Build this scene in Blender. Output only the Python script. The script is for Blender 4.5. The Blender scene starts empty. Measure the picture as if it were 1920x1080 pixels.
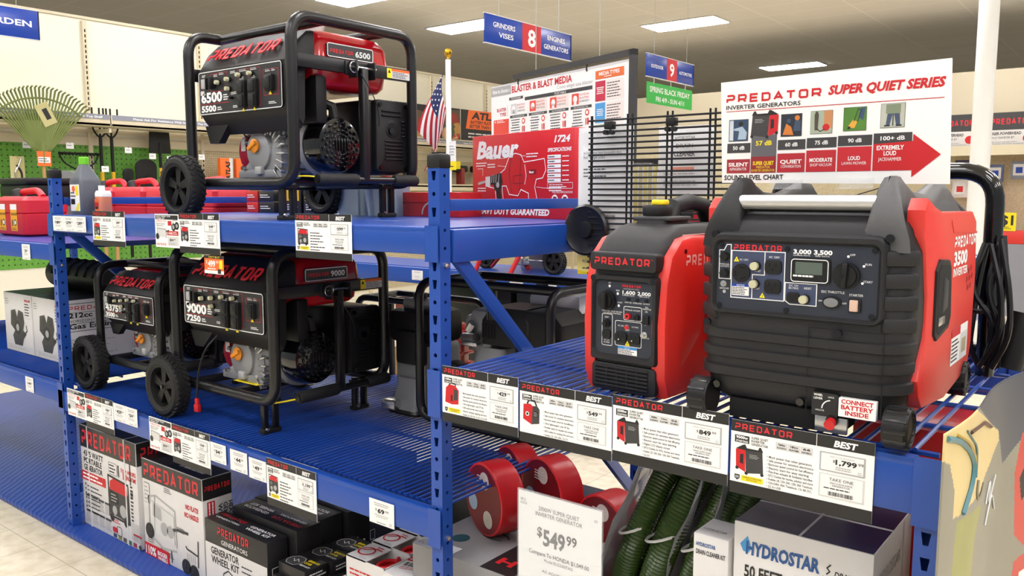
import bpy, bmesh, math, random
from math import pi, sin, cos, radians as R_
from mathutils import Matrix, Vector
random.seed(7)
SC = bpy.context.scene
COL = SC.collection
# ------------------------------------------------------------------ camera, world, exposure
cd = bpy.data.cameras.new('camera'); cam = bpy.data.objects.new('camera', cd); COL.objects.link(cam)
cam.location = (0, 0, 1.6); cam.rotation_euler = (R_(90 - 6.437), 0, R_(38.2))
cd.sensor_width = 36; cd.lens = 1560 / 1920 * 36; cd.clip_start = .05; cd.clip_end = 100
SC.camera = cam
wd = bpy.data.worlds.new('store_air'); SC.world = wd; wd.use_nodes = True
wd.node_tree.nodes['Background'].inputs[0].default_value = (.95, .98, 1, 1)
wd.node_tree.nodes['Background'].inputs[1].default_value = .42
SC.view_settings.view_transform = 'Standard'; SC.view_settings.look = 'None'
SC.view_settings.gamma = 1; SC.view_settings.use_curve_mapping = False
SC.view_settings.exposure = 0.0
LAMP = 23.5           # strength of the ceiling troffers
# ------------------------------------------------------------------ materials
def lin(h):
    h = h.lstrip('#'); o = []
    for i in (0, 2, 4):
        c = int(h[i:i+2], 16) / 255
        o.append(c / 12.92 if c <= .04045 else ((c + .055) / 1.055) ** 2.4)
    return (*o, 1)
MC = {}
def mat(name, hexc, rough=.5, metal=0, bump=0, bscale=200, var=.06, spec=.5, trans=0, coat=0, emit=0):
    if name in MC: return MC[name]
    m = bpy.data.materials.new(name); m.use_nodes = True; nt = m.node_tree; n = nt.nodes; l = nt.links
    b = n['Principled BSDF']; c = lin(hexc)
    b.inputs['Roughness'].default_value = rough; b.inputs['Metallic'].default_value = metal
    b.inputs['Specular IOR Level'].default_value = spec; b.inputs['Transmission Weight'].default_value = trans
    b.inputs['Coat Weight'].default_value = coat; b.inputs['Base Color'].default_value = c
    tc = n.new('ShaderNodeTexCoord')
    nz = n.new('ShaderNodeTexNoise'); nz.inputs['Scale'].default_value = bscale if bump else 9; nz.inputs['Detail'].default_value = 3
    l.new(tc.outputs['Object'], nz.inputs['Vector'])
    if var:
        mx = n.new('ShaderNodeMix'); mx.data_type = 'RGBA'
        mx.inputs[6].default_value = tuple(x * (1 - var) for x in c[:3]) + (1,)
        mx.inputs[7].default_value = tuple(min(1, x * (1 + var)) for x in c[:3]) + (1,)
        l.new(nz.outputs['Fac'], mx.inputs[0]); l.new(mx.outputs[2], b.inputs['Base Color'])
    if bump:
        bp = n.new('ShaderNodeBump'); bp.inputs['Strength'].default_value = bump; bp.inputs['Distance'].default_value = .002
        l.new(nz.outputs['Fac'], bp.inputs['Height']); l.new(bp.outputs[0], b.inputs['Normal'])
    if emit:
        b.inputs['Emission Color'].default_value = c; b.inputs['Emission Strength'].default_value = emit
    MC[name] = m; return m
BLUE = mat('blue_powder_coat', '1c489f', .34, var=.08)
BLUED = mat('blue_deck_coat', '1b439a', .33, var=.1)
BLK = mat('black_plastic', '131314', .48, bump=.25, bscale=500, var=.1, spec=.35)
CREAMD = mat('dull_beige_wall', 'c3b89e', .6, var=.03)
GRYP = mat('charcoal_plastic', '303032', .5, bump=.3, bscale=600, var=.08)
DGRY = mat('dark_grey_plastic', '1f1f21', .52, bump=.3, bscale=600, var=.08, spec=.38)
FRM = mat('black_frame_coat', '131315', .32, var=.1)
GLB = mat('gloss_black', '08080a', .12, coat=.5)
RUB = mat('rubber', '111112', .7, bump=.3, bscale=90)
RED = mat('red_tank_paint', 'b5101b', .22, coat=.4)
REDP = mat('red_plastic', 'd8332c', .4, bump=.15, bscale=500)
CAN = mat('red_can_plastic', 'c81c30', .45, bump=.15, bscale=60)
DRED = mat('dark_red_paint', '8c1020', .4)
CAST = mat('cast_aluminium', '8e8f92', .42, .25, bump=.3, bscale=120)
STEEL = mat('bright_steel', 'c4c4c4', .25, .9)
ALU = mat('brushed_aluminium', 'c9c8c6', .38, .6)
ORG = mat('orange_cap', 'e08a1c', .45)
WHT = mat('white_print', 'f1f1ef', .5, var=.02)
PAPER = mat('white_card', 'ebebea', .45, var=.02)
CREAM = mat('cream_board', 'e9e4cf', .6, var=.02)
INK = mat('black_print', '1c1b1b', .5, var=.03)
INKG = mat('charcoal_print', '3a3a3b', .5, var=.03)
GRY = mat('grey_print', 'a9a9a8', .5, var=.03)
LGRY = mat('pale_grey_print', 'd2d2d0', .5, var=.03)
REDI = mat('red_print', 'c4161f', .5, var=.03)
LOGO = mat('logo_red', 'd22630', .45, var=.03)
YEL = mat('yellow_print', 'f2dc1a', .5, var=.03)
ORI = mat('orange_print', 'ee6a24', .5, var=.03)
BLUI = mat('blue_print', '2a7fc4', .5, var=.03)
NAVY = mat('navy_sign', '1b3f9e', .25, var=.03)
GRN = mat('green_sign', '2fae46', .4, var=.03)
CARD = mat('brown_cardboard', '9a7a4e', .8, var=.1)
HOLE = mat('deep_black', '050505', .9, var=0)
BOXW = mat('box_white', 'd9d6d4', .55, bump=.08, bscale=20, var=.04)
BOXK = mat('box_black', '201f20', .35, bump=.12, bscale=14, var=.1)
BEIGE = mat('beige_steel', 'd3c8ab', .5, var=.03)
CLEAR = mat('clear_plastic', 'f4f6f8', .08, var=0)
CLEAR.node_tree.nodes['Principled BSDF'].inputs['Alpha'].default_value = .14
TUBB = mat('milky_plastic', 'b9cfe4', .25, trans=.5, var=.04)
WOOD = mat('wood', 'b58a58', .6, bump=.3, bscale=30)
GREENP = mat('green_plastic', '5c7a3a', .5)
HOSE = mat('green_hose', '35491f', .25, var=.15)
GOLD = mat('gold', 'c99a2c', .25, .9)
# ------------------------------------------------------------------ mesh builder
def FR(x, y, z, rz=0):   # frame on a face looking towards -Y: u=+X v=+Z w=-Y
    return Matrix.Translation((x, y, z)) @ Matrix.Rotation(rz, 4, 'Z') @ Matrix(((1,0,0,0),(0,0,-1,0),(0,1,0,0),(0,0,0,1)))
def SD(x, y, z, rz=0):   # face looking towards +X: u=+Y v=+Z w=+X
    return Matrix.Translation((x, y, z)) @ Matrix.Rotation(rz, 4, 'Z') @ Matrix(((0,0,1,0),(1,0,0,0),(0,1,0,0),(0,0,0,1)))
def TP(x, y, z, rz=0):   # face looking up
    return Matrix.Translation((x, y, z)) @ Matrix.Rotation(rz, 4, 'Z')
TXT = {}
def text_mesh(s, bold=0):
    key = (s, round(bold, 3))
    if key in TXT: return TXT[key]
    c = bpy.data.curves.new('t', 'FONT'); c.body = s; c.size = 1; c.resolution_u = 2; c.offset = bold
    o = bpy.data.objects.new('t', c)
    COL.objects.link(o); dg = bpy.context.evaluated_depsgraph_get(); dg.update()
    me = o.evaluated_get(dg).to_mesh()
    v = [tuple(p.co) for p in me.vertices]; f = [tuple(p.vertices) for p in me.polygons]
    o.evaluated_get(dg).to_mesh_clear(); bpy.data.objects.remove(o); bpy.data.curves.remove(c)
    TXT[key] = (v, f); return v, f
def off_poly(poly, d):
    """offset a closed 2d polygon inwards by d (ccw)"""
    n = len(poly); o = []
    for i in range(n):
        a, b, c = Vector(poly[i-1]), Vector(poly[i]), Vector(poly[(i+1) % n])
        t1 = (b-a).normalized(); t2 = (c-b).normalized()
        n1 = Vector((-t1.y, t1.x)); n2 = Vector((-t2.y, t2.x)); m = n1 + n2
        if m.length < 1e-6: m = n1
        m.normalize(); o.append(tuple(b + m * (d / max(.35, m.dot(n1)))))
    return o
def rrect(x0, y0, x1, y1, r, n=4):
    o = []
    for cx, cy, a in ((x1-r, y0+r, -90), (x1-r, y1-r, 0), (x0+r, y1-r, 90), (x0+r, y0+r, 180)):
        for k in range(n+1):
            t = R_(a + 90*k/n); o.append((cx + r*cos(t), cy + r*sin(t)))
    return o
def circ(cx, cy, r, n=20):
    return [(cx + r*cos(2*pi*k/n), cy + r*sin(2*pi*k/n)) for k in range(n)]
def fillet(pts, b, n=5):
    if not b: return [Vector(p) for p in pts]
    P = [Vector(p) for p in pts]; o = [P[0]]
    for i in range(1, len(P)-1):
        a, c, d = P[i-1], P[i], P[i+1]
        u = (a-c); w = (d-c); bb = min(b, u.length*.49, w.length*.49)
        u.normalize(); w.normalize()
        if u.dot(w) < -.999: o.append(c); continue
        p, q = c + u*bb, c + w*bb
        for k in range(n+1):
            t = k/n; o.append(p*(1-t)**2 + c*2*t*(1-t) + q*t*t)
    o.append(P[-1]); return o
GLY = {  # stroke letters of the squared wide logo
 'P': [[(0,1),(.86,1),(1,.86),(1,.56),(.86,.42),(0,.42),(0,0)]],
 'R': [[(0,0),(0,1),(.86,1),(1,.86),(1,.52),(.86,.38),(0,.38)],[(.62,.38),(1,0)]],
 'E': [[(1,1),(0,1),(0,0),(1,0)],[(0,.5),(.92,.5)]],
 'D': [[(0,0),(0,1),(.8,1),(1,.8),(1,.2),(.8,0),(0,0),(0,.1)]],
 'A': [[(-.05,0),(.5,1),(1.05,0)],[(.22,.3),(.78,.3)]],
 'T': [[(-.05,1),(1.05,1)],[(.5,1),(.5,0)]],
 'O': [[(.14,0),(.86,0),(1,.14),(1,.86),(.86,1),(.14,1),(0,.86),(0,.14),(.14,0),(.2,0)]]}
class MB:
    def __init__(s): s.v = []; s.f = []; s.m = []; s.mats = []
    def mi(s, m):
        if m not in s.mats: s.mats.append(m)
        return s.mats.index(m)
    def add(s, v, f, m, M=None):
        k = len(s.v); i = s.mi(m)
        s.v += [tuple(M @ Vector(p)) for p in v] if M is not None else [tuple(p) for p in v]
        s.f += [tuple(a + k for a in q) for q in f]; s.m += [i]*len(f)
    def box(s, x0, x1, y0, y1, z0, z1, m, b=0, M=None, seg=2):
        if not b:
            v = [(x,y,z) for x in (x0,x1) for y in (y0,y1) for z in (z0,z1)]
            s.add(v, [(0,1,3,2),(4,6,7,5),(0,4,5,1),(2,3,7,6),(0,2,6,4),(1,5,7,3)], m, M); return
        bm = bmesh.new(); bmesh.ops.create_cube(bm, size=1)
        for q in bm.verts: q.co = ((x0+x1)/2+q.co.x*(x1-x0), (y0+y1)/2+q.co.y*(y1-y0), (z0+z1)/2+q.co.z*(z1-z0))
        bmesh.ops.bevel(bm, geom=bm.edges[:], offset=min(b, .49*min(x1-x0, y1-y0, z1-z0)), segments=seg, profile=.5, affect='EDGES')
        s.bm(bm, m, M)
    def bm(s, bm, m, M=None):
        bm.verts.index_update(); s.add([q.co.copy() for q in bm.verts], [tuple(q.index for q in f.verts) for f in bm.faces], m, M); bm.free()
    def tube(s, pts, r, m, n=10, bend=0, M=None, caps=True, bn=5):
        P = fillet(pts, bend, bn); T = []
        for i in range(len(P)):
            a = P[max(0,i-1)]; b = P[min(len(P)-1,i+1)]; T.append((b-a).normalized())
        up = Vector((0,0,1)) if abs(T[0].z) < .9 else Vector((1,0,0))
        N = (up - T[0]*up.dot(T[0])).normalized(); v = []; f = []
        for i, p in enumerate(P):
            if i: N = (N - T[i]*N.dot(T[i])).normalized()
            B = T[i].cross(N); rr = r[i] if isinstance(r, list) else r
            v += [p + N*rr*cos(2*pi*k/n) + B*rr*sin(2*pi*k/n) for k in range(n)]
        for i in range(len(P)-1):
            f += [(i*n+k, i*n+(k+1)%n, (i+1)*n+(k+1)%n, (i+1)*n+k) for k in range(n)]
        if caps: f += [tuple(range(n-1,-1,-1)), tuple((len(P)-1)*n+k for k in range(n))]
        s.add(v, f, m, M)
    def cyl(s, a, b, r, m, n=18, r2=None, M=None):
        s.tube([a, b], [r, r if r2 is None else r2], m, n, M=M)
    def lathe(s, prof, m, M=None, n=28, caps=True):   # (r, z) about local z
        v = []; f = []
        for r, z in prof: v += [(r*cos(2*pi*k/n), r*sin(2*pi*k/n), z) for k in range(n)]
        for i in range(len(prof)-1): f += [(i*n+k, i*n+(k+1)%n, (i+1)*n+(k+1)%n, (i+1)*n+k) for k in range(n)]
        if caps and prof[0][0] > 1e-5: f.append(tuple(range(n-1,-1,-1)))
        if caps and prof[-1][0] > 1e-5: f.append(tuple((len(prof)-1)*n+k for k in range(n)))
        s.add(v, f, m, M)
    def loft(s, rings, m, M=None, caps=True):
        n = len(rings[0]); v = [p for r in rings for p in r]; f = []
        for i in range(len(rings)-1): f += [(i*n+k, i*n+(k+1)%n, (i+1)*n+(k+1)%n, (i+1)*n+k) for k in range(n)]
        if caps: f += [tuple(range(n-1,-1,-1)), tuple((len(rings)-1)*n+k for k in range(n))]
        s.add(v, f, m, M)
    def prism(s, poly, w0, w1, m, M=None, b=0):
        """polygon (u,v) extruded from w0 to w1, edge of the w1 side chamfered by b"""
        ar = sum(poly[i-1][0]*poly[i][1]-poly[i][0]*poly[i-1][1] for i in range(len(poly)))
        if ar < 0: poly = poly[::-1]
        rings = [[(x,y,w0) for x,y in poly]]
        if b:
            for k in range(3):
                t = k/2*pi/2
                q = off_poly(poly, b*(1-cos(t))) if k else poly
                rings.append([(x,y,w1-b+b*sin(t)) for x,y in q])
        else: rings.append([(x,y,w1) for x,y in poly])
        s.loft(rings, m, M)
    def flat(s, poly, w, m, M=None):
        s.add([(x,y,w) for x,y in poly], [tuple(range(len(poly)))], m, M)
    def rect(s, x0, y0, x1, y1, w, m, M=None): s.flat([(x0,y0),(x1,y0),(x1,y1),(x0,y1)], w, m, M)
    def stroke(s, pts, t, w, m, M=None, h=0):
        P = [Vector((p[0],p[1])) for p in pts]; n = len(P); L = []; Rr = []
        cl = (P[0]-P[-1]).length < 1e-7
        for i in range(n):
            a = P[i-1] if i else (P[-2] if cl else None); c = P[i+1] if i < n-1 else (P[1] if cl else None)
            t1 = (P[i]-a).normalized() if a is not None else None; t2 = (c-P[i]).normalized() if c is not None else None
            t1 = t1 or t2; t2 = t2 or t1
            n1 = Vector((-t1.y,t1.x)); n2 = Vector((-t2.y,t2.x)); mm = (n1+n2)
            mm = mm.normalized() if mm.length > 1e-6 else n1
            k = t/2/max(.4, mm.dot(n1)); L.append(P[i]+mm*k); Rr.append(P[i]-mm*k)
        v = [(p.x,p.y,w) for p in L]+[(p.x,p.y,w) for p in Rr]
        f = [(n+i, n+i+1, i+1, i) for i in range(n-1)]
        if h:
            v += [(a,b,w-h) for a,b,_ in v]
            f += [(i, i+1, 2*n+i+1, 2*n+i) for i in range(n-1)] + [(n+i+1, n+i, 3*n+i, 3*n+i+1) for i in range(n-1)]
            f += [(n, 0, 2*n, 3*n), (n-1, 2*n-1, 4*n-1, 3*n-1)]
        s.add(v, f, m, M)
    def rim(s, x0, y0, x1, y1, r, t, w, m, M=None):
        p = rrect(x0,y0,x1,y1,r,3); s.stroke(p+[p[0]], t, w, m, M)
    def text(s, t, x, y, wd, h, m, M, w=.0006, it=0, bold=0, al='L', ud=False):
        """text fitted into a box: x,y lower left (al C: x is centre), width wd (None keeps shape), cap height h"""
        v, f = text_mesh(t, min(.042, bold*.8))
        if not v: return
        x0 = min(p[0] for p in v); x1 = max(p[0] for p in v); k = h/.69
        kx = (wd/(x1-x0)) if wd else k
        W_ = kx*(x1-x0)
        if al == 'C': x -= W_/2
        if al == 'R': x -= W_
        q = [(x + (p[0]-x0)*kx + it*p[1]*k, y + p[1]*k, w) for p in v]
        if ud: q = [(2*x+W_-a, 2*y+h-b, c) for a, b, c in q]
        s.add(q, f, m, M)
    def lines(s, x, y, wd, h, n, m, M, w=.0006, fill=.4, seed=1, al='L'):
        """small print: n rows of word-like bars"""
        rd = random.Random(seed); dy = h/n
        for i in range(n):
            yy = y + h - (i+1)*dy; L = wd*rd.uniform(.72, 1); xx = x + ((wd-L)/2 if al == 'C' else 0); e = xx+L
            while xx < e-1e-6:
                ww = min(rd.uniform(.08, .2)*wd, e-xx); s.rect(xx, yy+dy*.3, xx+ww*.86, yy+dy*(.3+fill), w, m, M); xx += ww
    def logo(s, x, y, wd, h, m, M, w=.0008, t=.16, it=0, ext=0, word='PREDATOR', gap=.34):
        n = len(word); u = wd/(n+(n-1)*gap)
        tt = t*h
        for i, c in enumerate(word):
            for k, st in enumerate(GLY[c]):
                q = []
                for a, b in st:
                    yy = tt/2 + b*(h-tt); q.append((x + i*u*(1+gap) + tt/2 + a*(u-tt) + it*yy, y + yy))
                s.stroke(q, tt, w + ext + k*.00005, m, M, h=ext)
    def bars(s, x, y, wd, h, m, M, w=.0007, n=26, seed=3):
        rd = random.Random(seed); dx = wd/n
        for i in range(n): s.rect(x+i*dx, y, x+i*dx+dx*rd.choice((.3,.5,.75)), y+h, w, m, M)
    def build(s, name, parent=None, smooth=35):
        me = bpy.data.meshes.new(name); me.from_pydata(s.v, [], s.f)
        for m in s.mats: me.materials.append(m)
        me.polygons.foreach_set('material_index', s.m); me.validate(); me.update()
        if smooth:
            me.polygons.foreach_set('use_smooth', [True]*len(me.polygons)); me.set_sharp_from_angle(angle=R_(smooth))
        o = bpy.data.objects.new(name, me); COL.objects.link(o)
        if parent: o.parent = parent
        return o
def tag(o, label, cat, group=None, kind=None):
    if label: o['label'] = label
    if cat: o['category'] = cat
    if group: o['group'] = group
    if kind: o['kind'] = kind
    return o
def thing(name, label, cat, loc=(0,0,0), rz=0, group=None):
    o = bpy.data.objects.new(name, None); o.empty_display_size = .1; COL.objects.link(o)
    o.location = loc; o.rotation_euler = (0,0,rz); return tag(o, label, cat, group)
def struct(o): o['kind'] = 'structure'; return o
def dup(root, loc=None, rz=None, label=None, parent=None):
    r = root.copy(); COL.objects.link(r)
    if parent: r.parent = parent
    if loc is not None: r.location = loc
    if rz is not None: r.rotation_euler = (0,0,rz)
    if label: r['label'] = label
    for ch in root.children: dup(ch, parent=r)
    return r
# ------------------------------------------------------------------ the room
def floor_mat():
    m = bpy.data.materials.new('vinyl_tile_floor'); m.use_nodes = True; nt = m.node_tree; n = nt.nodes; l = nt.links
    b = n['Principled BSDF']; b.inputs['Roughness'].default_value = .35
    tc = n.new('ShaderNodeTexCoord'); nz = n.new('ShaderNodeTexNoise'); nz.inputs['Scale'].default_value = 14; nz.inputs['Detail'].default_value = 8
    l.new(tc.outputs['Object'], nz.inputs['Vector'])
    r = n.new('ShaderNodeValToRGB'); r.color_ramp.elements[0].color = lin('d3c8ae'); r.color_ramp.elements[1].color = lin('e6dcc6')
    r.color_ramp.elements[0].position = .35; r.color_ramp.elements[1].position = .6
    l.new(nz.outputs['Fac'], r.inputs[0])
    br = n.new('ShaderNodeTexBrick'); br.offset = 0; br.inputs['Scale'].default_value = 1
    br.inputs['Brick Width'].default_value = .3048; br.inputs['Row Height'].default_value = .3048
    br.inputs['Mortar Size'].default_value = .0015; br.inputs['Mortar'].default_value = lin('9a8f76')
    l.new(tc.outputs['Object'], br.inputs['Vector']); l.new(r.outputs[0], br.inputs['Color1']); l.new(r.outputs[0], br.inputs['Color2'])
    l.new(br.outputs['Color'], b.inputs['Base Color']); return m
def ceil_mat():
    m = bpy.data.materials.new('ceiling_tile'); m.use_nodes = True; nt = m.node_tree; n = nt.nodes; l = nt.links
    b = n['Principled BSDF']; b.inputs['Roughness'].default_value = .9
    tc = n.new('ShaderNodeTexCoord'); br = n.new('ShaderNodeTexBrick'); br.offset = 0; br.inputs['Scale'].default_value = 1
    br.inputs['Brick Width'].default_value = 1.22; br.inputs['Row Height'].default_value = .61; br.inputs['Mortar Size'].default_value = .012
    br.inputs['Color1'].default_value = lin('f2eee8'); br.inputs['Color2'].default_value = lin('eeeae3'); br.inputs['Mortar'].default_value = lin('fbf8f3')
    l.new(tc.outputs['Object'], br.inputs['Vector']); l.new(br.outputs['Color'], b.inputs['Base Color']); return m
def peg_mat(name, a, d, sp=.0254, r=.22):
    m = bpy.data.materials.new(name); m.use_nodes = True; nt = m.node_tree; n = nt.nodes; l = nt.links
    b = n['Principled BSDF']; b.inputs['Roughness'].default_value = .5
    tc = n.new('ShaderNodeTexCoord'); v = n.new('ShaderNodeVectorMath'); v.operation = 'SCALE'; v.inputs['Scale'].default_value = 1/sp
    l.new(tc.outputs['Object'], v.inputs[0])
    fr = n.new('ShaderNodeVectorMath'); fr.operation = 'FRACTION'; l.new(v.outputs[0], fr.inputs[0])
    sb = n.new('ShaderNodeVectorMath'); sb.operation = 'SUBTRACT'; sb.inputs[1].default_value = (.5,.5,.5); l.new(fr.outputs[0], sb.inputs[0])
    ml = n.new('ShaderNodeVectorMath'); ml.operation = 'MULTIPLY'; ml.inputs[1].default_value = (0,1,1); l.new(sb.outputs[0], ml.inputs[0])
    ln = n.new('ShaderNodeVectorMath'); ln.operation = 'LENGTH'; l.new(ml.outputs[0], ln.inputs[0])
    lt = n.new('ShaderNodeMath'); lt.operation = 'LESS_THAN'; lt.inputs[1].default_value = r; l.new(ln.outputs['Value'], lt.inputs[0])
    nz = n.new('ShaderNodeTexNoise'); nz.inputs['Scale'].default_value = 30; l.new(tc.outputs['Object'], nz.inputs['Vector'])
    c = lin(a); m1 = n.new('ShaderNodeMix'); m1.data_type = 'RGBA'; m1.inputs[6].default_value = tuple(x*.75 for x in c[:3])+(1,); m1.inputs[7].default_value = tuple(min(1,x*1.25) for x in c[:3])+(1,)
    l.new(nz.outputs['Fac'], m1.inputs[0])
    mx = n.new('ShaderNodeMix'); mx.data_type = 'RGBA'; mx.inputs[7].default_value = lin(d)
    l.new(m1.outputs[2], mx.inputs[6]); l.new(lt.outputs[0], mx.inputs[0]); l.new(mx.outputs[2], b.inputs['Base Color']); return m
PEGG = peg_mat('green_pegboard', '5f9a35', '2c5218', .0508, .16)
PEGB = peg_mat('beige_pegboard', 'c9bd9c', '8a7c5c')
b = MB(); b.rect(-16, -5, 7, 24, 0, floor_mat()); struct(b.build('floor'))
b = MB(); b.rect(-16, -5, 7, 24, 4.2, ceil_mat()); struct(b.build('ceiling'))
b = MB(); b.box(-8.6, -8.47, -.5, 13.3, 0, 3.3, CREAM); b.box(-8.62, -8.455, -.5, 13.3, 3.3, 3.325, BEIGE)
b.box(-8.47, -8.462, -.4, 5.15, .9, 2.08, PEGG); b.box(-8.47, -8.462, 5.15, 13.2, .3, 2.08, PEGB)
b.box(-8.47, -8.45, -.4, 13.2, 2.08, 2.16, BEIGE); b.box(-8.47, -8.45, -.4, 13.2, 2.2, 2.26, BEIGE)
struct(b.build('wall_left'))
b = MB(); b.box(-8.6, 3, 13.3, 13.45, 0, 3.3, CREAMD); b.box(-8.6, 3, 13.26, 13.3, .2, 2.3, PEGB); struct(b.build('wall_back'))
b = MB(); b.box(-16, 7, 24, 24.1, 0, 4.2, CREAMD); struct(b.build('wall_far'))
b = MB(); b.box(-16.1, -16, -5, 24, 0, 4.2, CREAM); struct(b.build('wall_outer'))
b = MB(); b.cyl((-1.46, 9.1, 0), (-1.46, 9.1, 4.2), .088, WHT, 28); struct(b.build('column'))
# uprights with slots on the left gondola wall
for k in range(9):
    y = 2.76 + k*1.22
    b = MB(); b.box(-8.47, -8.435, y-.02, y+.02, .2, 3.28, BEIGE)
    for i in range(int((3.2-2.4)/.05)): b.box(-8.434, -8.4335, y-.006, y+.006, 2.42+i*.05, 2.45+i*.05, HOLE)
    for i in range(14): b.box(-8.434, -8.4335, y-.006, y+.006, 1.3+i*.05, 1.33+i*.05, HOLE)
    struct(b.build('trim_%d' % (k+1)))
# ------------------------------------------------------------------ ceiling lamps
LMP = mat('troffer_lens', 'fdfcff', .5, emit=LAMP, var=0)
CR = mat('troffer_frame', 'e6e2da', .5)
def troffer(x, y, label=None):
    t = thing('ceiling_light', label or 'recessed fluorescent ceiling panel over the aisle, out of the picture', 'ceiling light', (x, y, 4.2), group=None if label else 'ceiling lights overhead')
    b = MB(); b.box(-.62, .62, -.31, .31, -.012, -.006, CR); b.build('frame', t)
    b = MB(); b.box(-.59, .59, -.28, .28, -.02, -.012, LMP); b.build('diffuser', t, 0)
    return t
for x, y, l in ((-6.04, 11.96, 'long white ceiling light at the top right of centre, above the sound level chart'),
                (-6.25, 17.2, 'farthest ceiling light, small and just above the slope of the sound level chart'),
                (-8.8, 10.05, 'white ceiling light left of the hanging aisle 8 sign'),
                (-8.6, 7.7, 'white ceiling light seen behind the top right bend of the top-shelf generator frame')):
    o = troffer(x, y, l)
for x in (-7, -4.2, -1.4, 1.4, 4.2):
    for y in (-3, -.4, 2.2, 4.8): troffer(x, y)
for x in (-2, 1.5): troffer(x, 9); troffer(x, 12)
# ------------------------------------------------------------------ the blue rack
def cell(b, M, x0, x1, z0, z1, hole, m):
    o = [(x0,z0),((x0+x1)/2,z0),(x1,z0),(x1,(z0+z1)/2),(x1,z1),((x0+x1)/2,z1),(x0,z1),(x0,(z0+z1)/2)]
    if not hole: b.rect(x0,z0,x1,z1,0,m,M); return
    v = [(x,y,0) for x,y in o]+[(x,y,0) for x,y in hole]+[(x,y,-.003) for x,y in hole]
    f = [(i,(i+1)%8,8+(i+1)%8,8+i) for i in range(8)]+[(8+i,8+(i+1)%8,16+(i+1)%8,16+i) for i in range(8)]
    b.add(v, f, m, M)
def tear(cx, cz, a=.009, c=.005, h=.013):
    return [(cx-c,cz-h),(cx,cz-h),(cx+c,cz-h),(cx+(a+c)/2,cz),(cx+a,cz+h),(cx,cz+h),(cx-a,cz+h),(cx-(a+c)/2,cz)]
def octo(cx, cz, r): return [(cx+r*cos(R_(225+45*i)), cz+r*sin(R_(225+45*i))) for i in range(8)]
def post(x, y, z1, cap, rack, front=True, bolts=()):
    """x,y = left front corner"""
    w = .043; b = MB(); M = FR(x, y, 0); S = SD(x+w, y, 0); p = .0508; n = int(z1/p)
    for i in range(n):
        z0 = i*p; zz = z0+p if i < n-1 else z1
        if i % 3 == 1: cell(b, M, 0, w, z0, zz, octo(w/2, z0+p*.5, .0065), BLUE)
        else: cell(b, M, 0, w, z0, zz, tear(w/2, z0+p*.5), BLUE)
        cell(b, S, 0, w, z0, zz, octo(w/2, z0+p*.5, .0055), BLUE)
    b.box(x, x+.003, y+.001, y+w, 0, z1, BLUE); b.box(x+.003, x+w-.003, y+w-.003, y+w, 0, z1, BLUE)
    b.box(x-.02, x+w+.02, y-.01, y+w+.02, 0, .006, BLUE)
    o = b.build('post', rack, 20)
    if cap:
        c = MB(); c.box(x-.004, x+w+.004, y-.004, y+w+.004, z1-.03, z1+.012, BLK, .008)
        c.box(x+.008, x+w-.008, y+.008, y+w-.008, z1+.012, z1+.016, BLK); c.build('post_cap', o)
    if bolts:
        c = MB()
        for z in bolts: c.cyl((x+w, y+w/2, z), (x+w+.008, y+w/2, z), .008, STEEL, 6); c.cyl((x+w+.008, y+w/2, z), (x+w+.014, y+w/2, z), .004, STEEL, 8)
        c.build('bolt', o)
rack = thing('storage_rack', 'blue boltless steel rack with slotted posts carrying the generators', 'rack', (-1.61, 1.7, 0))
IM = Matrix.Translation((1.61, -1.7, 0))
def rb():
    return MB()
def rbuild(b, name, par=None):
    b.v = [tuple(IM @ Vector(p)) for p in b.v]; return b.build(name, par or rack)
_ob = MB.build
def _rpost(*a, **k):
    def bb(s, name, parent=None, smooth=35):
        s.v = [tuple(IM @ Vector(p)) for p in s.v]; return _ob(s, name, parent, smooth)
    MB.build = bb; post(*a, **k); MB.build = _ob
XL, XM, XR = -4.04, -1.637, -.346
_rpost(XL, 1.70, 1.70, True, rack, bolts=(1.275,)); _rpost(XM, 1.70, 1.70, True, rack, bolts=(1.40, .60))
_rpost(XR, 1.70, 1.085, False, rack)
for x in (XL-2.44, XL, XM): _rpost(x, 2.85, 1.70, True, rack)
_rpost(XR, 2.85, 1.085, False, rack)
def beam(x0, x1, y, z0, z1, back=False):
    b = MB()
    s = -1 if not back else 1
    yy = (y, y+.042) if not back else (y-.042, y)
    b.box(x0, x1, yy[0], yy[1], z0, z1-.012, BLUE, .004)
    b.box(x0, x1, yy[0]+(.0 if not back else .012), yy[1]-(.012 if not back else 0), z1-.02, z1, BLUE, .004)
    for x in (x0, x1):   # connector plates on the posts
        xa, xb = (x-.045, x+.004) if x == x0 else (x-.004, x+.045)
        f = yy[0]-.003 if not back else yy[1]
        b.box(xa, xb, f, f+.003, z0-.02, z1+.004, BLUE)
    rbuild(b, 'beam')
beam(XL+.044, XM-.001, 1.692, 1.43, 1.508); beam(XL+.044, XM-.001, 1.692, .595, .686)
beam(XM+.044, XR-.001, 1.692, .985, 1.098); beam(XL-2.397, XL-.001, 1.692, 1.295, 1.37); beam(XL-2.397, XL-.001, 1.692, .625, .72)
beam(XL+.044, XM-.001, 2.907, 1.43, 1.508, True); beam(XL+.044, XM-.001, 2.907, .595, .686, True)
beam(XM+.044, XR-.001, 2.907, .985, 1.098, True); beam(XL-2.397, XL-.001, 2.907, 1.295, 1.37, True); beam(XL-2.397, XL-.001, 2.907, .625, .72, True)
def brace(pts, w=.036, x=0, t=.02):
    b = MB(); (ya, za), (yb, zb) = pts; d = Vector((yb-ya, zb-za)).normalized(); n = Vector((-d.y, d.x))*w/2
    b.prism([(ya-n.x, za-n.y), (yb-n.x, zb-n.y), (yb+n.x, zb+n.y), (ya+n.x, za+n.y)], 0, t, BLUE, SD(x, 0, 0), .002); rbuild(b, 'brace')
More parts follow.
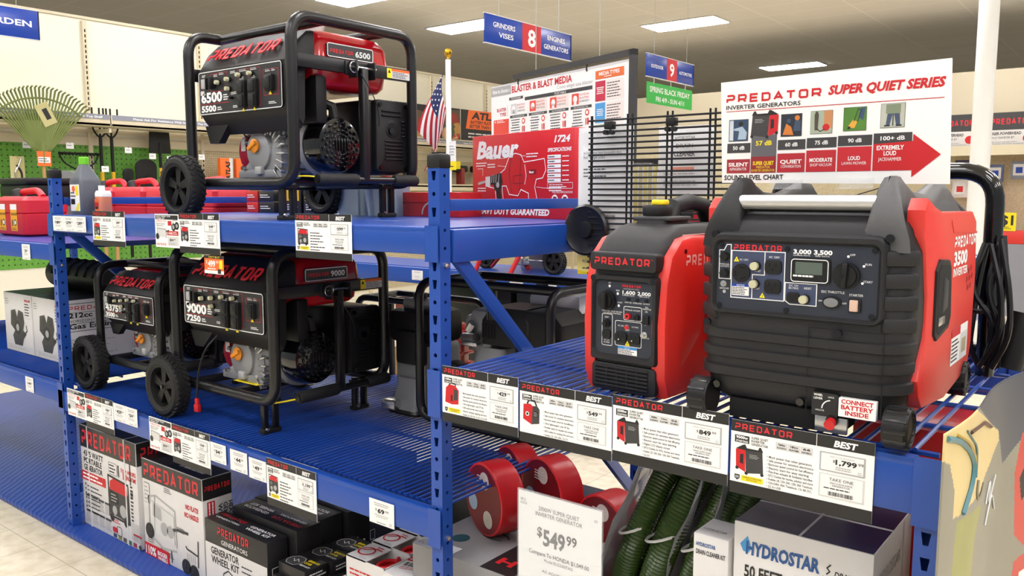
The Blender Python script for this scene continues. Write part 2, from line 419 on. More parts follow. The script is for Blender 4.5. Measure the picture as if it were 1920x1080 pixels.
for x in (XL+.016, XM+.016):
    brace(((1.752, 1.569), (2.85, 1.569)), .033, x); brace(((1.752, 1.455), (2.85, .40)), .042, x)
brace(((1.752, .2), (2.85, .2)), .04, XL+.016)
brace(((1.752, .2), (2.85, .2)), .04, XR+.016)
b = MB(); b.box(XM+.01, XM+.05, 1.752, 2.85, 1.405, 1.50, BLUE, .004); rbuild(b, 'side_rail')
b = MB(); b.box(XL+.01, XL+.05, 1.752, 2.85, 1.405, 1.50, BLUE, .004); rbuild(b, 'side_rail')
# decks
def deck(name, x0, x1, z, label, sp=.0255, cross=(.0,.22,.45,.68,.9,1.12), r=.005, y0=1.70, ext=.0):
    t = thing(name, label, 'shelf deck', ((x0+x1)/2, 2.3, z)); cx = (x0+x1)/2
    b = MB(); n = int((x1-x0)/sp)
    for i in range(n+1):
        x = x0 - cx + i*(x1-x0)/n
        b.tube([(x, y0-2.3+.035, -r), (x, .60, -r)], r, BLUED, 6)
    b.build('long_wires', t)
    b = MB()
    for y in cross: b.tube([(x0-cx-.004, y0+.05+y-2.3, -2.6*r), (x1-cx+.012+ext, y0+.05+y-2.3, -2.6*r)], r*1.2, BLUED, 6)
    b.build('cross_wires', t)
deck('wire_deck', -3.985, -2.80, .69, 'blue wire shelf deck under the wheels of the two lower generators')
deck('wire_deck', -2.79, -1.625, .69, 'blue wire shelf deck, bare at its front, right of the big lower generator')
deck('wire_deck', -1.575, -.36, 1.107, 'blue wire shelf deck under the two red inverter generators', sp=.031, ext=.03)
deck('wire_deck', -6.38, -4.0, .722, 'blue wire shelf deck under the white engine boxes at the left edge')
b = MB(); b.box(-3.99, -1.64, 1.735, 2.86, 1.488, 1.503, BLUED)
for k in range(9): b.box(-3.985, -1.645, 1.85+k*.12, 1.87+k*.12, 1.47, 1.488, BLUED)
tag(b.build('solid_shelf'), 'solid blue steel shelf under the top-shelf generator and the red drill box', 'shelf deck')
b = MB(); b.box(-6.39, -4.05, 1.735, 2.86, 1.345, 1.37, BLUED); tag(b.build('solid_shelf'), 'solid blue shelf under the red fuel can at the left edge', 'shelf deck')
DP = mat('blue_tread_plate', '1f4296', .42, var=.12)
def tread(m):
    nt = m.node_tree; n = nt.nodes; l = nt.links; w = n.new('ShaderNodeTexWave'); w.wave_type = 'BANDS'; w.bands_direction = 'DIAGONAL'; w.inputs['Scale'].default_value = 14; w.inputs['Distortion'].default_value = 2
    tc = n.new('ShaderNodeTexCoord'); l.new(tc.outputs['Object'], w.inputs['Vector']); bp = n.new('ShaderNodeBump'); bp.inputs['Strength'].default_value = .35; bp.inputs['Distance'].default_value = .004
    l.new(w.outputs['Fac'], bp.inputs['Height']); l.new(bp.outputs[0], n['Principled BSDF'].inputs['Normal'])
tread(DP)
b = MB(); b.box(-7.2, -.30, 1.655, 2.9, 0, .028, DP, .01); tag(b.build('floor_deck'), 'low blue ribbed deck on the floor under the rack', 'floor deck')
# ------------------------------------------------------------------ open frame generators
PANEL = mat('panel_black', '252527', .4, var=.04)
def wheel(r, w, par, x, y, z, name='wheel'):
    """wheel with axis along Y, open spoked face towards -Y"""
    M = Matrix.Translation((x, y, z)) @ Matrix.Rotation(pi/2, 4, 'X')     # local z -> -Y
    b = MB(); h = w/2
    b.lathe([(r*.70,-h*.8),(r*.78,-h),(r*.9,-h*.95),(r*.985,-h*.62),(r,-h*.3),(r,h*.3),(r*.985,h*.62),(r*.9,h*.95),(r*.78,h),(r*.70,h*.8)], RUB, M, 48, False)
    n = 34     # chevron tread blocks
    for k in range(n):
        for s in (-1, 1):
            a = 2*pi*(k+(.5 if s > 0 else 0))/n
            Q = M @ Matrix.Rotation(a, 4, 'Z') @ Matrix.Translation((r*.992, 0, s*h*.42)) @ Matrix.Rotation(s*.65, 4, 'X')
            b.box(-.003, .0045, -r*.055, r*.055, -h*.36, h*.36, RUB, M=Q)
    t = b.build(name, par)
    b = MB()
    b.lathe([(r*.70,-h*.7),(r*.70,h*.84),(r*.66,h*.84),(r*.63,h*.3),(r*.63,-h*.5),(r*.1,-h*.5)], BLK, M, 40, False)
    b.lathe([(0.0,h*.62),(r*.13,h*.6),(r*.17,h*.45),(r*.17,-h*.4)][::-1], BLK, M, 20)
    for k in range(5):
        for s in (-.12, .12):
            Q = M @ Matrix.Rotation(2*pi*k/5+.3+s*1.1, 4, 'Z')
            b.loft([[(r*.14,-.010,-h*.1),(r*.14,.010,-h*.1),(r*.14,.010,h*.5),(r*.14,-.010,h*.5)],[(r*.65,-.010,-h*.1),(r*.65,.010,-h*.1),(r*.65,.010,h*.42),(r*.65,-.010,h*.42)]], BLK, Q)
    b.cyl((x, y-h*.62, z), (x, y-h*.8, z), .009, FRM, 8)
    b.build('hub', t); return t
def frame_mesh(W, D, c, zt, r):
    b = MB()
    for x in (0, W):
        b.tube([(W/2, 0, c), (x, 0, c), (x, 0, zt), (x, D, zt), (x, D, c), (W/2, D, c)], r, FRM, 14, .085, bn=8)
    for y in (.15, D-.14): b.tube([(0, y, zt), (W, y, zt)], r*.95, FRM, 12)
    for x in (.2*W, .62*W): b.box(x-.018, x+.018, .0, D, c-.006, c+.022, FRM, .004)
    b.box(.05*W, .75*W, D*.45, D*.53, c+.012, c+.03, FRM, .004)
    return b
def outlet(par, x, z, two, y=-.004, sc=1):
    b = MB(); w, h = .022*sc, (.052 if two else .03)*sc
    b.prism(rrect(x-w, z-h, x+w, z+h, .006, 3), 0, .016, BLK, FR(0, y, 0), .004)
    for k in ((-.5, .5) if two else (0,)):
        b.prism(rrect(x-w*.8, z+k*h-h*(.42 if two else .8), x+w*.8, z+k*h+h*(.42 if two else .8), .004, 3), .012, .022, BLK, FR(0, y, 0), .004)
    b.build('outlet_cover', par)
    b = MB(); b.flat([(x-.011, z-h-.012), (x+.009, z-h-.012), (x-.001, z-h+.003)], .0012, YEL, FR(0, y-.002, 0)); b.build('warning_triangle', par)
def button(par, x, z, y=-.004, r=.009, d=.022, m=None):
    b = MB(); b.cyl((x, y, z), (x, y-d*.35, z), r*1.25, BLK, 14); b.cyl((x, y-d*.3, z), (x, y-d, z), r, m or mat('ivory_button', 'bdbb9c', .4), 14, r*.92); b.build('breaker_button', par)
def generator(num, run, loc, label, s=1.0, wr=.125, cov=(1,1,1), sticker=True, hk=1.0, dk=1.0):
    W, D, c, zt, r = .665*s, .60*s*dk, .139, .139+.595*s*hk, .021*(.5+.5*s)
    z = lambda v: c + (v-.139)*s*hk          # heights measured on the largest one
    root = thing('portable_generator', label, 'generator', loc)
    frame_mesh(W, D, c, zt, r).build('frame', root)
    # shroud with the control panel
    prof = [(.02,.385),(.0,.415),(-.002,.58),(.012,.60),(.045,.655),(.09,.695),(.125,.70),(.125,.60),(.075,.55),(.07,.36),(.06,.335)]
    x0, x1 = .055*s, W-.02*s
    b = MB(); Mx = SD(0, 0, 0)
    P = [(a*s, z(q)) for a, q in prof]
    rings = []
    for x, k in ((x0, .86), (x0+.006*s, .93), (x0+.022*s, .985), (x0+.05*s, 1), ((x0+x1)/2, 1.03), (x1-.03*s, 1), (x1-.008*s, .97), (x1, .90)):
        cy, cz = .06*s, z(.50); rings.append([(x, cy+(a-cy)*(k if k < 1 else 1), cz+(q-cz)*k) for a, q in P])
    b.loft(rings, BLK)
    b.prism([(x0+.03*s,z(.30)),(x0+.09*s,z(.30)),(x0+.16*s,z(.37)),(x0+.0*s,z(.37))],-.06*s,-.03*s,BLK,FR(0,0,0));
    sh = b.build('panel_shroud', root)
    b = MB()       # raised red letters on the sloping top
    ay, az = .012*s, z(.604); by, bz = .062*s, z(.668)
    sl = math.atan2(bz-az, by-ay)
    Mt = Matrix.Translation((0, ay, az)) @ Matrix.Rotation(sl, 4, 'X')
    b.logo(x0+.055*s, .008*s, (x1-x0)*.74, .060*s, LOGO, Mt, w=.0065*s+.004, t=.17, it=.25, ext=.003)
    b.build('raised_lettering', sh)
    pn = MB(); yp = -.004*s-.002; M = FR(0, yp, 0)
    px0, px1, pz0, pz1 = x0+.022*s, x1-.03*s, z(.408), z(.578)
    pn.prism(rrect(px0, pz0, px1, pz1, .012*s, 3), -.004, .001, PANEL, M)
    pn.rim(px0+.004*s, pz0+.004*s, px1-.001*s, pz1-.004*s, .010*s, .0028*s, .0016, WHT, M)
    f = lambda u: px0 + u*(px1-px0)
    g = lambda v: pz0 + v*(pz1-pz0)
    pn.text(num, f(.03), g(.29), (px1-px0)*.27, .036*s, WHT, M, .0016, bold=.06); pn.lines(f(.315), g(.29), .035*s, .026*s, 3, WHT, M, .0016, .5)
    pn.rect(f(.02), g(.245), f(.38), g(.255), .0016, REDI, M)
    pn.text(run, f(.03), g(.075), (px1-px0)*.19, .023*s, WHT, M, .0016, bold=.055); pn.lines(f(.235), g(.08), .032*s, .016*s, 2, WHT, M, .0016, .5)
    for a, q, e, d in ((.16,.52,.37,.92), (.5,.1,.76,.92), (.80,.30,.965,.84)):
        pn.stroke([(f(a),g(q)),(f(e),g(q)),(f(e),g(d)),(f(a),g(d)),(f(a),g(q))], .0015*s, .0016, REDI, M)
    pn.stroke([(f(.63),g(.1)),(f(.63),g(.92))], .0012*s, .0016, REDI, M)
    for u, v, wd in ((.05,.86,.05),(.2,.84,.05),(.27,.87,.06),(.41,.86,.07),(.52,.87,.08),(.65,.87,.08),(.82,.79,.06),(.89,.79,.04),(.41,.40,.08),(.43,.10,.07),(.85,.10,.09),(.52,.70,.05),(.66,.70,.05)):
        pn.lines(f(u), g(v), wd*(px1-px0), .011*s, 2, WHT, M, .0016, .45, int(u*100))
    pn.rect(f(.025), g(.46), f(.075), g(.56), .0016, LGRY, M)
    pn.rect(f(.03), g(.62), f(.055), g(.72), .0016, REDI, M)
    panel = pn.build('control_panel', root)
    yb = yp-.001
    q = MB(); q.box(f(.085)-.011*s, f(.085)+.012*s, yb-.012, yb, g(.6), g(.82), GRY, .003); q.box(f(.085)+.012*s, f(.085)+.018*s, yb-.008, yb, g(.58), g(.84), BLK); q.build('power_switch', panel)
    q = MB(); q.cyl((f(.2), yb, g(.68)), (f(.2), yb-.006, g(.68)), .018*s, BLK, 20); q.box(f(.2)-.005*s, f(.2)+.005*s, yb-.024, yb-.004, g(.56), g(.84), BLK, .003); q.build('selector_knob', panel)
    for u, v in ((.275,.70),(.40,.74),(.40,.53),(.535,.80),(.67,.80)): button(panel, f(u), g(v), yb, .0085*s, .022*s)
    q = MB(); q.cyl((f(.43), yb, g(.33)), (f(.43), yb-.016, g(.33)), .006*s, GLB, 10); q.build('ground_post', panel)
    for u, v, two in ((.565,.38,1),(.695,.38,1),(.88,.55,0)): outlet(panel, f(u), g(v), two, yb, s)
    # wheels, legs, axle
    for y in (-.062, D+.062): wheel(wr, .075, root, .025*s-.005, y, wr)
    b = MB(); b.cyl((.025*s-.005, -.03, wr), (.025*s-.005, D+.03, wr), .01, FRM, 10); b.box(.0, .05*s, -.02, .0, wr-.01, c+.03, FRM, .003); b.box(.0, .05*s, D, D+.02, wr-.01, c+.03, FRM, .003); b.build('axle', root)
    for y in (.02, D-.075):
        b = MB(); lx = W-.11*s
        for k in (0, .048): b.box(lx-.012, lx+.012, y+k-.006, y+k+.016, .014, c, FRM, .003)
        b.box(lx-.018, lx+.018, y-.012, y+.07, 0, .018, RUB, .005); b.cyl((lx+.018, y, .02), (lx+.028, y, .02), .006, STEEL, 8); b.box(lx-.02, lx+.02, y-.01, y+.068, c-.02, c-.008, FRM)
        b.build('leg', root)
    # tank
    def rr(k, zz, dx=0): return [(px, py, zz) for px, py in rrect(.05*s+k, .11*s+k, W-.022*s-k, D-.075*s-k, .05*s, 5)]
    b = MB(); b.loft([rr(.07*s, z(.495)), rr(.035*s, z(.502)), rr(.02*s, z(.52)), rr(.012*s, z(.585)), rr(-.002*s, z(.588)), rr(-.002*s, z(.598)), rr(.006*s, z(.602)), rr(.012*s, z(.668)), rr(.03*s, z(.70)), rr(.06*s, z(.713)), rr(.11*s, z(.717))], RED)
    for k in range(5): b.box(W*.25, W*.8, D*(.36+.1*k), D*(.40+.1*k), z(.714), z(.723), RED, .004*s)
    tank = b.build('fuel_tank', root, 40)
    b = MB(); b.lathe([(.045*s,0),(.048*s,.012),(.046*s,.03),(.02*s,.034)], BLK, TP(W*.5, D*.45, z(.716)), 20); b.build('filler_cap', tank)
    b = MB(); S = SD(W-.034*s+.001, 0, 0); a0, a1, e0, e1 = D*.30, D*.675, z(.612), z(.660)
    b.prism(rrect(a0, e0, a1, e1, .006*s, 3), -.02, .014*s, INKG, S); b.rim(a0, e0, a1, e1, .006*s, .003*s, .0142*s+.0005, WHT, S)
    b.logo(a0+.01*s, e0+.014*s, (a1-a0)*.50, .015*s, LOGO, S, .0142*s+.0008, t=.2); b.text(num, a0+(a1-a0)*.60, e0+.011*s, (a1-a0)*.34, .021*s, WHT, S, .0142*s+.0008, bold=.03)
    b.build('name_plate', tank)
    # side rail, sticker, handle, pin
    b = MB(); b.box(-.01, .006, .01, D-.01, z(.552), z(.602), FRM, .003); b.build('side_rail', root)
    b = MB(); b.box(W-.006, W+.010, .01, D-.01, z(.552), z(.602), FRM, .003); rail = b.build('side_rail', root)
    if sticker:
        b = MB(); S = SD(W+.0105, 0, 0); u0, v0 = D*.755, z(.558)
        b.rect(u0, v0, u0+.025*s, v0+.038*s, .0003, YEL, S); b.flat([(u0+.005*s, v0+.02*s), (u0+.02*s, v0+.02*s), (u0+.0125*s, v0+.034*s)], .0007, INK, S)
        b.rect(u0+.025*s, v0, u0+.125*s, v0+.038*s, .0003, LGRY, S); b.rect(u0+.025*s, v0+.028*s, u0+.125*s, v0+.038*s, .0006, ORI, S)
        b.lines(u0+.03*s, v0+.003*s, .09*s, .024*s, 4, INK, S, .0008)
        b.rect(u0+.135*s, v0+.012*s, u0+.143*s, v0+.04*s, .0006, YEL, S); b.flat([(u0+.129*s, v0+.014*s), (u0+.139*s, v0), (u0+.149*s, v0+.014*s)], .0006, YEL, S)
        b.build('warning_sticker', rail)
    hy = D*.51; hx = W+.034
    b = MB(); b.box(hx-.014, hx+.014, hy-.016, hy+.016, c+.01, z(.575), FRM, .005)
    b.box(W+.008, hx+.02, hy-.05, hy-.042, z(.535), z(.60), FRM, .003); b.box(W+.008, hx+.02, hy+.042, hy+.05, z(.535), z(.60), FRM, .003); b.box(W+.008, W+.016, hy-.07, hy+.07, z(.545), z(.60), FRM, .003)
    b.tube([(hx, .07*s, c+.012), (hx, D-.02, c+.012)], .014, FRM, 12)
    hd = b.build('tow_handle', root)
    b = MB(); b.cyl((hx, hy-.065, z(.575)), (hx, hy+.065, z(.575)), .005, STEEL, 8)
    b.tube([(hx+.012+.0, hy-.055+.02*cos(a), z(.572)+.02*sin(a)) for a in [2*pi*k/16 for k in range(17)]], .0028, STEEL, 6); b.build('hitch_pin', hd)
    b = MB(); b.tube([(hx+.02, hy-.03, z(.55)), (hx+.03, hy+.02, z(.48)), (hx+.03, hy+.05, z(.42)), (hx+.02, hy+.06, z(.36))], .002, BLK, 5, .03); b.build('cord', hd)
    for y0, y1 in ((.075*s, .075*s+.19*s), (D*.76, D-.015)):
        b = MB(); b.tube([(hx, y0, c+.012), (hx, y0+.008, c+.012), (hx, y1-.008, c+.012), (hx, y1, c+.012)], [.019, .0235, .0235, .019], RUB, 16); b.build('foam_grip', hd)
    # engine
    b = MB(); ex = .30*s; ey = .14*s; zc = c+.035
    b.box(ex-.07*s, ex+.15*s, ey-.03*s, ey+.22*s, zc, z(.345), CAST, .02*s)
    b.loft([[(ex-.10*s, ey-.045*s, zc+.01),(ex+.16*s, ey-.045*s, zc+.01),(ex+.16*s, ey+.2*s, zc+.01),(ex-.10*s, ey+.2*s, zc+.01)],
            [(ex-.02*s, ey-.05*s, z(.24)),(ex+.17*s, ey-.05*s, z(.27)),(ex+.17*s, ey+.2*s, z(.27)),(ex-.02*s, ey+.2*s, z(.24))],
            [(ex+.03*s, ey-.03*s, z(.35)),(ex+.12*s, ey-.03*s, z(.35)),(ex+.12*s, ey+.2*s, z(.35)),(ex+.03*s, ey+.2*s, z(.35))]], CAST)
    b.prism(circ(ex+.03*s, z(.265), .075*s, 24), 0, .03*s, CAST, FR(0, ey-.03*s, 0), .008*s)
    for k in range(9):
        a = R_(-50+k*17); cx, cz = ex+.10*s+.075*s*cos(a), z(.25)+.10*s*sin(a)
        Q = Matrix.Translation((cx, ey-.055*s, cz)) @ Matrix.Rotation(-a, 4, 'Y'); b.box(-.022*s, .022*s, -.01, .02, -.0035, .0035, STEEL, .002, Q)
    for dx, dz in ((-.05,.30),(.0,.335),(.09,.33),(.14,.2),(-.07,.2)): b.cyl((ex+dx*s, ey-.066*s, z(dz)), (ex+dx*s, ey-.04*s, z(dz)), .008*s, STEEL, 6)
    b.box(ex-.11*s, ex+.17*s, ey-.055*s, ey-.01*s, zc-.012, zc+.018, CAST, .004)
    b.box(ex+.02*s, ex+.06*s, ey-.07*s, ey-.05*s, zc, zc+.03, GRY, .004)
    eng = b.build('engine_block', root)
    b = MB(); Q = FR(ex+.02*s, ey-.062*s, z(.285)); b.lathe([(.026*s,0),(.028*s,.008),(.02*s,.014),(.008*s,.016)], ORG, Q, 14); b.box(-.028*s, .028*s, -.008*s, .008*s, .01, .024, ORG, .004, Q @ Matrix.Rotation(.5, 4, 'Z')); b.build('oil_cap', eng)
    b = MB(); b.prism(circ(0, 0, .105*s, 32), 0, .05*s, mat('recoil_red', 'a01838', .35), SD(ex-.145*s, ey+.08*s, z(.27)) , .012*s); b.rect(.0,0,.03*s,.05*s,.0,LGRY, FR(ex-.125*s, ey-.028*s, z(.27))); b.build('recoil_cover', eng)
    b = MB(); rd = random.Random(int(num))
    for k in range(6):
        xx = ex-.09*s+.03*s*k; b.tube([(xx, ey-.02, z(.40)), (xx+rd.uniform(-.03,.03), ey-.04, z(.36)), (xx+rd.uniform(-.04,.05), ey-.03, z(.335)), (xx+rd.uniform(-.02,.06), ey, z(.30))], .0035*s, [BLK, BLK, GREENP, ORI, BLK, LGRY][k], 5, .02)
    b.build('wiring', eng)
    # alternator
    ax0, ax1, ay_, az_ = W*.48, W-.03*s, D*.395, z(.285); ra = .108*s
    b = MB(); Q = SD(ax0, ay_, az_); L = ax1-ax0
    b.lathe([(ra*.75,-.05*s),(ra*1.04,-.02*s),(ra*1.06,0),(ra*1.06,.025*s),(ra,.03*s),(ra,L*.30),(ra*1.12,L*.32),(ra*1.13,L*.70),(ra*1.0,L*.73)], CAST, Q, 36)
    for k in range(22):
        a = 2*pi*k/22; b.box(ra*1.0, ra*1.14, -.006*s, .006*s, L*.42, L*.66, GRYP, M=Q @ Matrix.Rotation(a, 4, 'Z'))
    b.box(-ra*.85, -ra*.55, -ra*1.2, -ra*.6, L*.3, L*.5, CAST, .01, Q); b.box(ra*.4, ra*.8, -ra*1.2, -ra*.6, L*.3, L*.5, CAST, .01, Q)
    alt = b.build('alternator', root)
    b = MB(); b.lathe([(ra*1.0,L*.68),(ra*1.02,L*.74),(ra*1.01,L*.93),(ra*.93,L*1.0),(ra*.5,L*1.03),(.001,L*1.03)], GLB, Q, 40)
    for k in range(16):
        for j, rad in ((0,.36),(1,.5),(2,.64),(3,.78)):
            a = 2*pi*(k+.5*(j%2))/16; b.box(rad*ra-.004*s, rad*ra+.004*s, -.007*s, .007*s, L*.99, L*1.04, GLB, .002, Q @ Matrix.Rotation(a, 4, 'Z'))
    for k in range(-2, 3): b.box(k*.014*s-.003, k*.014*s+.003, -.025*s, .025*s, L*1.02, L*1.05, GLB, .002, Q)
    b.build('end_cover', alt)
    b = MB(); b.tube([(ax1-.03*s, ay_, az_+ra*.95), (ax1-.035*s, ay_-.004, az_+ra*1.35), (ax1-.08*s, ay_-.05*s, az_+ra*1.6), (ax1-.12*s, ay_-.12*s, az_+ra*1.75)], [.022*s,.02*s,.015*s,.012*s], BLK, 10); b.build('cable_boot', alt)
    b = MB(); b.box(W-.17*s, W-.03*s, .13*s, .185*s, z(.36), z(.54), BLK, .012*s); b.build('junction_box', root)
    # muffler
    m0, m1 = D*.70, D-.01*s; n0, n1 = z(.185), z(.475)
    b = MB(); b.box(W-.30*s, W-.05*s, m0-.02*s, m1, n0-.01, n1, FRM, .02*s); mu = b.build('muffler', root)
    b = MB(); S = SD(W-.05*s, 0, 0)
    b.prism(rrect(m0, n0, m1+.01*s, n1, .02*s, 4), 0, .028*s, BLK, S, .006*s)
    for u, v in ((m0+.02*s, n0+.02*s), (m1-.01*s, n0+.02*s), (m0+.02*s, n1-.02*s), (m1-.01*s, n1-.02*s)): b.cyl((W-.025*s, u, v), (W-.014*s, u, v), .009*s, GLB, 8)
    hz = n0+(n1-n0)*.6
    b.prism(circ((m0+m1)/2+.0*s, hz, .036*s, 24), .02*s, .030*s, BLK, S, .004); b.prism(circ((m0+m1)/2, hz, .028*s, 24), .02*s, .0305*s, HOLE, S); b.cyl((W-.05*s, (m0+m1)/2-.008*s, hz-.006*s), (W-.012*s, (m0+m1)/2-.008*s, hz-.006*s), .013*s, GLB, 14)
    for k in range(8):
        v = n0+.05*s+k*.0145*s
        if v < hz-.045*s or v > hz+.05*s: b.box(W-.024*s, W-.016*s, m0+.045*s, m1-.025*s, v, v+.007*s, BLK, .003)
    for k in range(2): b.box(W-.024*s, W-.016*s, m0+.03*s, m1-.035*s, n1-.065*s+k*.017*s, n1-.057*s+k*.017*s, BLK, .003)
    for k in range(5): b.box(W-.024*s, W-.016*s, m1-.032*s, m1-.012*s, hz-.03*s+k*.015*s, hz-.023*s+k*.015*s, BLK, .003)
    b.build('heat_shield', mu)
    return root
g65 = generator('6500', '5500', (-3.16, 1.90, 1.503), 'large black-framed generator with red tank standing alone on the upper shelf')
b = MB(); b.tube([(.52,.06,.14),(.58,.02,.155),(.64,.05,.165),(.68,.10,.16)], .003, YEL, 6, .03); b.build('yellow_tie', g65)
g90 = generator('9000', '7250', (-3.215, 1.828, .69), 'large black-framed generator with red tank at the middle of the lower shelf', s=1.0, hk=.93, dk=.91)
b = MB(); b.tube([(.26,.04,.36),(.25,-.03,.30),(.22,-.045,.2),(.215,-.05,.09)], .004, BLK, 6, .04); b.build('battery_lead', g90)
b = MB(); b.box(.200,.230,-.058,-.042,.045,.075, REDI, .003); b.box(.205,.225,-.056,-.044,.072,.10, REDI, .003); b.build('red_plug', g90)
b = MB(); b.tube([(.56,.03,.14),(.6,-.01,.13),(.65,.03,.135),(.69,.09,.145)], .0035, YEL, 6, .03); b.build('yellow_tie', g90)
b = MB(); b.rect(.30,.06,.46,.16,.166, YEL); b.lines(.31,.07,.14,.08,5,INK,Matrix.Identity(4),.1665); b.build('warning_sticker', g90)
g43 = generator('4375', '3500', (-3.944, 1.857, .69), 'smaller black-framed generator at the left end of the lower shelf, behind the left post', s=.82, hk=.90, sticker=False)
# a clear bag tied behind the tank of the top generator
b = MB(); rd = random.Random(2)
for k in range(2): b.loft([[(x*u+rd.uniform(-.006,.006)+.02*k, y*w_+rd.uniform(-.004,.004), zz) for x, y in rrect(-.07,-.035,.07,.035,.02)] for u, w_, zz in ((1,1,0),(1.1,1.2,.03),(.95,.7,.06),(1.05,.25,.075))], CLEAR)
o = b.build('plastic_bag'); o.location = (-2.74, 2.15, 2.228); tag(o, 'clear plastic bag lying on the red tank of the top generator', 'bag')
# ------------------------------------------------------------------ the two inverter generators
NAVP = mat('panel_navy', '262c38', .35, bump=.1, bscale=900, var=.1)
SLATE = mat('panel_slate', '3d4560', .35, var=.04)
LCD = mat('lcd_green', '57635a', .15, var=.05)
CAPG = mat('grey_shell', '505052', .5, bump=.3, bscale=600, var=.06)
def ringz(z, hw, y0, y1, r, n=6): return [(x, y, z) for x, y in rrect(-hw, y0, hw, y1, r, n)]
def label(b, t, u, v, h, M, w=.0012, m=None): b.text(t, u, v, None, h, m or WHT, M, w, al='C')
def outlet_face(b, u, v, r, M, w, slots=True):
    b.prism([(u+r*1.0*max(-1, min(1, 1.15*cos(t))), v+r*.82*max(-1, min(1, 1.25*sin(t)))) for t in [2*pi*k/20 for k in range(20)]], w, w+.005, BLK, M, .001)
    if slots:
        for a, c, e, d in ((-.45,.05,-.3,.5), (.3,.05,.45,.5), (-.12,-.5,.12,-.2)): b.rect(u+a*r, v+c*r, u+e*r, v+d*r, w+.0055, HOLE, M)
def tri(b, u, v, s, M, w): b.flat([(u-s, v-s*.8), (u+s, v-s*.8), (u, v+s)], w, YEL, M); b.rect(u-s*.1, v-s*.5, u+s*.1, v+s*.3, w+.0003, INK, M)
# --- large one ------------------------------------------------------
R3 = thing('inverter_generator', 'large black and red inverter generator with a silver carrying bar, right end of shelf', 'generator', (-.598, 1.72, 1.107))
b = MB()
b.loft([ringz(.035,.175,.03,.58,.05), ringz(.055,.198,.0,.605,.06), ringz(.075,.206,-.008,.615,.065), ringz(.13,.216,-.014,.625,.07), ringz(.235,.222,-.012,.63,.075),
        ringz(.38,.220,-.004,.628,.075), ringz(.425,.210,.004,.615,.07), ringz(.437,.203,.014,.60,.06), ringz(.47,.19,.095,.56,.05), ringz(.486,.175,.13,.52,.05), ringz(.492,.14,.17,.46,.04)], DGRY)
sh = b.build('housing', R3, 50)
def band(z0, z1, pr, x0=-1, x1=1, t=.0):   # raised rib wrapped round the front of the housing
    def ring(z, k):
        tz = max(0, min(1, (z-.13)/.105)); hw = .216+.006*tz+k; y0 = -.014+.002*tz-k
        p = rrect(-hw, y0, hw, .625, .072, 6)
        q = [a for a in p if a[1] < .16]; q.sort(key=lambda a: math.atan2(a[0], .2-a[1])); return [(a[0], a[1], z) for a in q if x0 <= a[0] <= x1]
    rs = [ring(z0, -.004), ring(z0+.004, pr), ring(z1-.004, pr), ring(z1, -.004)]
    n = len(rs[0]); v = [p for r in rs for p in r]
    f = [(i*n+k, i*n+k+1, (i+1)*n+k+1, (i+1)*n+k) for i in range(3) for k in range(n-1)]
    return v, f
b = MB()
for z0, z1 in ((.095,.122),(.136,.163),(.177,.203),): v, f = band(z0, z1, .0055); b.add(v, f, DGRY)
b.build('front_ribs', sh)
for s in (-1, 1):     # corner ridges beside the panel
    for z0 in (.228,.272,.316,.360):
        b = MB(); Q = Matrix.Translation((s*.1955, .017, z0+.008)) @ Matrix.Rotation(s*R_(42), 4, 'Z'); b.box(-.036, .036, -.010, .03, -.016, .016, DGRY, .007, Q); b.build('corner_ridge', sh)
b = MB()   # recessed bezel round the panel
M = FR(0, -.010, 0)
o_ = rrect(-.187, .232, .178, .412, .024, 5); i_ = rrect(-.172, .246, .162, .390, .012, 5); n = len(o_)
v = [(x, y, -.01) for x, y in o_]+[(x, y, .012) for x, y in off_poly(o_, .006)]+[(x, y, .012) for x, y in off_poly(i_, -.006)]+[(x, y, .004) for x, y in i_]
b.add(v, [(j*n+k, j*n+(k+1)%n, (j+1)*n+(k+1)%n, (j+1)*n+k) for j in range(3) for k in range(n)], DGRY, M); b.build('panel_bezel', sh)
pn = MB(); M = FR(0, -.0135, 0)
pn.flat(rrect(-.173, .245, .163, .391, .010, 4), 0, NAVP, M)
X = lambda p: -.173+(p-222)/1600*.336     # positions measured along the panel (240..1820, 130..800)
Y_ = lambda p, u=0: .389-(p-120)/690*.143
def fr(pts, t=.0018): pn.stroke([(X(a), Y_(q)) for a, q in pts], t, .0012, WHT, M)
pn.flat([(X(a), Y_(q)) for a, q in [(385,200),(940,200),(940,690),(385,690)]], .0006, SLATE, M)
pn.flat([(X(a), Y_(q)) for a, q in [(950,500),(1260,500),(1260,715),(1000,715),(950,680)]], .0006, SLATE, M)
fr([(385,200),(940,200),(940,690),(385,690),(385,200)]); fr([(735,200),(735,440),(610,440),(610,690)])
fr([(330,140),(375,140),(375,500),(250,500),(250,200),(300,200),(330,140)]); fr([(950,500),(1260,500),(1260,715),(1000,715),(950,680),(950,500)])
pn.prism(rrect(X(1000), Y_(490), X(1385), Y_(245), .006, 4), 0, .004, BLK, M); pn.rect(X(1050), Y_(405), X(1310), Y_(285), .0045, LCD, M)
pn.rim(X(1010), Y_(480), X(1365), Y_(258), .006, .0016, .0046, WHT, M); pn.lines(X(1030), Y_(440), X(1290)-X(1030), .006, 1, WHT, M, .0046, .6)
pn.logo(X(405), Y_(195), X(905)-X(405), .0125, LOGO, M, .0012, t=.2)
pn.text('3,000', X(1020), Y_(205), X(1195)-X(1020), .0085, WHT, M, .0012, bold=.05); pn.text('3,500', X(1220), Y_(205), X(1395)-X(1220), .0085, WHT, M, .0012, bold=.05)
pn.text('RUNNING WATTS', X(1022), Y_(228), .034, .0028, WHT, M, .0012); pn.text('PEAK WATTS', X(1235), Y_(228), .028, .0028, WHT, M, .0012)
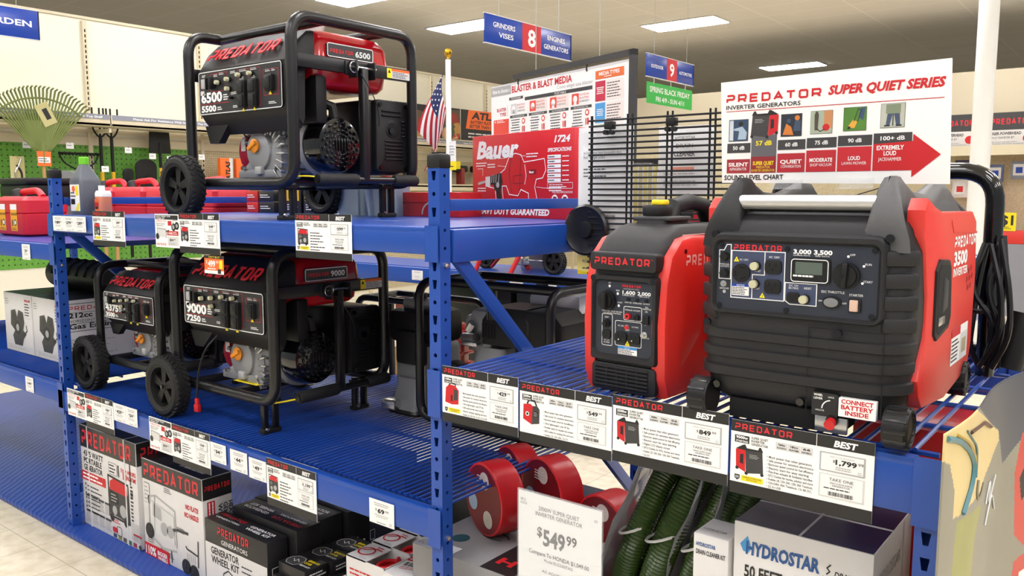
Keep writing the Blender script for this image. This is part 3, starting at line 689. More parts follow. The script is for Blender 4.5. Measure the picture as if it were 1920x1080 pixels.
for t, u, v, h in (('AC 120V',830,262,.0042),('AC 120V',515,300,.0036),('RESET',665,410,.0036),('RESET',660,590,.0036),('PARALLEL',310,355,.0034),('OUTLETS',310,378,.0034),('GROUND',312,610,.0034),('DC 12V',1035,535,.004),('8A MAX',1035,560,.004),('RESET',1175,555,.004),('ESC THROTTLE',1415,575,.0046),('STARTER',1630,590,.0046),('ON',1300,665,.0036),('OFF',1525,675,.0036),('OFF',1582,205,.0042),('RUN',1727,290,.0042),('START',1730,455,.0042)): label(pn, t, X(u), Y_(v), h, M)
for u, v in ((1543,212),(1687,298),(1680,462)): pn.flat(circ(X(u), Y_(v), .0026, 12), .0012, WHT, M)
tri(pn, X(437), Y_(290), .006, M, .0012); tri(pn, X(720), Y_(650), .006, M, .0012)
pn.rect(X(398), Y_(665), X(578), Y_(545), .0012, WHT, M); pn.rect(X(398), Y_(572), X(578), Y_(545), .0015, NAVY, M); label(pn, 'NOTICE', X(488), Y_(567), .0034, M, .0018); pn.lines(X(405), Y_(660), .035, .017, 5, INK, M, .0016, .5)
pn.stroke([(X(312)+.003*cos(a), Y_(636)+.003*sin(a)) for a in [2*pi*k/12 for k in range(13)]], .0008, .0012, WHT, M); pn.rect(X(312)-.0004, Y_(636)-.002, X(312)+.0004, Y_(636)+.002, .0012, WHT, M); pn.rect(X(312)-.002, Y_(636)-.0004, X(312)+.002, Y_(636)+.0004, .0012, WHT, M)
P3 = pn.build('control_panel', R3)
def pk(name, fn): q = MB(); fn(q); q.build(name, P3)
def cylf(q, u, v, r, d, m, r2=None): q.cyl((X(u), -.0135, Y_(v)), (X(u), -.0135-d, Y_(v)), r, m, 20, r2)
def k1(q):
    cylf(q, 1535, 395, .0265, .008, BLK); cylf(q, 1535, 395, .0235, .014, BLK, .021); Q = FR(X(1535), -.026, Y_(395)) @ Matrix.Rotation(-.05, 4, 'Z'); q.box(-.0055, .0055, -.024, .026, -.004, .010, BLK, .004, Q); q.cyl((X(1520), -.037, Y_(390)), (X(1520), -.0375, Y_(390)), .0035, HOLE, 10)
pk('selector_knob', k1)
def k2(q):
    cylf(q, 492, 430, .020, .004, BLK)
    for a in (80, 190, 300): q.box(-.006, .006, -.0015, .0015, 0, .0004, HOLE, M=FR(X(492)+.012*cos(R_(a)), -.0176, Y_(430)+.012*sin(R_(a))) @ Matrix.Rotation(R_(a+90), 4, 'Z'))
pk('twist_outlet', k2)
for v in (350, 550): pk('outlet', lambda q: outlet_face(q, X(825), Y_(v), .018, M, 0))
pk('outlet', lambda q: outlet_face(q, X(1035), Y_(645), .013, M, 0))
for u, v in ((645,350),(640,535),(1150,655)): pk('breaker_button', lambda q: (cylf(q, u, v, .0105, .006, BLK), cylf(q, u-4, v, .0095, .014, mat('ivory_button', 'bdbb9c', .4), .0085)))
for v in (265, 440): pk('parallel_cap', lambda q: (cylf(q, 312, v, .010, .012, BLK, .008), q.box(X(265), X(330), -.024, -.0135, Y_(v)-.003, Y_(v)+.003, BLK, .002)))
pk('ground_bolt', lambda q: (cylf(q, 310, 552, .007, .006, STEEL), cylf(q, 310, 552, .0035, .012, STEEL)))
pk('throttle_switch', lambda q: (q.prism([(X(1410)+.019*cos(t), Y_(665)+.0125*sin(t)) for t in [2*pi*k/24 for k in range(24)]], 0, .004, BLK, M), q.prism([(X(1405)+.0145*cos(t), Y_(665)+.0095*sin(t)) for t in [2*pi*k/24 for k in range(24)]], 0, .008, mat('grey_rocker', '77787a', .4), M, .002)))
pk('starter_switch', lambda q: (q.box(X(1565), X(1680), -.018, -.0135, Y_(745), Y_(612), BLK, .002), q.box(X(1578), X(1655), -.022, -.0135, Y_(735), Y_(624), mat('amber_rocker', 'cfae9d', .35), .002)))
for u, v in ((-.163,.384),(-.018,.380),(.154,.384),(-.165,.252),(-.016,.252),(.153,.253)): q = MB(); q.cyl((u, -.0135, v), (u, -.0175, v), .0055, GLB, 10); q.build('screw', P3)
for u, v, y in ((-.182,.406,-.004),(.178,.408,-.004),(-.192,.212,-.013),(-.165,.075,-.012),(.02,.062,-.012),(.092,.215,-.019)): b = MB(); b.cyl((u, y+.004, v), (u, y-.005, v), .008, GLB, 14); b.build('screw', sh)
# battery door, lower plate, decals
b = MB(); M = FR(0, -.0185, 0); b.stroke([(.034,.04),(.034,.222),(.18,.222),(.18,.05)], .0022, .0, HOLE, M); b.build('battery_door_seam', sh)
b = MB(); M = FR(0, -.0205, 0); b.prism(rrect(.100,.047,.172,.086,.002), -.012, .0003, WHT, M)
for i, t in enumerate(('CONNECT','BATTERY','INSIDE')): b.text(t, .136, .0745-.0115*i, .062 if i < 2 else .045, .0085, REDI, M, .0008, bold=.04, al='C')
b.build('battery_notice', sh)
b = MB(); M = FR(0, -.0195, 0); b.prism(rrect(.046,.042,.098,.09,.004), -.014, .0, DGRY, M); b.text('WHEEL', .050, .083, .018, .0042, WHT, M, .0008, bold=.03); b.text('LEVER', .050, .076, .018, .0042, WHT, M, .0008, bold=.03); b.text('LOCK', .079, .081, .012, .0034, WHT, M, .0008); b.text('UNLOCK', .054, .052, .018, .0034, WHT, M, .0008)
b.stroke([(.085-.018*cos(R_(a)), .058+.018*sin(R_(a))) for a in range(0, 95, 12)], .0022, .0009, WHT, M); b.build('lever_decal', sh)
b = MB(); b.box(-.14, .10, .0, .10, .004, .045, HOLE); b.box(.05, .115, -.010, .0, .006, .040, STEEL, .002); b.build('base_pan', R3)
b = MB(); b.cyl((.087,-.01,.035), (.087,-.034,.028), .009, REDI, 14, .011); b.cyl((.087,-.008,.036), (.087,-.02,.034), .012, BLK, 14); b.build('wheel_lever', R3)
# top shoulders (rails front to back) and the silver bar
for s in (-1, 1):
    b = MB(); rings = []
    for y, zt, zb in ((.002,.425,.38),(.004,.455,.38),(.02,.488,.38),(.038,.514,.39),(.054,.529,.40),(.10,.530,.44),(.122,.516,.44),(.17,.499,.44),(.30,.493,.44),(.40,.515,.44),(.44,.524,.43),(.50,.522,.42),(.54,.497,.41),(.585,.455,.40),(.60,.42,.40)):
        k = max(0, zt-.41); xo = .216-.32*k; xi = .128+.10*k; e = .012 if zt-zb > .04 else .004
        q = [(xo+.003, zb), (xo, zt-e*1.6), (xo-e, zt-.002), (xo-e*1.8, zt), (xi+e*1.6, zt), (xi+e*.6, zt-.003), (xi, zt-e*1.4), (xi-.012, zb)]
        rings.append([(s*a, y, c) for a, c in q])
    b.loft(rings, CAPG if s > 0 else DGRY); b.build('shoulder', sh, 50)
b = MB(); b.box(-.15, .15, .06, .56, .44, .488, DGRY, .02); b.loft([[(-.15,.03,.42),(.15,.03,.42),(.15,.16,.42),(-.15,.16,.42)],[(-.15,.115,.487),(.15,.115,.487),(.15,.16,.487),(-.15,.16,.487)]], DGRY); b.build('top_cover', sh)
b = MB(); b.cyl((-.16,.035,.476), (.16,.035,.476), .0155, ALU, 24); b.build('carrying_bar', R3)
b = MB(); b.tube([(-.13,.05,.447),(-.05,.085,.468),(.04,.10,.478),(.14,.05,.505)], .0012, INK, 5, .03); b.build('cord', R3)
# red side panels
for s in (-1, 1):
    S = SD(.2135, 0, 0) if s > 0 else Matrix(((0,0,-1,-.2135),(1,0,0,0),(0,1,0,0),(0,0,0,1)))
    out = [(.112,.055),(.33,.035),(.585,.06),(.62,.12),(.628,.30),(.60,.430),(.55,.452),(.21,.456),(.14,.468),(.075,.485),(.05,.462),(.052,.41),(.075,.375),(.105,.285),(.105,.20),(.06,.12),(.075,.085)]
    b = MB(); b.prism(out, -.02, .014, REDP, S, .006)
    b.stroke([(.12,.10),(.36,.165),(.6,.19)], .004, .0125, REDP, S); b.stroke([(.30,.435),(.33,.41),(.61,.40)], .005, .015, REDP, S, .004)
    rp = b.build('side_panel', R3)
    if s > 0:
        b = MB(); wv = [(.165,.20),(.19,.185),(.30,.20),(.32,.225),(.30,.335),(.28,.352),(.19,.358),(.16,.335)]
        b.prism(wv, .008, .020, BLK, S, .004); b.prism(off_poly(wv, .012), .01, .0205, HOLE, S); b.box(.19,.25,.215,.235,.014,.022, STEEL, .004, S); b.prism([(.21,.24),(.26,.25),(.255,.31),(.22,.32)], .01, .024, GRYP, S, .004); b.build('hand_hole', rp)
        b = MB(); b.logo(.345, .372, .25, .026, WHT, S, .0147, t=.22); b.text('3500', .345, .333, .155, .030, WHT, S, .0147, bold=.05); b.text('INVERTER', .345, .308, .165, .018, WHT, S, .0147, bold=.03)
        for k, (u, v) in enumerate(((.53,.31),(.56,.315),(.515,.29),(.545,.292),(.575,.295),(.53,.27),(.56,.272))): b.flat(circ(u, v, .008, 10), .0147, DRED, S)
        b.build('side_lettering', rp)
        b = MB(); b.rect(.37,.10,.56,.185,.0145,WHT,S); b.rect(.37,.165,.47,.185,.0149,REDI,S); b.rect(.475,.10,.56,.165,.0149,LGRY,S); b.lines(.375,.105,.09,.055,6,INK,S,.0149); b.rect(.49,.115,.54,.15,.0152,mat('sticker_tan','a59a7a',.6),S); b.build('safety_sticker', rp)
# wheels
for x, y in ((.207,-.018),(-.195,-.004),(.207,.545),(-.195,.545)):
    s = 1 if x > 0 else -1
    b = MB(); S = (SD(x, y, .0425) if s > 0 else Matrix(((0,0,-1,x),(1,0,0,y),(0,1,0,.0425),(0,0,0,1))))
    b.lathe([(.012,-.016),(.040,-.016),(.0425,-.008),(.0425,.024),(.038,.030),(.034,.031),(.032,.026),(.010,.028),(0,.028)], BLK, S, 28)
    for k in range(12): b.box(.030, .0432, -.004, .004, -.012, .029, FRM, .002, S @ Matrix.Rotation(2*pi*k/12, 4, 'Z'))
    b.build('wheel', R3)
# --- small one ------------------------------------------------------
R2 = thing('inverter_generator', 'small upright red and black inverter generator standing left of the larger one', 'generator', (-1.038, 1.762, 1.107), R_(-3.5))
b = MB()
def r2(z, hw, y0, y1, r=.03): return ringz(z, hw, y0, y1, r, 4)
b.loft([r2(.0,.085,.01,.44), r2(.02,.1,.004,.45), r2(.1,.1,.0,.455), r2(.30,.1,.0,.455), r2(.345,.1,.006,.45,.03), r2(.385,.098,.04,.43,.03), r2(.41,.09,.085,.39,.03), r2(.418,.075,.11,.35,.03)], DGRY)
h2 = b.build('housing', R2, 50)
for s in (-1, 1):
    S = SD(.088, 0, 0) if s > 0 else Matrix(((0,0,-1,-.088),(1,0,0,0),(0,1,0,0),(0,0,0,1)))
    b = MB(); out = [(.02,0),(.42,0),(.455,.05),(.455,.30),(.44,.34),(.36,.385),(.12,.392),(.07,.385),(.025,.345),(.004,.28),(-.004,.18),(.0,.05)]
    b.prism(out, -.004, .034, REDP, S, .014)
    ins = [(.06,.06),(.16,.14),(.21,.24),(.205,.32),(.09,.32),(.07,.25)]
    b.prism(ins, .02, .0346, REDP, S, .002); b.prism(circ(.26,.19,.08,24), .02, .036, DRED, S, .003)
    rp = b.build('side_panel', R2)
    b = MB(); b.logo(.085, .318, .22, .028, WHT, S, .0348, t=.2); b.prism(circ(.082,.355,.006,12), .03, .0352, GLB, S); b.build('side_lettering', rp)
b = MB(); M = FR(0, .0, 0); b.prism(rrect(-.094,.306,.100,.352,.010,4), -.02, .014, DGRY, M, .006); b.logo(-.078,.321,.16,.018,LOGO,M,.0145,t=.2); b.text('TM',.084,.336,.008,.003,LOGO,M,.0145); b.build('name_badge', R2)
b = MB()   # bezel
o_ = rrect(-.094,.078,.103,.298,.012,4); i_ = rrect(-.080,.098,.084,.278,.016,4); n = len(o_)
v = [(x, y, -.004) for x, y in o_]+[(x, y, .012) for x, y in off_poly(o_, .005)]+[(x, y, .012) for x, y in off_poly(i_, -.006)]+[(x, y, .002) for x, y in i_]
b.add(v, [(j*n+k, j*n+(k+1)%n, (j+1)*n+(k+1)%n, (j+1)*n+k) for j in range(3) for k in range(n)], DGRY, M)
for u, v_ in ((-.083,.286),(.091,.286)): b.cyl((u, -.008, v_), (u, -.0125, v_), .008, GLB, 14)
b.build('panel_bezel', h2)
pn = MB(); M = FR(0, -.003, 0); pn.flat(rrect(-.083,.090,.090,.285,.012,4), 0, NAVP, M)
X = lambda p: -.080+(p-130)/620*.160
Y_ = lambda p: .283-(p-235)/770*.190
sk = lambda u, v: v-(u-430)*.04   # the photo slopes a little to the right
def fr2(a, q, e, d): pn.rim(X(a), Y_(d), X(e), Y_(q), .004, .0013, .0008, WHT, M)
fr2(205,585,325,905); fr2(455,490,655,625); fr2(360,640,655,890)
pn.logo(X(430), Y_(300), X(640)-X(430), .0065, LOGO, M, .001, t=.22); pn.text('GENERATORS', X(445), Y_(320), X(625)-X(445), .0028, GRY, M, .001)
pn.text('1,600', X(437), Y_(368), X(580)-X(437), .0085, WHT, M, .001, bold=.03); pn.text('2,000', X(605), Y_(368), X(750)-X(605), .0085, WHT, M, .001, bold=.03)
pn.text('RUNNING WATTS', X(437), Y_(385), .034, .0025, WHT, M, .001); pn.text('PEAK WATTS', X(625), Y_(385), .028, .0025, WHT, M, .001)
for t, u, v in (('OFF',288,275),('RUN',383,345),('START',410,465),('LOW OIL',505,455),('OVERLOAD',605,455),('OUTPUT',705,455),('ESC',710,488),('THROTTLE',710,505),('ON',705,530),('PARALLEL OUTLETS',555,530),('OPEN FUEL VALVE ON GAS',318,560),('CAP BEFORE STARTING',318,580),('RESET',262,625),('DC 12V',262,860),('8A MAX',262,882),('AC 120V',425,695),('13.3 MAX',585,695),('RESET',500,735),('OFF',700,660),('GROUND',700,790)): label(pn, t, X(u), Y_(v), .0034, M, .001)
for u, v in ((288,300),(383,370),(397,490)): pn.flat(circ(X(u), Y_(v), .0034, 12), .001, WHT, M)
pn.rect(X(395), Y_(975), X(610), Y_(895), .001, WHT, M); pn.rect(X(395), Y_(920), X(610), Y_(895), .0013, BLUI, M); label(pn, 'NOTICE', X(500), Y_(914), .003, M, .0016); pn.lines(X(400), Y_(972), .05, .012, 4, INK, M, .0014, .5)
tri(pn, X(500), Y_(860), .007, M, .001)
P2 = pn.build('control_panel', R2)
def pk2(name, fn): q = MB(); fn(q); q.build(name, P2)
def cy2(q, u, v, r, d, m, r2=None): q.cyl((X(u), -.003, Y_(v)), (X(u), -.003-d, Y_(v)), r, m, 20, r2)
pk2('selector_knob', lambda q: (cy2(q, 270, 445, .0245, .010, BLK), cy2(q, 270, 445, .021, .016, BLK, .019), q.box(-.006, .006, -.021, .021, 0, .012, BLK, .004, FR(X(280), -.018, Y_(445))), q.cyl((X(245), -.019, Y_(450)), (X(245), -.0195, Y_(450)), .005, HOLE, 10)))
for u in (505, 605, 705): pk2('indicator_lamp', lambda q: cy2(q, u, 418, .0042, .004, GLB))
pk2('parallel_socket', lambda q: (cy2(q, 505, 585, .0075, .007, REDI), cy2(q, 505, 585, .003, .0075, HOLE)))
pk2('parallel_socket', lambda q: (cy2(q, 603, 590, .0075, .007, BLK), cy2(q, 603, 590, .003, .0075, HOLE)))
pk2('reset_button', lambda q: (cy2(q, 262, 682, .010, .008, BLK), cy2(q, 262, 682, .006, .014, BLK)))
pk2('outlet', lambda q: outlet_face(q, X(262), Y_(790), .0125, M, 0))
for u in (428, 578): pk2('outlet', lambda q: (outlet_face(q, X(u), Y_(805), .0165, M, 0), q.rect(X(u)-.006, Y_(830), X(u)-.003, Y_(820), .006, WHT, M)))
pk2('reset_button', lambda q: (cy2(q, 500, 697, .0068, .004, STEEL), cy2(q, 500, 697, .005, .008, REDI)))
pk2('throttle_switch', lambda q: q.box(X(675), X(740), -.010, -.003, Y_(650), Y_(560), BLK, .002))
pk2('ground_bolt', lambda q: (cy2(q, 697, 752, .0085, .006, STEEL), cy2(q, 692, 752, .005, .014, STEEL)))
b = MB(); M = FR(0, .0, 0); b.prism(rrect(-.090,.005,.098,.074,.012,4), -.01, .006, DGRY, M, .004)
b.prism(rrect(-.078,.013,.078,.068,.006,3), 0, .0065, HOLE, M)
for k in range(6): b.box(-.078, .078, -.0095, -.004, .015+k*.0095, .0205+k*.0095, DGRY, .001)
for k in range(4): b.box(-.045+k*.03, -.041+k*.03, -.0085, -.004, .014, .068, DGRY)
b.build('air_grille', h2)
b = MB(); b.loft([r2(.40,.055,.10,.26,.03), r2(.425,.05,.11,.24,.03), r2(.43,.05,.11,.235,.03)], DGRY); b.box(-.055,.06,.115,.22,.425,.437,GRYP,.005); b.build('filler_neck', h2)
b = MB(); Q = TP(-.012,.165,.437); b.lathe([(.036,0),(.038,.006),(.038,.022),(.034,.028),(.0,.028)], BLK, Q, 14); b.build('fuel_cap', R2)
b = MB(); b.box(-.022,.018,.15,.178,.465,.479,YEL,.005); b.build('cap_valve', R2)
b = MB(); b.tube([(.0,.20,.40),(.0,.225,.462),(.0,.30,.472),(.0,.38,.462),(.0,.43,.40),(.0,.435,.36)], [.024]*1+[.022]*3+[.024]*2 if False else .023, BLK, 12, 0.0); b.build('carry_handle', R2)
b = MB(); b.box(.055,.098,.11,.26,.3915,.3935,LGRY); b.box(.06,.093,.14,.25,.3937,.394,INK); b.box(.055,.065,.11,.26,.3937,.394,ORI); b.build('warning_sticker', R2)
b = MB()
for x in (-.07,.07):
    for y in (.05,.40): b.box(x-.02, x+.02, y-.02, y+.02, -.0005, .006, RUB, .002)
b.build('rubber_feet', R2)
# ------------------------------------------------------------------ sound level chart behind the big one
CH = thing('sound_level_chart', 'white sound level chart board standing behind the large inverter generator', 'sign', (-.62, 1.95, 1.615), R_(-2))
b = MB(); b.prism([(-.258,.013),(.255,.006),(.246,.264),(-.268,.257)], -.006, 0, WHT, FR(0,0,0))
cb = b
M = FR(0, 0, 0)
# chart space: pixels 90..1480 across, measured from the photo; u,v interpolated on the board
def UV(px, py):
    t = (px-50)/(1480-50); top = 228+(60-228)*t; bot = 872+(845-872)*t*1.0
    return (-.268+(.523)*t+(.01*t if False else 0), .257 + .007*t - (.2475+.0105*t)*((py-top)/(bot-top)))
def quad(pts, w, m): cb.flat([UV(*p) for p in pts], w, m, M)
def ctext(t, px, py, px1, h, m, w=.0012, bold=0, it=0, word=None):
    a = UV(px, py); c = UV(px1, py+ (px1-px)*-.075)
    ang = math.atan2(c[1]-a[1], c[0]-a[0]); Q = M @ Matrix.Translation((a[0], a[1], 0)) @ Matrix.Rotation(ang, 4, 'Z'); L = math.hypot(c[0]-a[0], c[1]-a[1])
    hh = h/644*.245
    if word: cb.logo(0, 0, L, hh, m, Q, w, t=.19)
    else: cb.text(t, 0, 0, L, hh, m, Q, w, it=it, bold=bold)
def lvl(px, py): return UV(px, py)
a0 = lvl(90, 312)
cb.logo(-.252, .205, .232, .0205, REDI, M, .001, t=.23); cb.text('INVERTER GENERATORS', -.252, .190, .185, .0095, INK, M, .001, bold=.02)
cb.text('SUPER QUIET SERIES', -.005, .2085, .24, .019, REDI, M, .001, it=.22, bold=.07)
cb.rect(-.252, .1845, .237, .186, .001, REDI, M)
cols = [(-.246,-.186,'50 dB','SILENT','REFRIGERATOR',.0335,'9c2630'),(-.184,-.121,'57 dB','SUPER QUIET','INVERTER GENERATOR',.0385,'8e1f28'),(-.118,-.052,'60 dB','QUIET','CONVERSATION',.044,'b3202c'),(-.049,.019,'75 dB','MODERATE','SHOP VACUUM',.049,'bd1f2c'),(.022,.096,'90 dB','LOUD','LAWN MOWER',.054,'c41f2b'),(.099,.178,'100+ dB','EXTREMELY','JACKHAMMER',.060,'cb1e2a')]
ph = [('#2f4560','#9fb4c8','#c9d3dc'),None,('#1f2733','#c8772e','#3a4c63'),('#a9b39f','#c98a5a','#50483d'),('#4f7f2c','#d9a23a','#39512a'),('#b9bcae','#44526b','#7f8a72')]
for k, (x0, x1, db, t1, t2, hh, cc) in enumerate(cols):
    xm = (x0+x1)/2; m = mat('band_red_%d' % k, cc, .5, var=.02)
    if k < 5: cb.rect(x0, .036, x1, .036+hh, .001, m, M)
    if k == 1:
        cb.rect(x0, .0745, x1, .126, .0009, mat('band_grey', '5f5f64', .5), M)
        cb.text(db, xm, .101, .040, .0105, YEL, M, .0014, bold=.03, al='C')
    else:
        cb.rect(x0, .085+.0018*k, x1, .108+.0018*k, .001, INKG, M); cb.text(db, xm, .0925+.0018*k, (.030 if k < 5 else .05), .0085, WHT, M, .0014, bold=.03, al='C')
    tm = YEL if k == 1 else WHT
    if k == 5: cb.text('EXTREMELY', xm-.004, .081, .056, .009, tm, M, .0014, bold=.035, al='C'); cb.text('LOUD', xm-.004, .069, .026, .009, tm, M, .0014, bold=.035, al='C'); cb.text(t2, xm-.004, .057, .048, .0075, tm, M, .0014, al='C')
    else:
        cb.text(t1, xm, .0525+.002*k, min(.052, (x1-x0)*.85) if k != 4 else .026, .0085, tm, M, .0014, bold=.035, al='C')
        if k == 1: cb.text('PREDATOR', xm, .0465, .034, .0055, tm, M, .0014, al='C'); cb.text(t2, xm, .0390, .058, .0055, tm, M, .0014, al='C')
        else: cb.text(t2, xm, .0425+.002*k, (x1-x0)*.72, .0065, tm, M, .0014, al='C')
    if ph[k]:
        p0 = .113+.003*k; w_ = .027
        bgm, fgm, m3 = [mat('photo_'+c.strip('#'), c, .5, var=.25) for c in ph[k]]
        cb.rect(xm-w_, p0, xm+w_-.004, p0+.052, .001, INK, M); cb.rect(xm-w_+.0007, p0+.0007, xm+w_-.0047, p0+.0513, .0013, bgm, M)
        if k == 0: cb.rect(xm-.025, p0+.002, xm-.015, p0+.05, .0016, m3, M); cb.prism([(xm-.003,p0+.004),(xm+.018,p0+.004),(xm+.02,p0+.02),(xm+.008,p0+.035),(xm-.014,p0+.03),(xm-.014,p0+.026),(xm+.0,p0+.024)], .001, .0016, fgm, M); cb.flat(circ(xm+.004,p0+.041,.006,12), .0017, INK, M)
        if k == 2: cb.flat([(xm-.022,p0+.004),(xm+.004,p0+.003),(xm-.002,p0+.022),(xm-.014,p0+.03)], .0016, fgm, M); cb.flat([(xm+.003,p0+.012),(xm+.021,p0+.012),(xm+.02,p0+.036),(xm+.007,p0+.036)], .0016, m3, M); cb.flat(circ(xm+.012,p0+.042,.006,12), .0016, fgm, M); cb.flat(circ(xm-.008,p0+.036,.005,12), .0017, m3, M)
        if k == 3: cb.rect(xm+.004,p0+.012,xm+.0225,p0+.0512,.0016,fgm,M); cb.flat([(xm-.017,p0+.008),(xm-.010,p0+.008),(xm-.008,p0+.045),(xm-.018,p0+.045)], .0018, m3, M); cb.flat(circ(xm-.013,p0+.047,.0035,10), .0019, m3, M); cb.prism(circ(xm+.009,p0+.014,.008,14), .001, .0019, REDI, M); cb.stroke([(xm-.012,p0+.012),(xm-.004,p0+.005),(xm+.006,p0+.01)], .002, .002, INK, M)
        if k == 4: cb.flat([(xm-.018,p0+.008),(xm-.002,p0+.006),(xm+.004,p0+.02),(xm-.006,p0+.024)], .0016, fgm, M); cb.stroke([(xm-.004,p0+.02),(xm+.005,p0+.048),(xm+.012,p0+.044),(xm+.004,p0+.018)], .0015, .0018, INK, M); cb.flat([(xm+.006,p0+.03),(xm+.016,p0+.022),(xm+.02,p0+.05),(xm+.01,p0+.05)], .0017, mat('photo_denim','39506f',.6), M); cb.rect(xm-.017,p0+.004,xm-.011,p0+.01,.0019,INK,M)
        if k == 5: cb.flat([(xm-.016,p0+.004),(xm-.008,p0+.004),(xm-.002,p0+.03),(xm-.012,p0+.036)], .0016, fgm, M); cb.flat([(xm+.006,p0+.004),(xm+.014,p0+.004),(xm+.012,p0+.036),(xm+.0,p0+.032)], .0016, fgm, M); cb.rect(xm-.016,p0+.03,xm+.014,p0+.05,.0017,m3,M); cb.rect(xm-.019,p0+.003,xm-.007,p0+.006,.0018,INK,M); cb.rect(xm+.005,p0+.003,xm+.017,p0+.006,.0018,INK,M); cb.stroke([(xm-.001,p0+.004),(xm-.001,p0+.03)], .002, .0018, INK, M)
def mini_inverter(b, M, x, y, w, h, wd, flip=False):
    F = lambda a, q: (x+a*w if not flip else x+(1-a)*w, y+q*h)
    b.flat([F(.0,.12),(F(.62,.02)),F(.66,.85),F(.05,.88)] if not flip else [F(.62,.02),F(0,.12),F(.05,.88),F(.66,.85)], wd, INKG, M)
    b.flat([F(.64,.06),F(.98,.2),F(1.0,.82),F(.66,.9)], wd+.0001, REDI, M)
    b.flat([F(.02,.85),F(.10,1.0),F(.16,1.0),F(.2,.9),F(.6,.9),F(.66,1.02),F(.74,1.0),F(1,.84),F(.66,.82)], wd+.0002, INK, M)
    b.flat([F(.1,.52),F(.56,.48),F(.56,.76),F(.1,.78)], wd+.0003, INKG, M); b.flat([F(.72,.32),F(.84,.36),F(.84,.66),F(.72,.68)], wd+.0003, INK, M)
    b.lines(F(.14,.56)[0] if not flip else F(.5,.56)[0], F(0,.56)[1], w*.36, h*.16, 3, GRY, M, wd+.0004)
    for q in (.14,.24,.34): b.rect(min(F(.08,0)[0],F(.58,0)[0]), F(0,q)[1], max(F(.08,0)[0],F(.58,0)[0]), F(0,q+.03)[1], wd+.0003, INKG, M)
    for a, q in ((.04,.04),(.6,.0),(.94,.14)): b.flat(circ(*F(a,q+.03), h*.06, 10), wd+.0004, INK, M)
mini_inverter(cb, M, -.186, .118, .068, .064, .0012)
AR = [(.099,.036),(.180,.036),(.180,.021),(.236,.068),(.180,.113),(.180,.098),(.099,.094)]
cb.flat(AR, .0011, REDI, M)
cb.text('SOUND LEVEL CHART', -.252, .0195, .150, .0115, INK, M, .001, bold=.03)
cb.build('printed_board', CH)
b = MB()
for x in (-.13, .03): b = MB(); b.box(x, x+.075, -.010, -.003, -.002, .022, CLEAR, .002); b.box(x, x+.075, -.03, -.004, -.004, .0, CLEAR); b.build('clear_holder', CH)
# ------------------------------------------------------------------ price tags
def mini_gen(b, M, x, y, w, h, wd):     # small printed picture of an open frame generator
    F = lambda a, q: (x+a*w, y+q*h)
    b.flat([F(.08,.15),F(.95,.1),F(.97,.7),F(.08,.72)], wd, INKG, M); b.flat([F(.1,.68),F(.92,.66),F(.86,.93),F(.3,.95),F(.12,.86)], wd+.0001, REDI, M)
    b.stroke([F(.05,.1),F(.05,.98),F(.95,.92),F(.97,.08),F(.05,.1)], w*.05, wd+.0002, INK, M)
    b.flat([F(.12,.4),F(.5,.4),F(.5,.66),F(.12,.66)], wd+.0002, INK, M); b.lines(F(.15,0)[0], F(0,.42)[1], w*.3, h*.2, 3, GRY, M, wd+.0003)
    b.flat(circ(*F(.68,.3), h*.14, 14), wd+.0003, GRY, M); b.flat(circ(*F(.3,.25), h*.10, 12), wd+.0003, GRY, M)
    for a in (.16,.8): b.flat(circ(*F(a,.07), h*.09, 12), wd+.0004, INK, M)
def mini_small(b, M, x, y, w, h, wd, style):
    F = lambda a, q: (x+a*w, y+q*h)
    if style == 0:
        b.flat([F(0,.12),F(.06,.8),F(.3,.98),F(.75,.95),F(1,.75),F(.97,.1),F(.5,.05)], wd, REDI, M); b.flat([F(.62,.25),F(.92,.3),F(.9,.75),F(.66,.8)], wd+.0002, INKG, M); b.flat([F(.42,.2),F(.55,.2),F(.55,.5),F(.42,.5)], wd+.0002, INK, M)
        b.stroke([F(.3,.95),F(.4,1.05),F(.75,1.03),F(.78,.93)], w*.07, wd+.0003, INK, M)
    else:
        b.flat([F(0,.2),F(.02,.85),F(.45,.9),F(.6,.8),F(.55,.0)], wd, REDI, M); b.flat([F(.52,.02),F(.58,.82),F(.85,.85),F(1,.72),F(.98,.1)], wd+.0001, INKG, M)
        b.stroke([F(.25,.88),F(.35,1.05),F(.7,1.05),F(.82,.85)], w*.09, wd+.0002, INK, M); b.flat(circ(*F(.26,.45), h*.1, 12), wd+.0002, WHT, M); b.flat(circ(*F(.26,.45), h*.06, 12), wd+.0003, INK, M)
        b.flat([F(.64,.35),F(.9,.37),F(.9,.62),F(.66,.62)], wd+.0003, INK, M); b.lines(F(.66,0)[0], F(0,.38)[1], w*.22, h*.2, 3, GRY, M, wd+.0004)
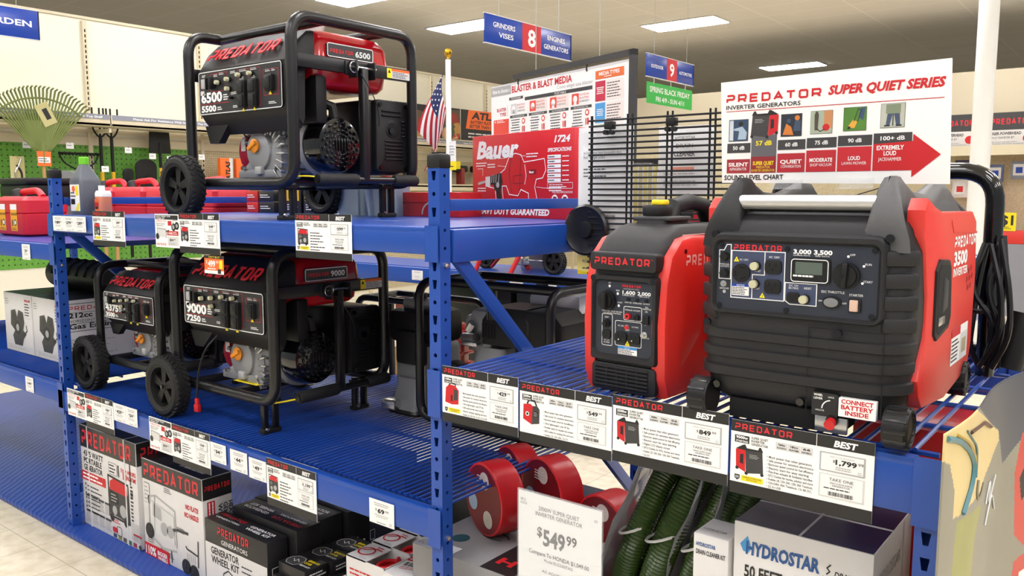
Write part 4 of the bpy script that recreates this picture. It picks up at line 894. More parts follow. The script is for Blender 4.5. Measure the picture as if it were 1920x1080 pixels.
def big_tag(x0, x1, zt, zb, label, watts, names, specs, bullets, price, item, pic, co=True, group='large price tags on the shelf beams', y=1.6865, detail=True):
    w, h = x1-x0, zt-zb
    t = thing('price_tag', label, 'price tag', (x0, y, zb), 0, group)
    b = MB(); M = FR(0, 0, 0); U = lambda a: a*w; V = lambda a: a*h
    b.box(0, w, 0, .0015, 0, h, WHT); k = .0004
    b.rect(0, V(.84), w, h, k, INK, M); b.rect(0, 0, w, V(.16), k, INK, M); b.rect(U(.618), V(.84), U(.622), h, k*2, WHT, M); b.rect(0, V(.825), w, V(.845), k*1.5, WHT, M)
    b.logo(U(.03), V(.875), U(.42), V(.085), LOGO, M, k*2, t=.19); b.text('BEST', U(.81), V(.875), U(.15), V(.075), WHT, M, k*2, it=.22, bold=.05, al='C')
    b.rect(U(.03), V(.70), U(.14), V(.80), k, INK, M); b.text(watts, U(.085), V(.755), U(.09), V(.035), WHT, M, k*2, bold=.05, al='C'); b.text('STARTING', U(.085), V(.71), U(.09), V(.026), WHT, M, k*2, bold=.03, al='C')
    for i, nm in enumerate(names): b.text(nm, U(.155), V(.775-.042*i), U(.125 if len(nm) > 8 else .10), V(.03), INK, M, k, bold=.02)
    for i, (s1, s2) in enumerate(specs):
        a = .335+.088*i; b.rect(U(a), V(.70), U(a+.086), V(.80), k, LGRY, M); b.text(s1, U(a+.043), V(.755), U(.052), V(.026), INK, M, k*2, bold=.03, al='C'); b.text(s2, U(a+.043), V(.715), U(.066), V(.022), INK, M, k*2, bold=.02, al='C')
    px, py, pw, ph = U(.04), V(.29), U(.20), V(.38)
    if pic == 'gen': mini_gen(b, M, px, py, pw, ph, k)
    elif pic == 'inv': mini_inverter(b, M, px, py, pw*1.05, ph*1.02, k, True)
    else: mini_small(b, M, px, py+V(.02), pw*.95, ph, k, pic)
    n = len(bullets); dy = .44/max(n, 7)
    for i, s in enumerate(bullets):
        v = .615-dy*(i+1)
        if detail: b.text('\u2022 '+s, U(.275), V(v), U(min(.33, .0088*len(s)+.018)), V(.030), INK, M, k, bold=.012)
        else: b.lines(U(.275), V(v), U(.3*(.6+.4*(i % 2))), V(.04), 1, INK, M, k, .5, i)
    if co:
        b.rect(U(.085), V(.19), U(.25), V(.265), k, YEL, M); b.text('CARBON MONOXIDE', U(.167), V(.232), U(.14), V(.022), INK, M, k*2, al='C'); b.text('SHUTDOWN', U(.167), V(.203), U(.08), V(.022), INK, M, k*2, al='C')
        b.flat([(U(.035),V(.265)),(U(.035),V(.215)),(U(.055),V(.185)),(U(.075),V(.215)),(U(.075),V(.265))], k, INKG, M); b.text('CO', U(.055), V(.22), U(.025), V(.026), WHT, M, k*2, bold=.03, al='C')
    b.build('printed_card', t)
    for (v0, v1), nm in (((.55,.79),'price_insert'), ((.22,.52),'take_one_card')):
        b = MB(); b.prism([(U(.645),V(v0)),(U(.945),V(v0)),(U(.945),V(v1)),(U(.645),V(v1))], 0, .0012, GRY if nm == 'price_insert' else LGRY, M); b.rect(U(.655), V(v0+.015), U(.935), V(v1-.012), .0015, PAPER, M); q = .0019
        if nm == 'price_insert':
            d, ce = price
            b.text(item, U(.795), V(v1-.055), U(.16), V(.018), GRY, M, q, al='C')
            b.text('$', U(.735 if len(d) > 3 else .745), V(v1-.115), U(.014), V(.032), INK, M, q); L = .045*len(d.replace(',', ''))+(.015 if ',' in d else 0)
            s0 = .752 if len(d) > 3 else .765
            b.text(d, U(s0), V(v1-.135), U(L*.72), V(.06), INK, M, q, bold=.045); b.text(ce, U(s0+L*.72+.008), V(v1-.105), U(.034), V(.034), INK, M, q)
            b.lines(U(.74), V(v0+.03), U(.13), V(.05), 2, GRY, M, q, .5, 3, 'C'); b.lines(U(.90), V(v0+.02), U(.03), V(.04), 2, GRY, M, q)
        else:
            b.text('TAKE ONE', U(.795), V(v1-.08), U(.16), V(.036), INK, M, q, al='C')
            b.text(item, U(.795), V(v1-.12), U(.15), V(.020), INK, M, q, al='C'); b.text('GENERATOR', U(.795), V(v1-.150), U(.12), V(.020), INK, M, q, al='C'); b.lines(U(.68), V(v1-.195), U(.23), V(.026), 1, INK, M, q, .5); b.bars(U(.71), V(v0+.03), U(.17), V(.05), INK, M, q)
        b.build(nm, t)
    return t
SQ = ['SUPER QUIET', 'INVERTER', 'GENERATOR']; PG = ['PORTABLE', 'GENERATOR']
b14 = ['Much quieter than other generators','Safe power for sensitive electronics','Electronic speed control for fuel efficiency','Ultra lightweight, only 37 lbs.','USB outlets power smart devices','Ideal for camping, tailgating and more','Outlets: (2) 120v 20A, 12v DC, (2) 5v USB']
b20 = ['Much quieter than other generators','Safe power for sensitive electronics','Electronic speed control for fuel efficiency','Ultra lightweight, only 47 lbs.','Parallel ready for double the power','GFCI outlets for camping, RVs and more','Outlets: (2) 120v 20A, 12v DC']
b35 = ['Much quieter than other generators','Safe power for sensitive electronics','Electronic speed control for fuel efficiency','Electric start for easy starting','Digital LCD display screen','GFCI Outlets for RVs, homes and more','Outlets: (2) 120v 20A, 120v 30A Twistlock,','12v DC']
b95 = ['Much quieter than other generators','Safe power for sensitive electronics','Electronic speed control for fuel efficiency','Electric start for easy starting','Flat-free wheels & foldable handles','GFCI Outlets for homes, jobsites and more','Outlets: (4) 120v 20A, 120v 30A Twistlock,','120v/240v 30A Twistlock, 12v 8A DC,','(2) 5v USB']
big_tag(-1.577, -1.307, 1.122, .963, 'price tag reading $429.99 with a small red inverter pictured, right of the middle post', '1400w', SQ, (('1100w','RUNNING'),('7hrs','RUNTIME'),('60','DECIBELS')), b14, ('429','99'), '1400W SUPER QUIET', 0)
big_tag(-1.301, -1.021, 1.116, .956, 'price tag reading $549.99 below the small inverter generator', '2000w', SQ, (('1600w','RUNNING'),('12hrs','RUNTIME'),('57','DECIBELS')), b20, ('549','99'), '2000W SUPER QUIET', 1, co=False)
big_tag(-1.018, -.724, 1.123, .960, 'price tag reading $849.99 between the $549.99 and $1,799.99 tags', '3500w', SQ, (('3000w','RUNNING'),('11hrs','RUNTIME'),('56','DECIBELS')), b35, ('849','99'), '3500W SUPER QUIET', 'inv', co=False)
big_tag(-.718, -.421, 1.114, .950, 'price tag reading $1,799.99, last one on the right below the large inverter generator', '9500w', SQ, (('7600w','RUNNING'),('18hrs','RUNTIME'),('66','DECIBELS')), b95, ('1,799','99'), '9500W CO SECURE INVERTER', 'inv')
bb = ['x']*7
big_tag(-3.60, -3.327, 1.529, 1.384, 'large tag with a yellow strip beside the three small tags on the upper beam', '4000w', PG, (('3200w','RUNNING'),('10hrs','RUNTIME'),('70','DECIBELS')), bb, ('299','99'), '4000W PORTABLE', 'gen', detail=False)
big_tag(-2.918, -2.652, 1.530, 1.382, 'large tag on the upper beam under the left wheel of the top-shelf generator', '6500w', PG, (('5500w','RUNNING'),('10hrs','RUNTIME'),('72','DECIBELS')), bb, ('549','99'), '6500W PORTABLE', 'gen', co=False, detail=False)
big_tag(-2.220, -1.947, 1.538, 1.396, 'large tag reading $599.99 on the upper beam, under the feet of the top-shelf generator', '6500w', PG, (('5500w','RUNNING'),('10hrs','RUNTIME'),('72','DECIBELS')), bb, ('599','99'), '6500W PORTABLE', 'gen', detail=False)
big_tag(-3.766, -3.510, .716, .565, 'large tag on the lower beam below the left wheel of the small lower generator', '4375w', PG, (('3500w','RUNNING'),('10hrs','RUNTIME'),('69','DECIBELS')), bb, ('429','99'), '4375W PORTABLE', 'gen', co=False, detail=False)
big_tag(-3.038, -2.772, .701, .545, 'large tag on the lower beam above the white wheel kit carton', '9000w', PG, (('7250w','RUNNING'),('13hrs','RUNTIME'),('72','DECIBELS')), bb, ('749','99'), '9000W PORTABLE', 'gen', co=False, detail=False)
big_tag(-2.420, -2.150, .687, .518, 'large tag reading $1,199.99 on the lower beam above the black wheel kit boxes', '8750w', PG, (('7000w','RUNNING'),('12hrs','RUNTIME'),('72','DECIBELS')), bb, ('1,199','99'), '8750W PORTABLE', 'gen', detail=False)
def wheel_card(x0, x1, zt, zb, label):
    w, h = x1-x0, zt-zb; M = FR(0, 0, 0); b = MB(); b.box(0, w, 0, .0015, 0, h, WHT); U = lambda a: a*w; V = lambda a: a*h; k = .0005
    b.rect(U(.03), V(.84), U(.97), V(.97), k, INK, M); b.text("DON'T FORGET YOUR", U(.07), V(.915), U(.6), V(.04), WHT, M, k*2, it=.2, bold=.03); b.text('WHEEL KIT', U(.07), V(.855), U(.35), V(.04), WHT, M, k*2, it=.2, bold=.03)
    b.logo(U(.06), V(.76), U(.42), V(.05), LOGO, M, k); b.text('Heavy Duty', U(.06), V(.69), U(.36), V(.045), INK, M, k); b.text('Wheel Kit', U(.06), V(.63), U(.3), V(.045), INK, M, k)
    b.rect(U(.55), V(.66), U(.70), V(.8), k, REDI, M)
    for a, v, s in ((.78,.62,.11),(.92,.66,.11)): b.flat(circ(U(a), V(v), s*w*.8, 16), k, INK, M); b.flat(circ(U(a), V(v), s*w*.4, 12), k*2, GRY, M)
    b.stroke([(U(.74),V(.66)),(U(.78),V(.82)),(U(.95),V(.83))], w*.02, k*1.5, GRY, M)
    b.flat([(U(.12),V(.32)),(U(.44),V(.3)),(U(.46),V(.52)),(U(.14),V(.56))], k, LGRY, M); b.stroke([(U(.1),V(.3)),(U(.1),V(.58)),(U(.46),V(.54)),(U(.47),V(.28))], w*.025, k*2, GRY, M); b.flat(circ(U(.1),V(.33),w*.07,14), k*3, INK, M); b.stroke([(U(.46),V(.48)),(U(.6),V(.52))], w*.025, k*2, INKG, M)
    b.rect(U(.5), V(.37), U(.97), V(.5), k, REDI, M); b.text('110%', U(.54), V(.40), U(.2), V(.06), WHT, M, k*2, bold=.04); b.lines(U(.76), V(.39), U(.18), V(.09), 2, WHT, M, k*2)
    b.rect(U(.52), V(.06), U(.97), V(.34), k, LGRY, M); b.text('$54', U(.6), V(.2), U(.16), V(.07), INK, M, k*2, bold=.03); b.text('99', U(.78), V(.23), U(.07), V(.04), INK, M, k*2); b.lines(U(.57), V(.08), U(.35), V(.08), 3, GRY, M, k*2)
    b.text('MADE IN AMERICA'[:4]+' FLATS!', U(.05), V(.06), U(.4), V(.06), REDI, M, k, bold=.03) if False else b.text('NO FLATS!', U(.05), V(.06), U(.4), V(.06), REDI, M, k, bold=.03)
    o = b.build('wheel_kit_card'); o.location = (x0, 1.6865, zb); tag(o, label, 'price tag', 'wheel kit cards on the shelf beams')
wheel_card(-3.090, -2.919, 1.524, 1.397, 'white wheel kit card on the upper beam, below the left wheel of the top-shelf generator')
wheel_card(-3.940, -3.767, .713, .588, 'white wheel kit card on the lower beam beside the left post')
wheel_card(-3.211, -3.039, .702, .568, 'white wheel kit card on the lower beam, middle of the shelf front')
def small_tag(x0, x1, zt, zb, price, label, y=1.6875, grp='small price tags on the shelf beams'):
    w, h = x1-x0, zt-zb; M = FR(0, 0, 0); b = MB(); b.box(0, w, 0, .001, 0, h, PAPER); k = .0005
    b.lines(w*.2, h*.74, w*.6, h*.16, 2, GRY, M, k, .45, 2, 'C')
    if price:
        d, c = price; L = .14*len(d); s0 = .5-(L+.22)/2
        b.text('$', w*(s0-.0), h*.55, w*.06, h*.09, INK, M, k); b.text(d, w*(s0+.09), h*.48, w*L, h*.17, INK, M, k, bold=.05); b.text(c, w*(s0+.12+L), h*.56, w*.13, h*.09, INK, M, k)
    b.lines(w*.18, h*.28, w*.64, h*.14, 2, GRY, M, k, .4, 5, 'C'); b.lines(w*.3, h*.05, w*.4, h*.06, 1, INKG, M, k, .4, 6); b.lines(w*.8, h*.05, w*.14, h*.14, 3, GRY, M, k, .5, 8)
    o = b.build('shelf_label'); o.location = (x0, y, zb); tag(o, label, 'price tag', grp)
small_tag(-3.980, -3.878, 1.503, 1.436, ('189','99'), 'small white label on the left post, first of three in a row')
small_tag(-3.876, -3.772, 1.503, 1.436, ('279','99'), 'small white label on the upper beam, middle of three in a row')
small_tag(-3.770, -3.665, 1.503, 1.436, ('289','99'), 'small white label on the upper beam, right of three in a row')
small_tag(-3.508, -3.405, .711, .634, ('429','99'), 'small label reading $429.99 below the small lower generator')
small_tag(-3.403, -3.308, .711, .634, ('54','99'), 'small label reading $54.99 on the lower beam, right of the $429.99 label')
small_tag(-2.770, -2.669, .678, .605, ('34','99'), 'small label reading $34.99 on the lower beam')
small_tag(-2.642, -2.537, .675, .597, ('44','99'), 'small label reading $44.99 on the lower beam')
small_tag(-2.527, -2.425, .667, .592, ('49','99'), 'small label reading $49.99 on the lower beam')
small_tag(-1.893, -1.783, .664, .587, ('69','99'), 'small label reading $69.99 at the right end of the lower beam')
small_tag(-4.335, -4.245, 1.362, 1.288, ('29','99'), 'small label on the upper blue beam at the left edge, under the red fuel can')
small_tag(-4.395, -4.305, .706, .632, ('149','99'), 'small label on the lower blue beam at the left edge, under the white engine boxes')
# orange sale tag
b = MB(); M = FR(0,0,0); b.box(0,.122,0,.001,0,.066,ORI); b.rect(0,.055,.122,.066,.0005,INK,M); b.text('HOT BUY',.03,.0575,.07,.006,YEL,M,.0009); b.rect(.0,.0,.122,.012,.0005,PAPER,M)
b.text('$',.012,.036,.008,.012,WHT,M,.0006); b.text('499',.024,.026,.046,.021,WHT,M,.0006,bold=.05); b.text('99',.074,.037,.016,.011,WHT,M,.0006); b.rect(.095,.02,.115,.05,.0005,YEL,M); b.lines(.02,.013,.07,.01,1,PAPER,M,.0006); b.rect(.085,.002,.105,.018,.0008,INK,M)
o = b.build('sale_tag'); o.location = (-2.755, 1.6855, 1.314); tag(o, 'small orange sale tag reading $499 hanging below the upper beam', 'price tag')
# big card in a clear holder
t = thing('price_sign', 'large white card reading $549 99 standing in front of the red hose coils', 'sign', (-1.385, 1.79, .44))
b = MB(); b.box(0,.275,0,.002,.065,.335,PAPER); M = FR(0,0,.065)
b.text('SKU',.008,.243,.018,.007,INKG,M); b.text('62523',.008,.233,.022,.007,INKG,M); b.text('43',.252,.236,.01,.007,INKG,M)
b.text('2000W SUPER QUIET',.1375,.226,.135,.0115,INKG,M,al='C'); b.text('INVERTER GENERATOR',.1375,.210,.155,.0115,INKG,M,al='C')
b.text('$',.066,.152,.017,.026,INK,M,bold=.03); b.text('549',.086,.130,.074,.044,INK,M,bold=.04); b.text('99',.164,.150,.034,.026,INK,M,bold=.03)
b.text('Compare To HONDA $1,049.00',.1375,.097,.20,.0115,INK,M,bold=.015,al='C'); b.text('Model EU2200ITAG',.1375,.082,.095,.0085,INKG,M,al='C'); b.text('AS ADVERTISED',.1375,.05,.11,.008,INKG,M,al='C')
b.build('card', t)
b = MB(); b.box(-.003,.278,-.002,-.0008,.055,.34,CLEAR); b.box(-.003,.278,.003,.0042,.0,.34,CLEAR); b.box(-.003,.278,-.03,.06,0,.002,CLEAR); b.build('clear_holder', t)
# ------------------------------------------------------------------ cartons
def strap(b, x, y0, y1, z0, z1):
    b.box(x-.005, x+.005, y0-.0015, y0, z0, z1, LGRY); b.box(x-.005, x+.005, y0, y1, z1, z1+.0015, LGRY)
# 4375 carton
X0, X1, Y0, Y1, Z0, Z1 = -3.998, -3.475, 1.757, 2.05, .029, .517
b = MB(); b.box(0, X1-X0, 0, Y1-Y0, 0, Z1-Z0, BOXW, .004); M = FR(0, -.0004, 0); S = SD(X1-X0+.0004, 0, 0); T = TP(0, 0, Z1-Z0+.0004); W, H, D = X1-X0, Z1-Z0, Y1-Y0; k = .0006
b.rect(.002, H-.105, W-.002, H-.002, k, BOXK, M); b.rect(.002, H-.105, D-.002, H-.002, k, BOXK, S); b.rect(.002, .002, W-.002, D-.002, k, BOXK, T)
b.logo(.02, H-.092, W*.88, .072, LOGO, M, k*2, t=.17); b.logo(.02, H-.075, D*.9, .05, LOGO, S, k*2, t=.17); b.logo(.08, .1, W*.6, .06, LOGO, T, k*2, t=.17)
for i, (s, wd) in enumerate((('4375 WATT',.19),('PORTABLE',.175),('GENERATOR',.18))): b.text(s, .03, H-.145-.034*i, wd, .026, INK, M, k, bold=.03)
b.rect(.0, H-.265, .235, H-.222, k, REDI, M); b.lines(.015, H-.262, .2, .036, 2, WHT, M, k*2, .5)
b.lines(.05, H-.42, .15, .14, 7, INKG, M, k, .3); 
for i in range(6): b.flat(circ(.035, H-.285-.022*i, .006, 10), k, INKG, M)
b.rim(.27, H-.185, .345, H-.13, .006, .002, k, INK, M); b.lines(.276, H-.18, .06, .045, 3, INK, M, k); b.bars(.35, H-.185, .018, .055, INK, M, k, 6)
b.text("'16", .385, H-.185, .05, .045, REDI, M, k, bold=.05); b.text('HOURS', .44, H-.155, .075, .018, REDI, M, k, bold=.04); b.text('RUNTIME', .44, H-.182, .075, .018, REDI, M, k, bold=.04)
mini_gen(b, M, .25, H-.405, .20, .215, k)
b.lines(.46, H-.37, .025, .17, 10, INK, M, k, .5, 4); b.bars(.46, H-.26, .022, .03, INK, M, k, 8); b.lines(.455, H-.45, .09, .08, 9, GRY, M, k, .4, 9); b.rect(.46, H-.20, .47, H-.10-.005, k, INKG, M)
for i in range(4):
    for j in range(2):
        x = .03+i*.062; z = .02+j*.075; b.rect(x, z+.05, x+.055, z+.06, k, INKG, M); b.lines(x, z, .055, .05, 7, GRY, M, k, .5, i*3+j)
b.prism(rrect(.28,.03,.325,.055,.008), 0, k, REDI, M); b.rim(.32,.022,.365,.065,.012,.003,k*2,INK,M); b.lines(.28,.075,.08,.02,2,REDI,M,k)
for i, c in enumerate(('3a4a66','8a8a3a','5c5040','3c6a44','9a3040','707078')): b.rect(.285+i*.045, -.0+.006, .285+i*.045+.03, .026, k, mat('pic_%d' % i, c, .5, var=.3), M) if i < 5 else b.flat(circ(.525,.015,.013,12), k, INKG, M)
b.rect(.47,.06,.545,.068,k,REDI,M); b.lines(.47,.03,.075,.03,3,GRY,M,k)
for x in (.075, .42): strap(b, x, 0, D, 0, H)
o = b.build('generator_carton'); o.location = (X0, Y0, Z0); tag(o, 'tall white carton with black top band printed 4375 watt portable generator, beside left post', 'box')
# white wheel kit carton
X0, X1, Y0, Y1, Z0, Z1 = -3.445, -2.972, 1.765, 1.90, .029, .462
b = MB(); W, H, D = X1-X0, Z1-Z0, Y1-Y0; b.box(0, W, 0, D, 0, H, BOXW, .004); M = FR(0, -.0004, 0); S = SD(W+.0004, 0, 0); T = TP(0, 0, H+.0004)
for Q, L in ((M, W), (S, D)): b.rect(.002, H-.09, L-.002, H-.002, k, BOXK, Q)
b.rect(.002, .002, W-.002, D-.002, k, BOXK, T); b.text('HEAVY DUTY', .24, .075, .16, .018, WHT, T, k*2, bold=.03, ud=True); b.text('GENERATOR WHEEL KIT', .24, .04, .18, .018, WHT, T, k*2, bold=.03, ud=True); b.box(.08,.2,.01,.1,H,H+.0015,GRYP)
b.logo(.02, H-.078, W*.90, .06, LOGO, M, k*2, t=.17); b.logo(.01, H-.055, D*.85, .022, LOGO, S, k*2, t=.17)
b.rect(.015,H-.105-.09,.06,H-.105,k,INKG,M); b.rect(.017,H-.193,.058,H-.107,k*2,BOXW,M); b.lines(.02,H-.185,.035,.07,4,GRY,M,k*3)
for pts, t_, m_ in (([(.05,.10),(.05,.27),(.11,.285),(.26,.25),(.265,.09)],.008,GRY),([(.09,.12),(.10,.28)],.006,GRY),([(.05,.10),(.15,.06),(.265,.075)],.009,GRY),([(.14,.06),(.135,.02)],.007,INKG),([(.22,.068),(.222,.015)],.007,INKG)): b.stroke(pts, t_, k*2, m_, M)
b.flat([(.07,.12),(.25,.10),(.25,.23),(.08,.26)], k, LGRY, M); b.stroke([(.07,.255),(.25,.225),(.25,.10)],.003,k*2,GRY,M); b.flat(circ(.17,.15,.03,14),k*2,GRY,M); b.flat(circ(.22,.15,.028,14),k*2,GRY,M); b.flat([(.08,.19),(.15,.18),(.15,.235),(.085,.248)],k*2,GRY,M)
for cx, cz, r in ((.05,.115,.035),(.335,.03,.034),(.395,.02,.034)):
    b.flat(circ(cx,cz,r,20),k*3,INK,M); b.flat(circ(cx,cz,r*.62,16),k*4,GRYP,M)
    for a in range(5): b.stroke([(cx,cz),(cx+r*.6*cos(a*1.257),cz+r*.6*sin(a*1.257))],r*.14,k*5,INK,M)
b.stroke([(.24,.165),(.28,.175),(.36,.178)],.012,k*3,INKG,M); b.stroke([(.425,.05),(.43,.165)],.008,k*2,INKG,M); b.stroke([(.335,.12),(.345,.11),(.425,.10)],.008,k*2,INKG,M)
for i in range(5): b.stroke([(.345+.014*i,.06),(.347+.014*i,.095)],.003,k*2,GRY,M)
b.text('NO FLATS!',.345,H-.15,.095,.02,REDI,M,k,bold=.05); b.text('NO HASSLE!',.335,H-.185,.105,.02,REDI,M,k,bold=.05)
for u, v, w_ in ((.18,.315,.06),(.27,.225-.06,.06),(.03,.06,.06),(.10,.03,.05),(.18,.0+.03,.06)): b.lines(u,v,w_,.024,3,INKG,M,k,.4,int(u*100))
b.rect(.0,.0,.20,.055,k*4,REDI,M); b.text('110%',.012,.008,.085,.036,WHT,M,k*6,bold=.04); b.text('BIGGER',.11,.022,.08,.018,WHT,M,k*6,bold=.04); b.text('WHEELS',.11,.003,.08,.014,WHT,M,k*6,bold=.04)
b.rect(.02,H-.20,.055,H-.10,k,REDI,S); QV = S @ Matrix.Translation((.05,0,0)) @ Matrix.Rotation(-pi/2, 4, 'Z')
for i, s in enumerate(('HEAVY DUTY','GENERATOR','WHEEL KIT')): b.text(s, -H+.12, .058-.024*i+.01, .16, .018, INK, QV, k, bold=.03)
b.lines(-H+.105, -.028, .08, .03, 2, WHT, QV, k*2)
o = b.build('wheel_kit_carton'); o.location = (X0, Y0, Z0); tag(o, 'white carton printed No Flats with a drawing of a wheeled generator, black top', 'box')
# black wheel kit cartons
def kit(x0, y0, z0, W, D, H, label, front=False, flip=False, rz=0):
    b = MB(); b.box(0, W, 0, D, 0, H, BOXK, .003); M = FR(0, -.0004, 0); S = SD(W+.0004, 0, 0); T = TP(0, 0, H+.0004)
    a = W*.04; c = W*.55
    b.logo(a, D*.62, W*.42, D*.19, LOGO, T, k, t=.17) if not flip else None
    if flip:
        TT = T @ Matrix.Translation((W, D, 0)) @ Matrix.Rotation(pi, 4, 'Z')
    else: TT = T
    if flip: b.logo(a, D*.62, W*.42, D*.17, LOGO, TT, k, t=.17)
    b.text('GENERATORS', a+.01, D*.36, W*.38, D*.11, WHT, TT, k); b.text('GENERATOR', c, D*.58, W*.38, D*.15, WHT, TT, k, bold=.03); b.text('WHEEL KIT', c, D*.34, W*.36, D*.15, WHT, TT, k, bold=.03)
    b.rim(.02, H*.5, .05, H*.5+.035, .002, .002, k, WHT, S); b.text('OR', .06, H*.5, .03, .018, WHT, S, k, bold=.03); b.text('KIT', .06, H*.3, .04, .018, WHT, S, k, bold=.03); b.rim(.115, H*.5, .14, H*.5+.04, .002, .002, k, WHT, S)
    if front:
        b.rect(.002, .002, W-.002, H-.095, k, BOXW, M); b.logo(W*.22, H-.05, W*.5, .034, LOGO, M, k*2, t=.17); b.text('GENERATORS', W*.28, H-.082, W*.42, .018, WHT, M, k*2)
        b.text('GENERATOR', W*.10, H-.135, W*.46, .028, INK, M, k*2, bold=.03); b.text('WHEEL KIT', W*.10, H-.172, W*.46, .028, INK, M, k*2, bold=.03); b.lines(W*.60, H-.185, W*.22, .06, 3, INKG, M, k*2, .3)
        b.stroke([(W*.3,.03),(W*.3,.08),(W*.38,.1),(W*.62,.06)], .006, k*2, INKG, M)
    o = b.build('wheel_kit_box'); o.location = (x0, y0, z0); o.rotation_euler = (0,0,rz); tag(o, label, 'box', 'black wheel kit boxes under the lower shelf')
kit(-2.962, 1.765, .029, .415, .092, .281, 'black and white wheel kit box in front of the all-black ones', True)
kit(-2.925, 1.868, .029, .42, .115, .306, 'black wheel kit box with its lettering upside down, right behind the black and white one', flip=True)
kit(-2.945, 1.99, .029, .42, .115, .304, 'black wheel kit box in the second row, its lettering upright, behind the upside-down one')
kit(-2.92, 2.115, .029, .42, .115, .304, 'black wheel kit box at the very back of the row, mostly hidden by a tag', flip=False)
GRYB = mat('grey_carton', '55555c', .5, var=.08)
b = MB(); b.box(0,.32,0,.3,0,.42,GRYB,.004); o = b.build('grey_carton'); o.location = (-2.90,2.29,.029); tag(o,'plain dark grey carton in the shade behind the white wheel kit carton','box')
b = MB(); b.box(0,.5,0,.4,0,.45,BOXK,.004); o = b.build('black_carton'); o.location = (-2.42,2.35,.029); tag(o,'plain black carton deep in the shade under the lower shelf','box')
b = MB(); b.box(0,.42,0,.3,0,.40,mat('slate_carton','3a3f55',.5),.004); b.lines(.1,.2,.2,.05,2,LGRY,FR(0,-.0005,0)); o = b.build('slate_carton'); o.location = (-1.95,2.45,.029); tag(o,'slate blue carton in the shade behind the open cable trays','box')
# small black boxes with yellow print
def cover(x, y, z, label):
    W, D, H = .155, .105, .05; b = MB(); b.box(0,W,0,D,0,H,BOXK,.002); T = TP(0,0,H+.0004); S = SD(W+.0004,0,0)
    b.prism([(.012,.03),(.03,.012),(.07,.012),(.085,.03),(.085,.055),(.07,.075),(.03,.075),(.012,.055)], 0, .0003, INKG, T); b.stroke([(.012,.03),(.03,.012),(.07,.012),(.085,.03),(.085,.055),(.07,.075),(.03,.075),(.012,.055),(.012,.03)], .003, .0006, GRY, T); b.stroke([(.03,.05),(.05,.035),(.05,.055),(.07,.04)], .003, .0008, LGRY, T)
    b.text('GENERATOR', .09, .065, .06, .012, YEL, T, k, bold=.03); b.text('COVER', .09, .045, .04, .012, YEL, T, k, bold=.03); b.text('HEAVY DUTY', .09, .025, .055, .009, WHT, T, k, bold=.03); b.lines(.02,.01,.08,.025,2,WHT,S,k)
    o = b.build('cover_box'); o.location = (x,y,z); tag(o, label, 'box', 'small black and yellow boxes under the lower shelf')
TRY = MB(); TRY.box(0,.38,0,.42,0,.165,BOXK,.003); o = TRY.build('display_tray'); o.location = (-2.528,1.775,.029); tag(o,'low black carton under the small black and yellow boxes','box')
cover(-2.515,1.79,.1945,'small black and yellow box, nearest of the three beside the wheel kit boxes')
cover(-2.50,1.90,.1945,'small black and yellow box, middle one of the three')
cover(-2.49,2.01,.1945,'small black and yellow box, farthest of the three')
# open trays of red cable
def cable_tray(x, y, z, label, open_=True):
    t = thing('cable_box', label, 'box', (x,y,z), 0, 'white boxes of red jumper cable')
    W, D, H = .19, .125, .085; b = MB(); b.box(0,W,0,D,0,.004,CARD); b.box(0,W,0,.003,0,H,BOXW); b.box(0,W,D-.003,D,0,H,BOXW); b.box(0,.003,0,D,0,H,BOXW); b.box(W-.003,W,0,D,0,H,BOXW)
    T = TP(0,0,H+.001); b.box(0,W*.52,0,D,H-.003,H,BOXW)
    b.stroke([(.02+.03*cos(a)+.02,.06+.028*sin(a)) for a in [2*pi*i/16 for i in range(17)]], .006, .0005, REDI, T); b.stroke([(.02,.06),(.06,.09),(.09,.085)], .006, .0009, REDI, T); b.lines(.05,.095,.04,.015,1,REDI,T); b.lines(.05,.01,.04,.012,2,GRY,T)
    b.lines(.02,.02,.14,.03,2,REDI,FR(0,-.0004,0)); b.build('carton', t)
    b = MB(); b.tube([(.145+.03*cos(a),.06+.042*sin(a),.045+.001*i) for i, a in enumerate([2*pi*j/14 for j in range(32)])], .007, REDI, 8); b.build('cable_coil', t)
cable_tray(-2.115,1.775,.302,'open white box of red cable at the very front, cut by the picture bottom')
cable_tray(-2.13,1.905,.302,'open white box of red cable, second from the front')
cable_tray(-2.13,2.035,.302,'open white box of red cable, at the back near the blue beam')
b = MB(); b.box(0,.34,0,.42,0,.272,BOXW,.003); o = b.build('white_carton'); o.location = (-2.14,1.76,.029); tag(o,'white carton carrying the open cable boxes','box')
b = MB(); b.box(0,.16,0,.20,0,.085,BOXW,.003); T = TP(0,0,.0855); QR = T @ Matrix.Rotation(R_(15),4,'Z'); b.rect(.03,.10,.14,.125,.0004,REDI,QR); b.lines(.035,.104,.09,.016,1,WHT,QR,.0008); b.rect(.03,.03,.14,.095,.0004,WHT,QR); b.bars(.035,.06,.1,.03,INK,QR,.0008,22); b.lines(.035,.035,.1,.02,2,REDI,QR,.0008)
o = b.build('labelled_carton'); o.location = (-1.92,1.765,.302); tag(o,'small white carton with a bar code sticker beside the middle post','box')
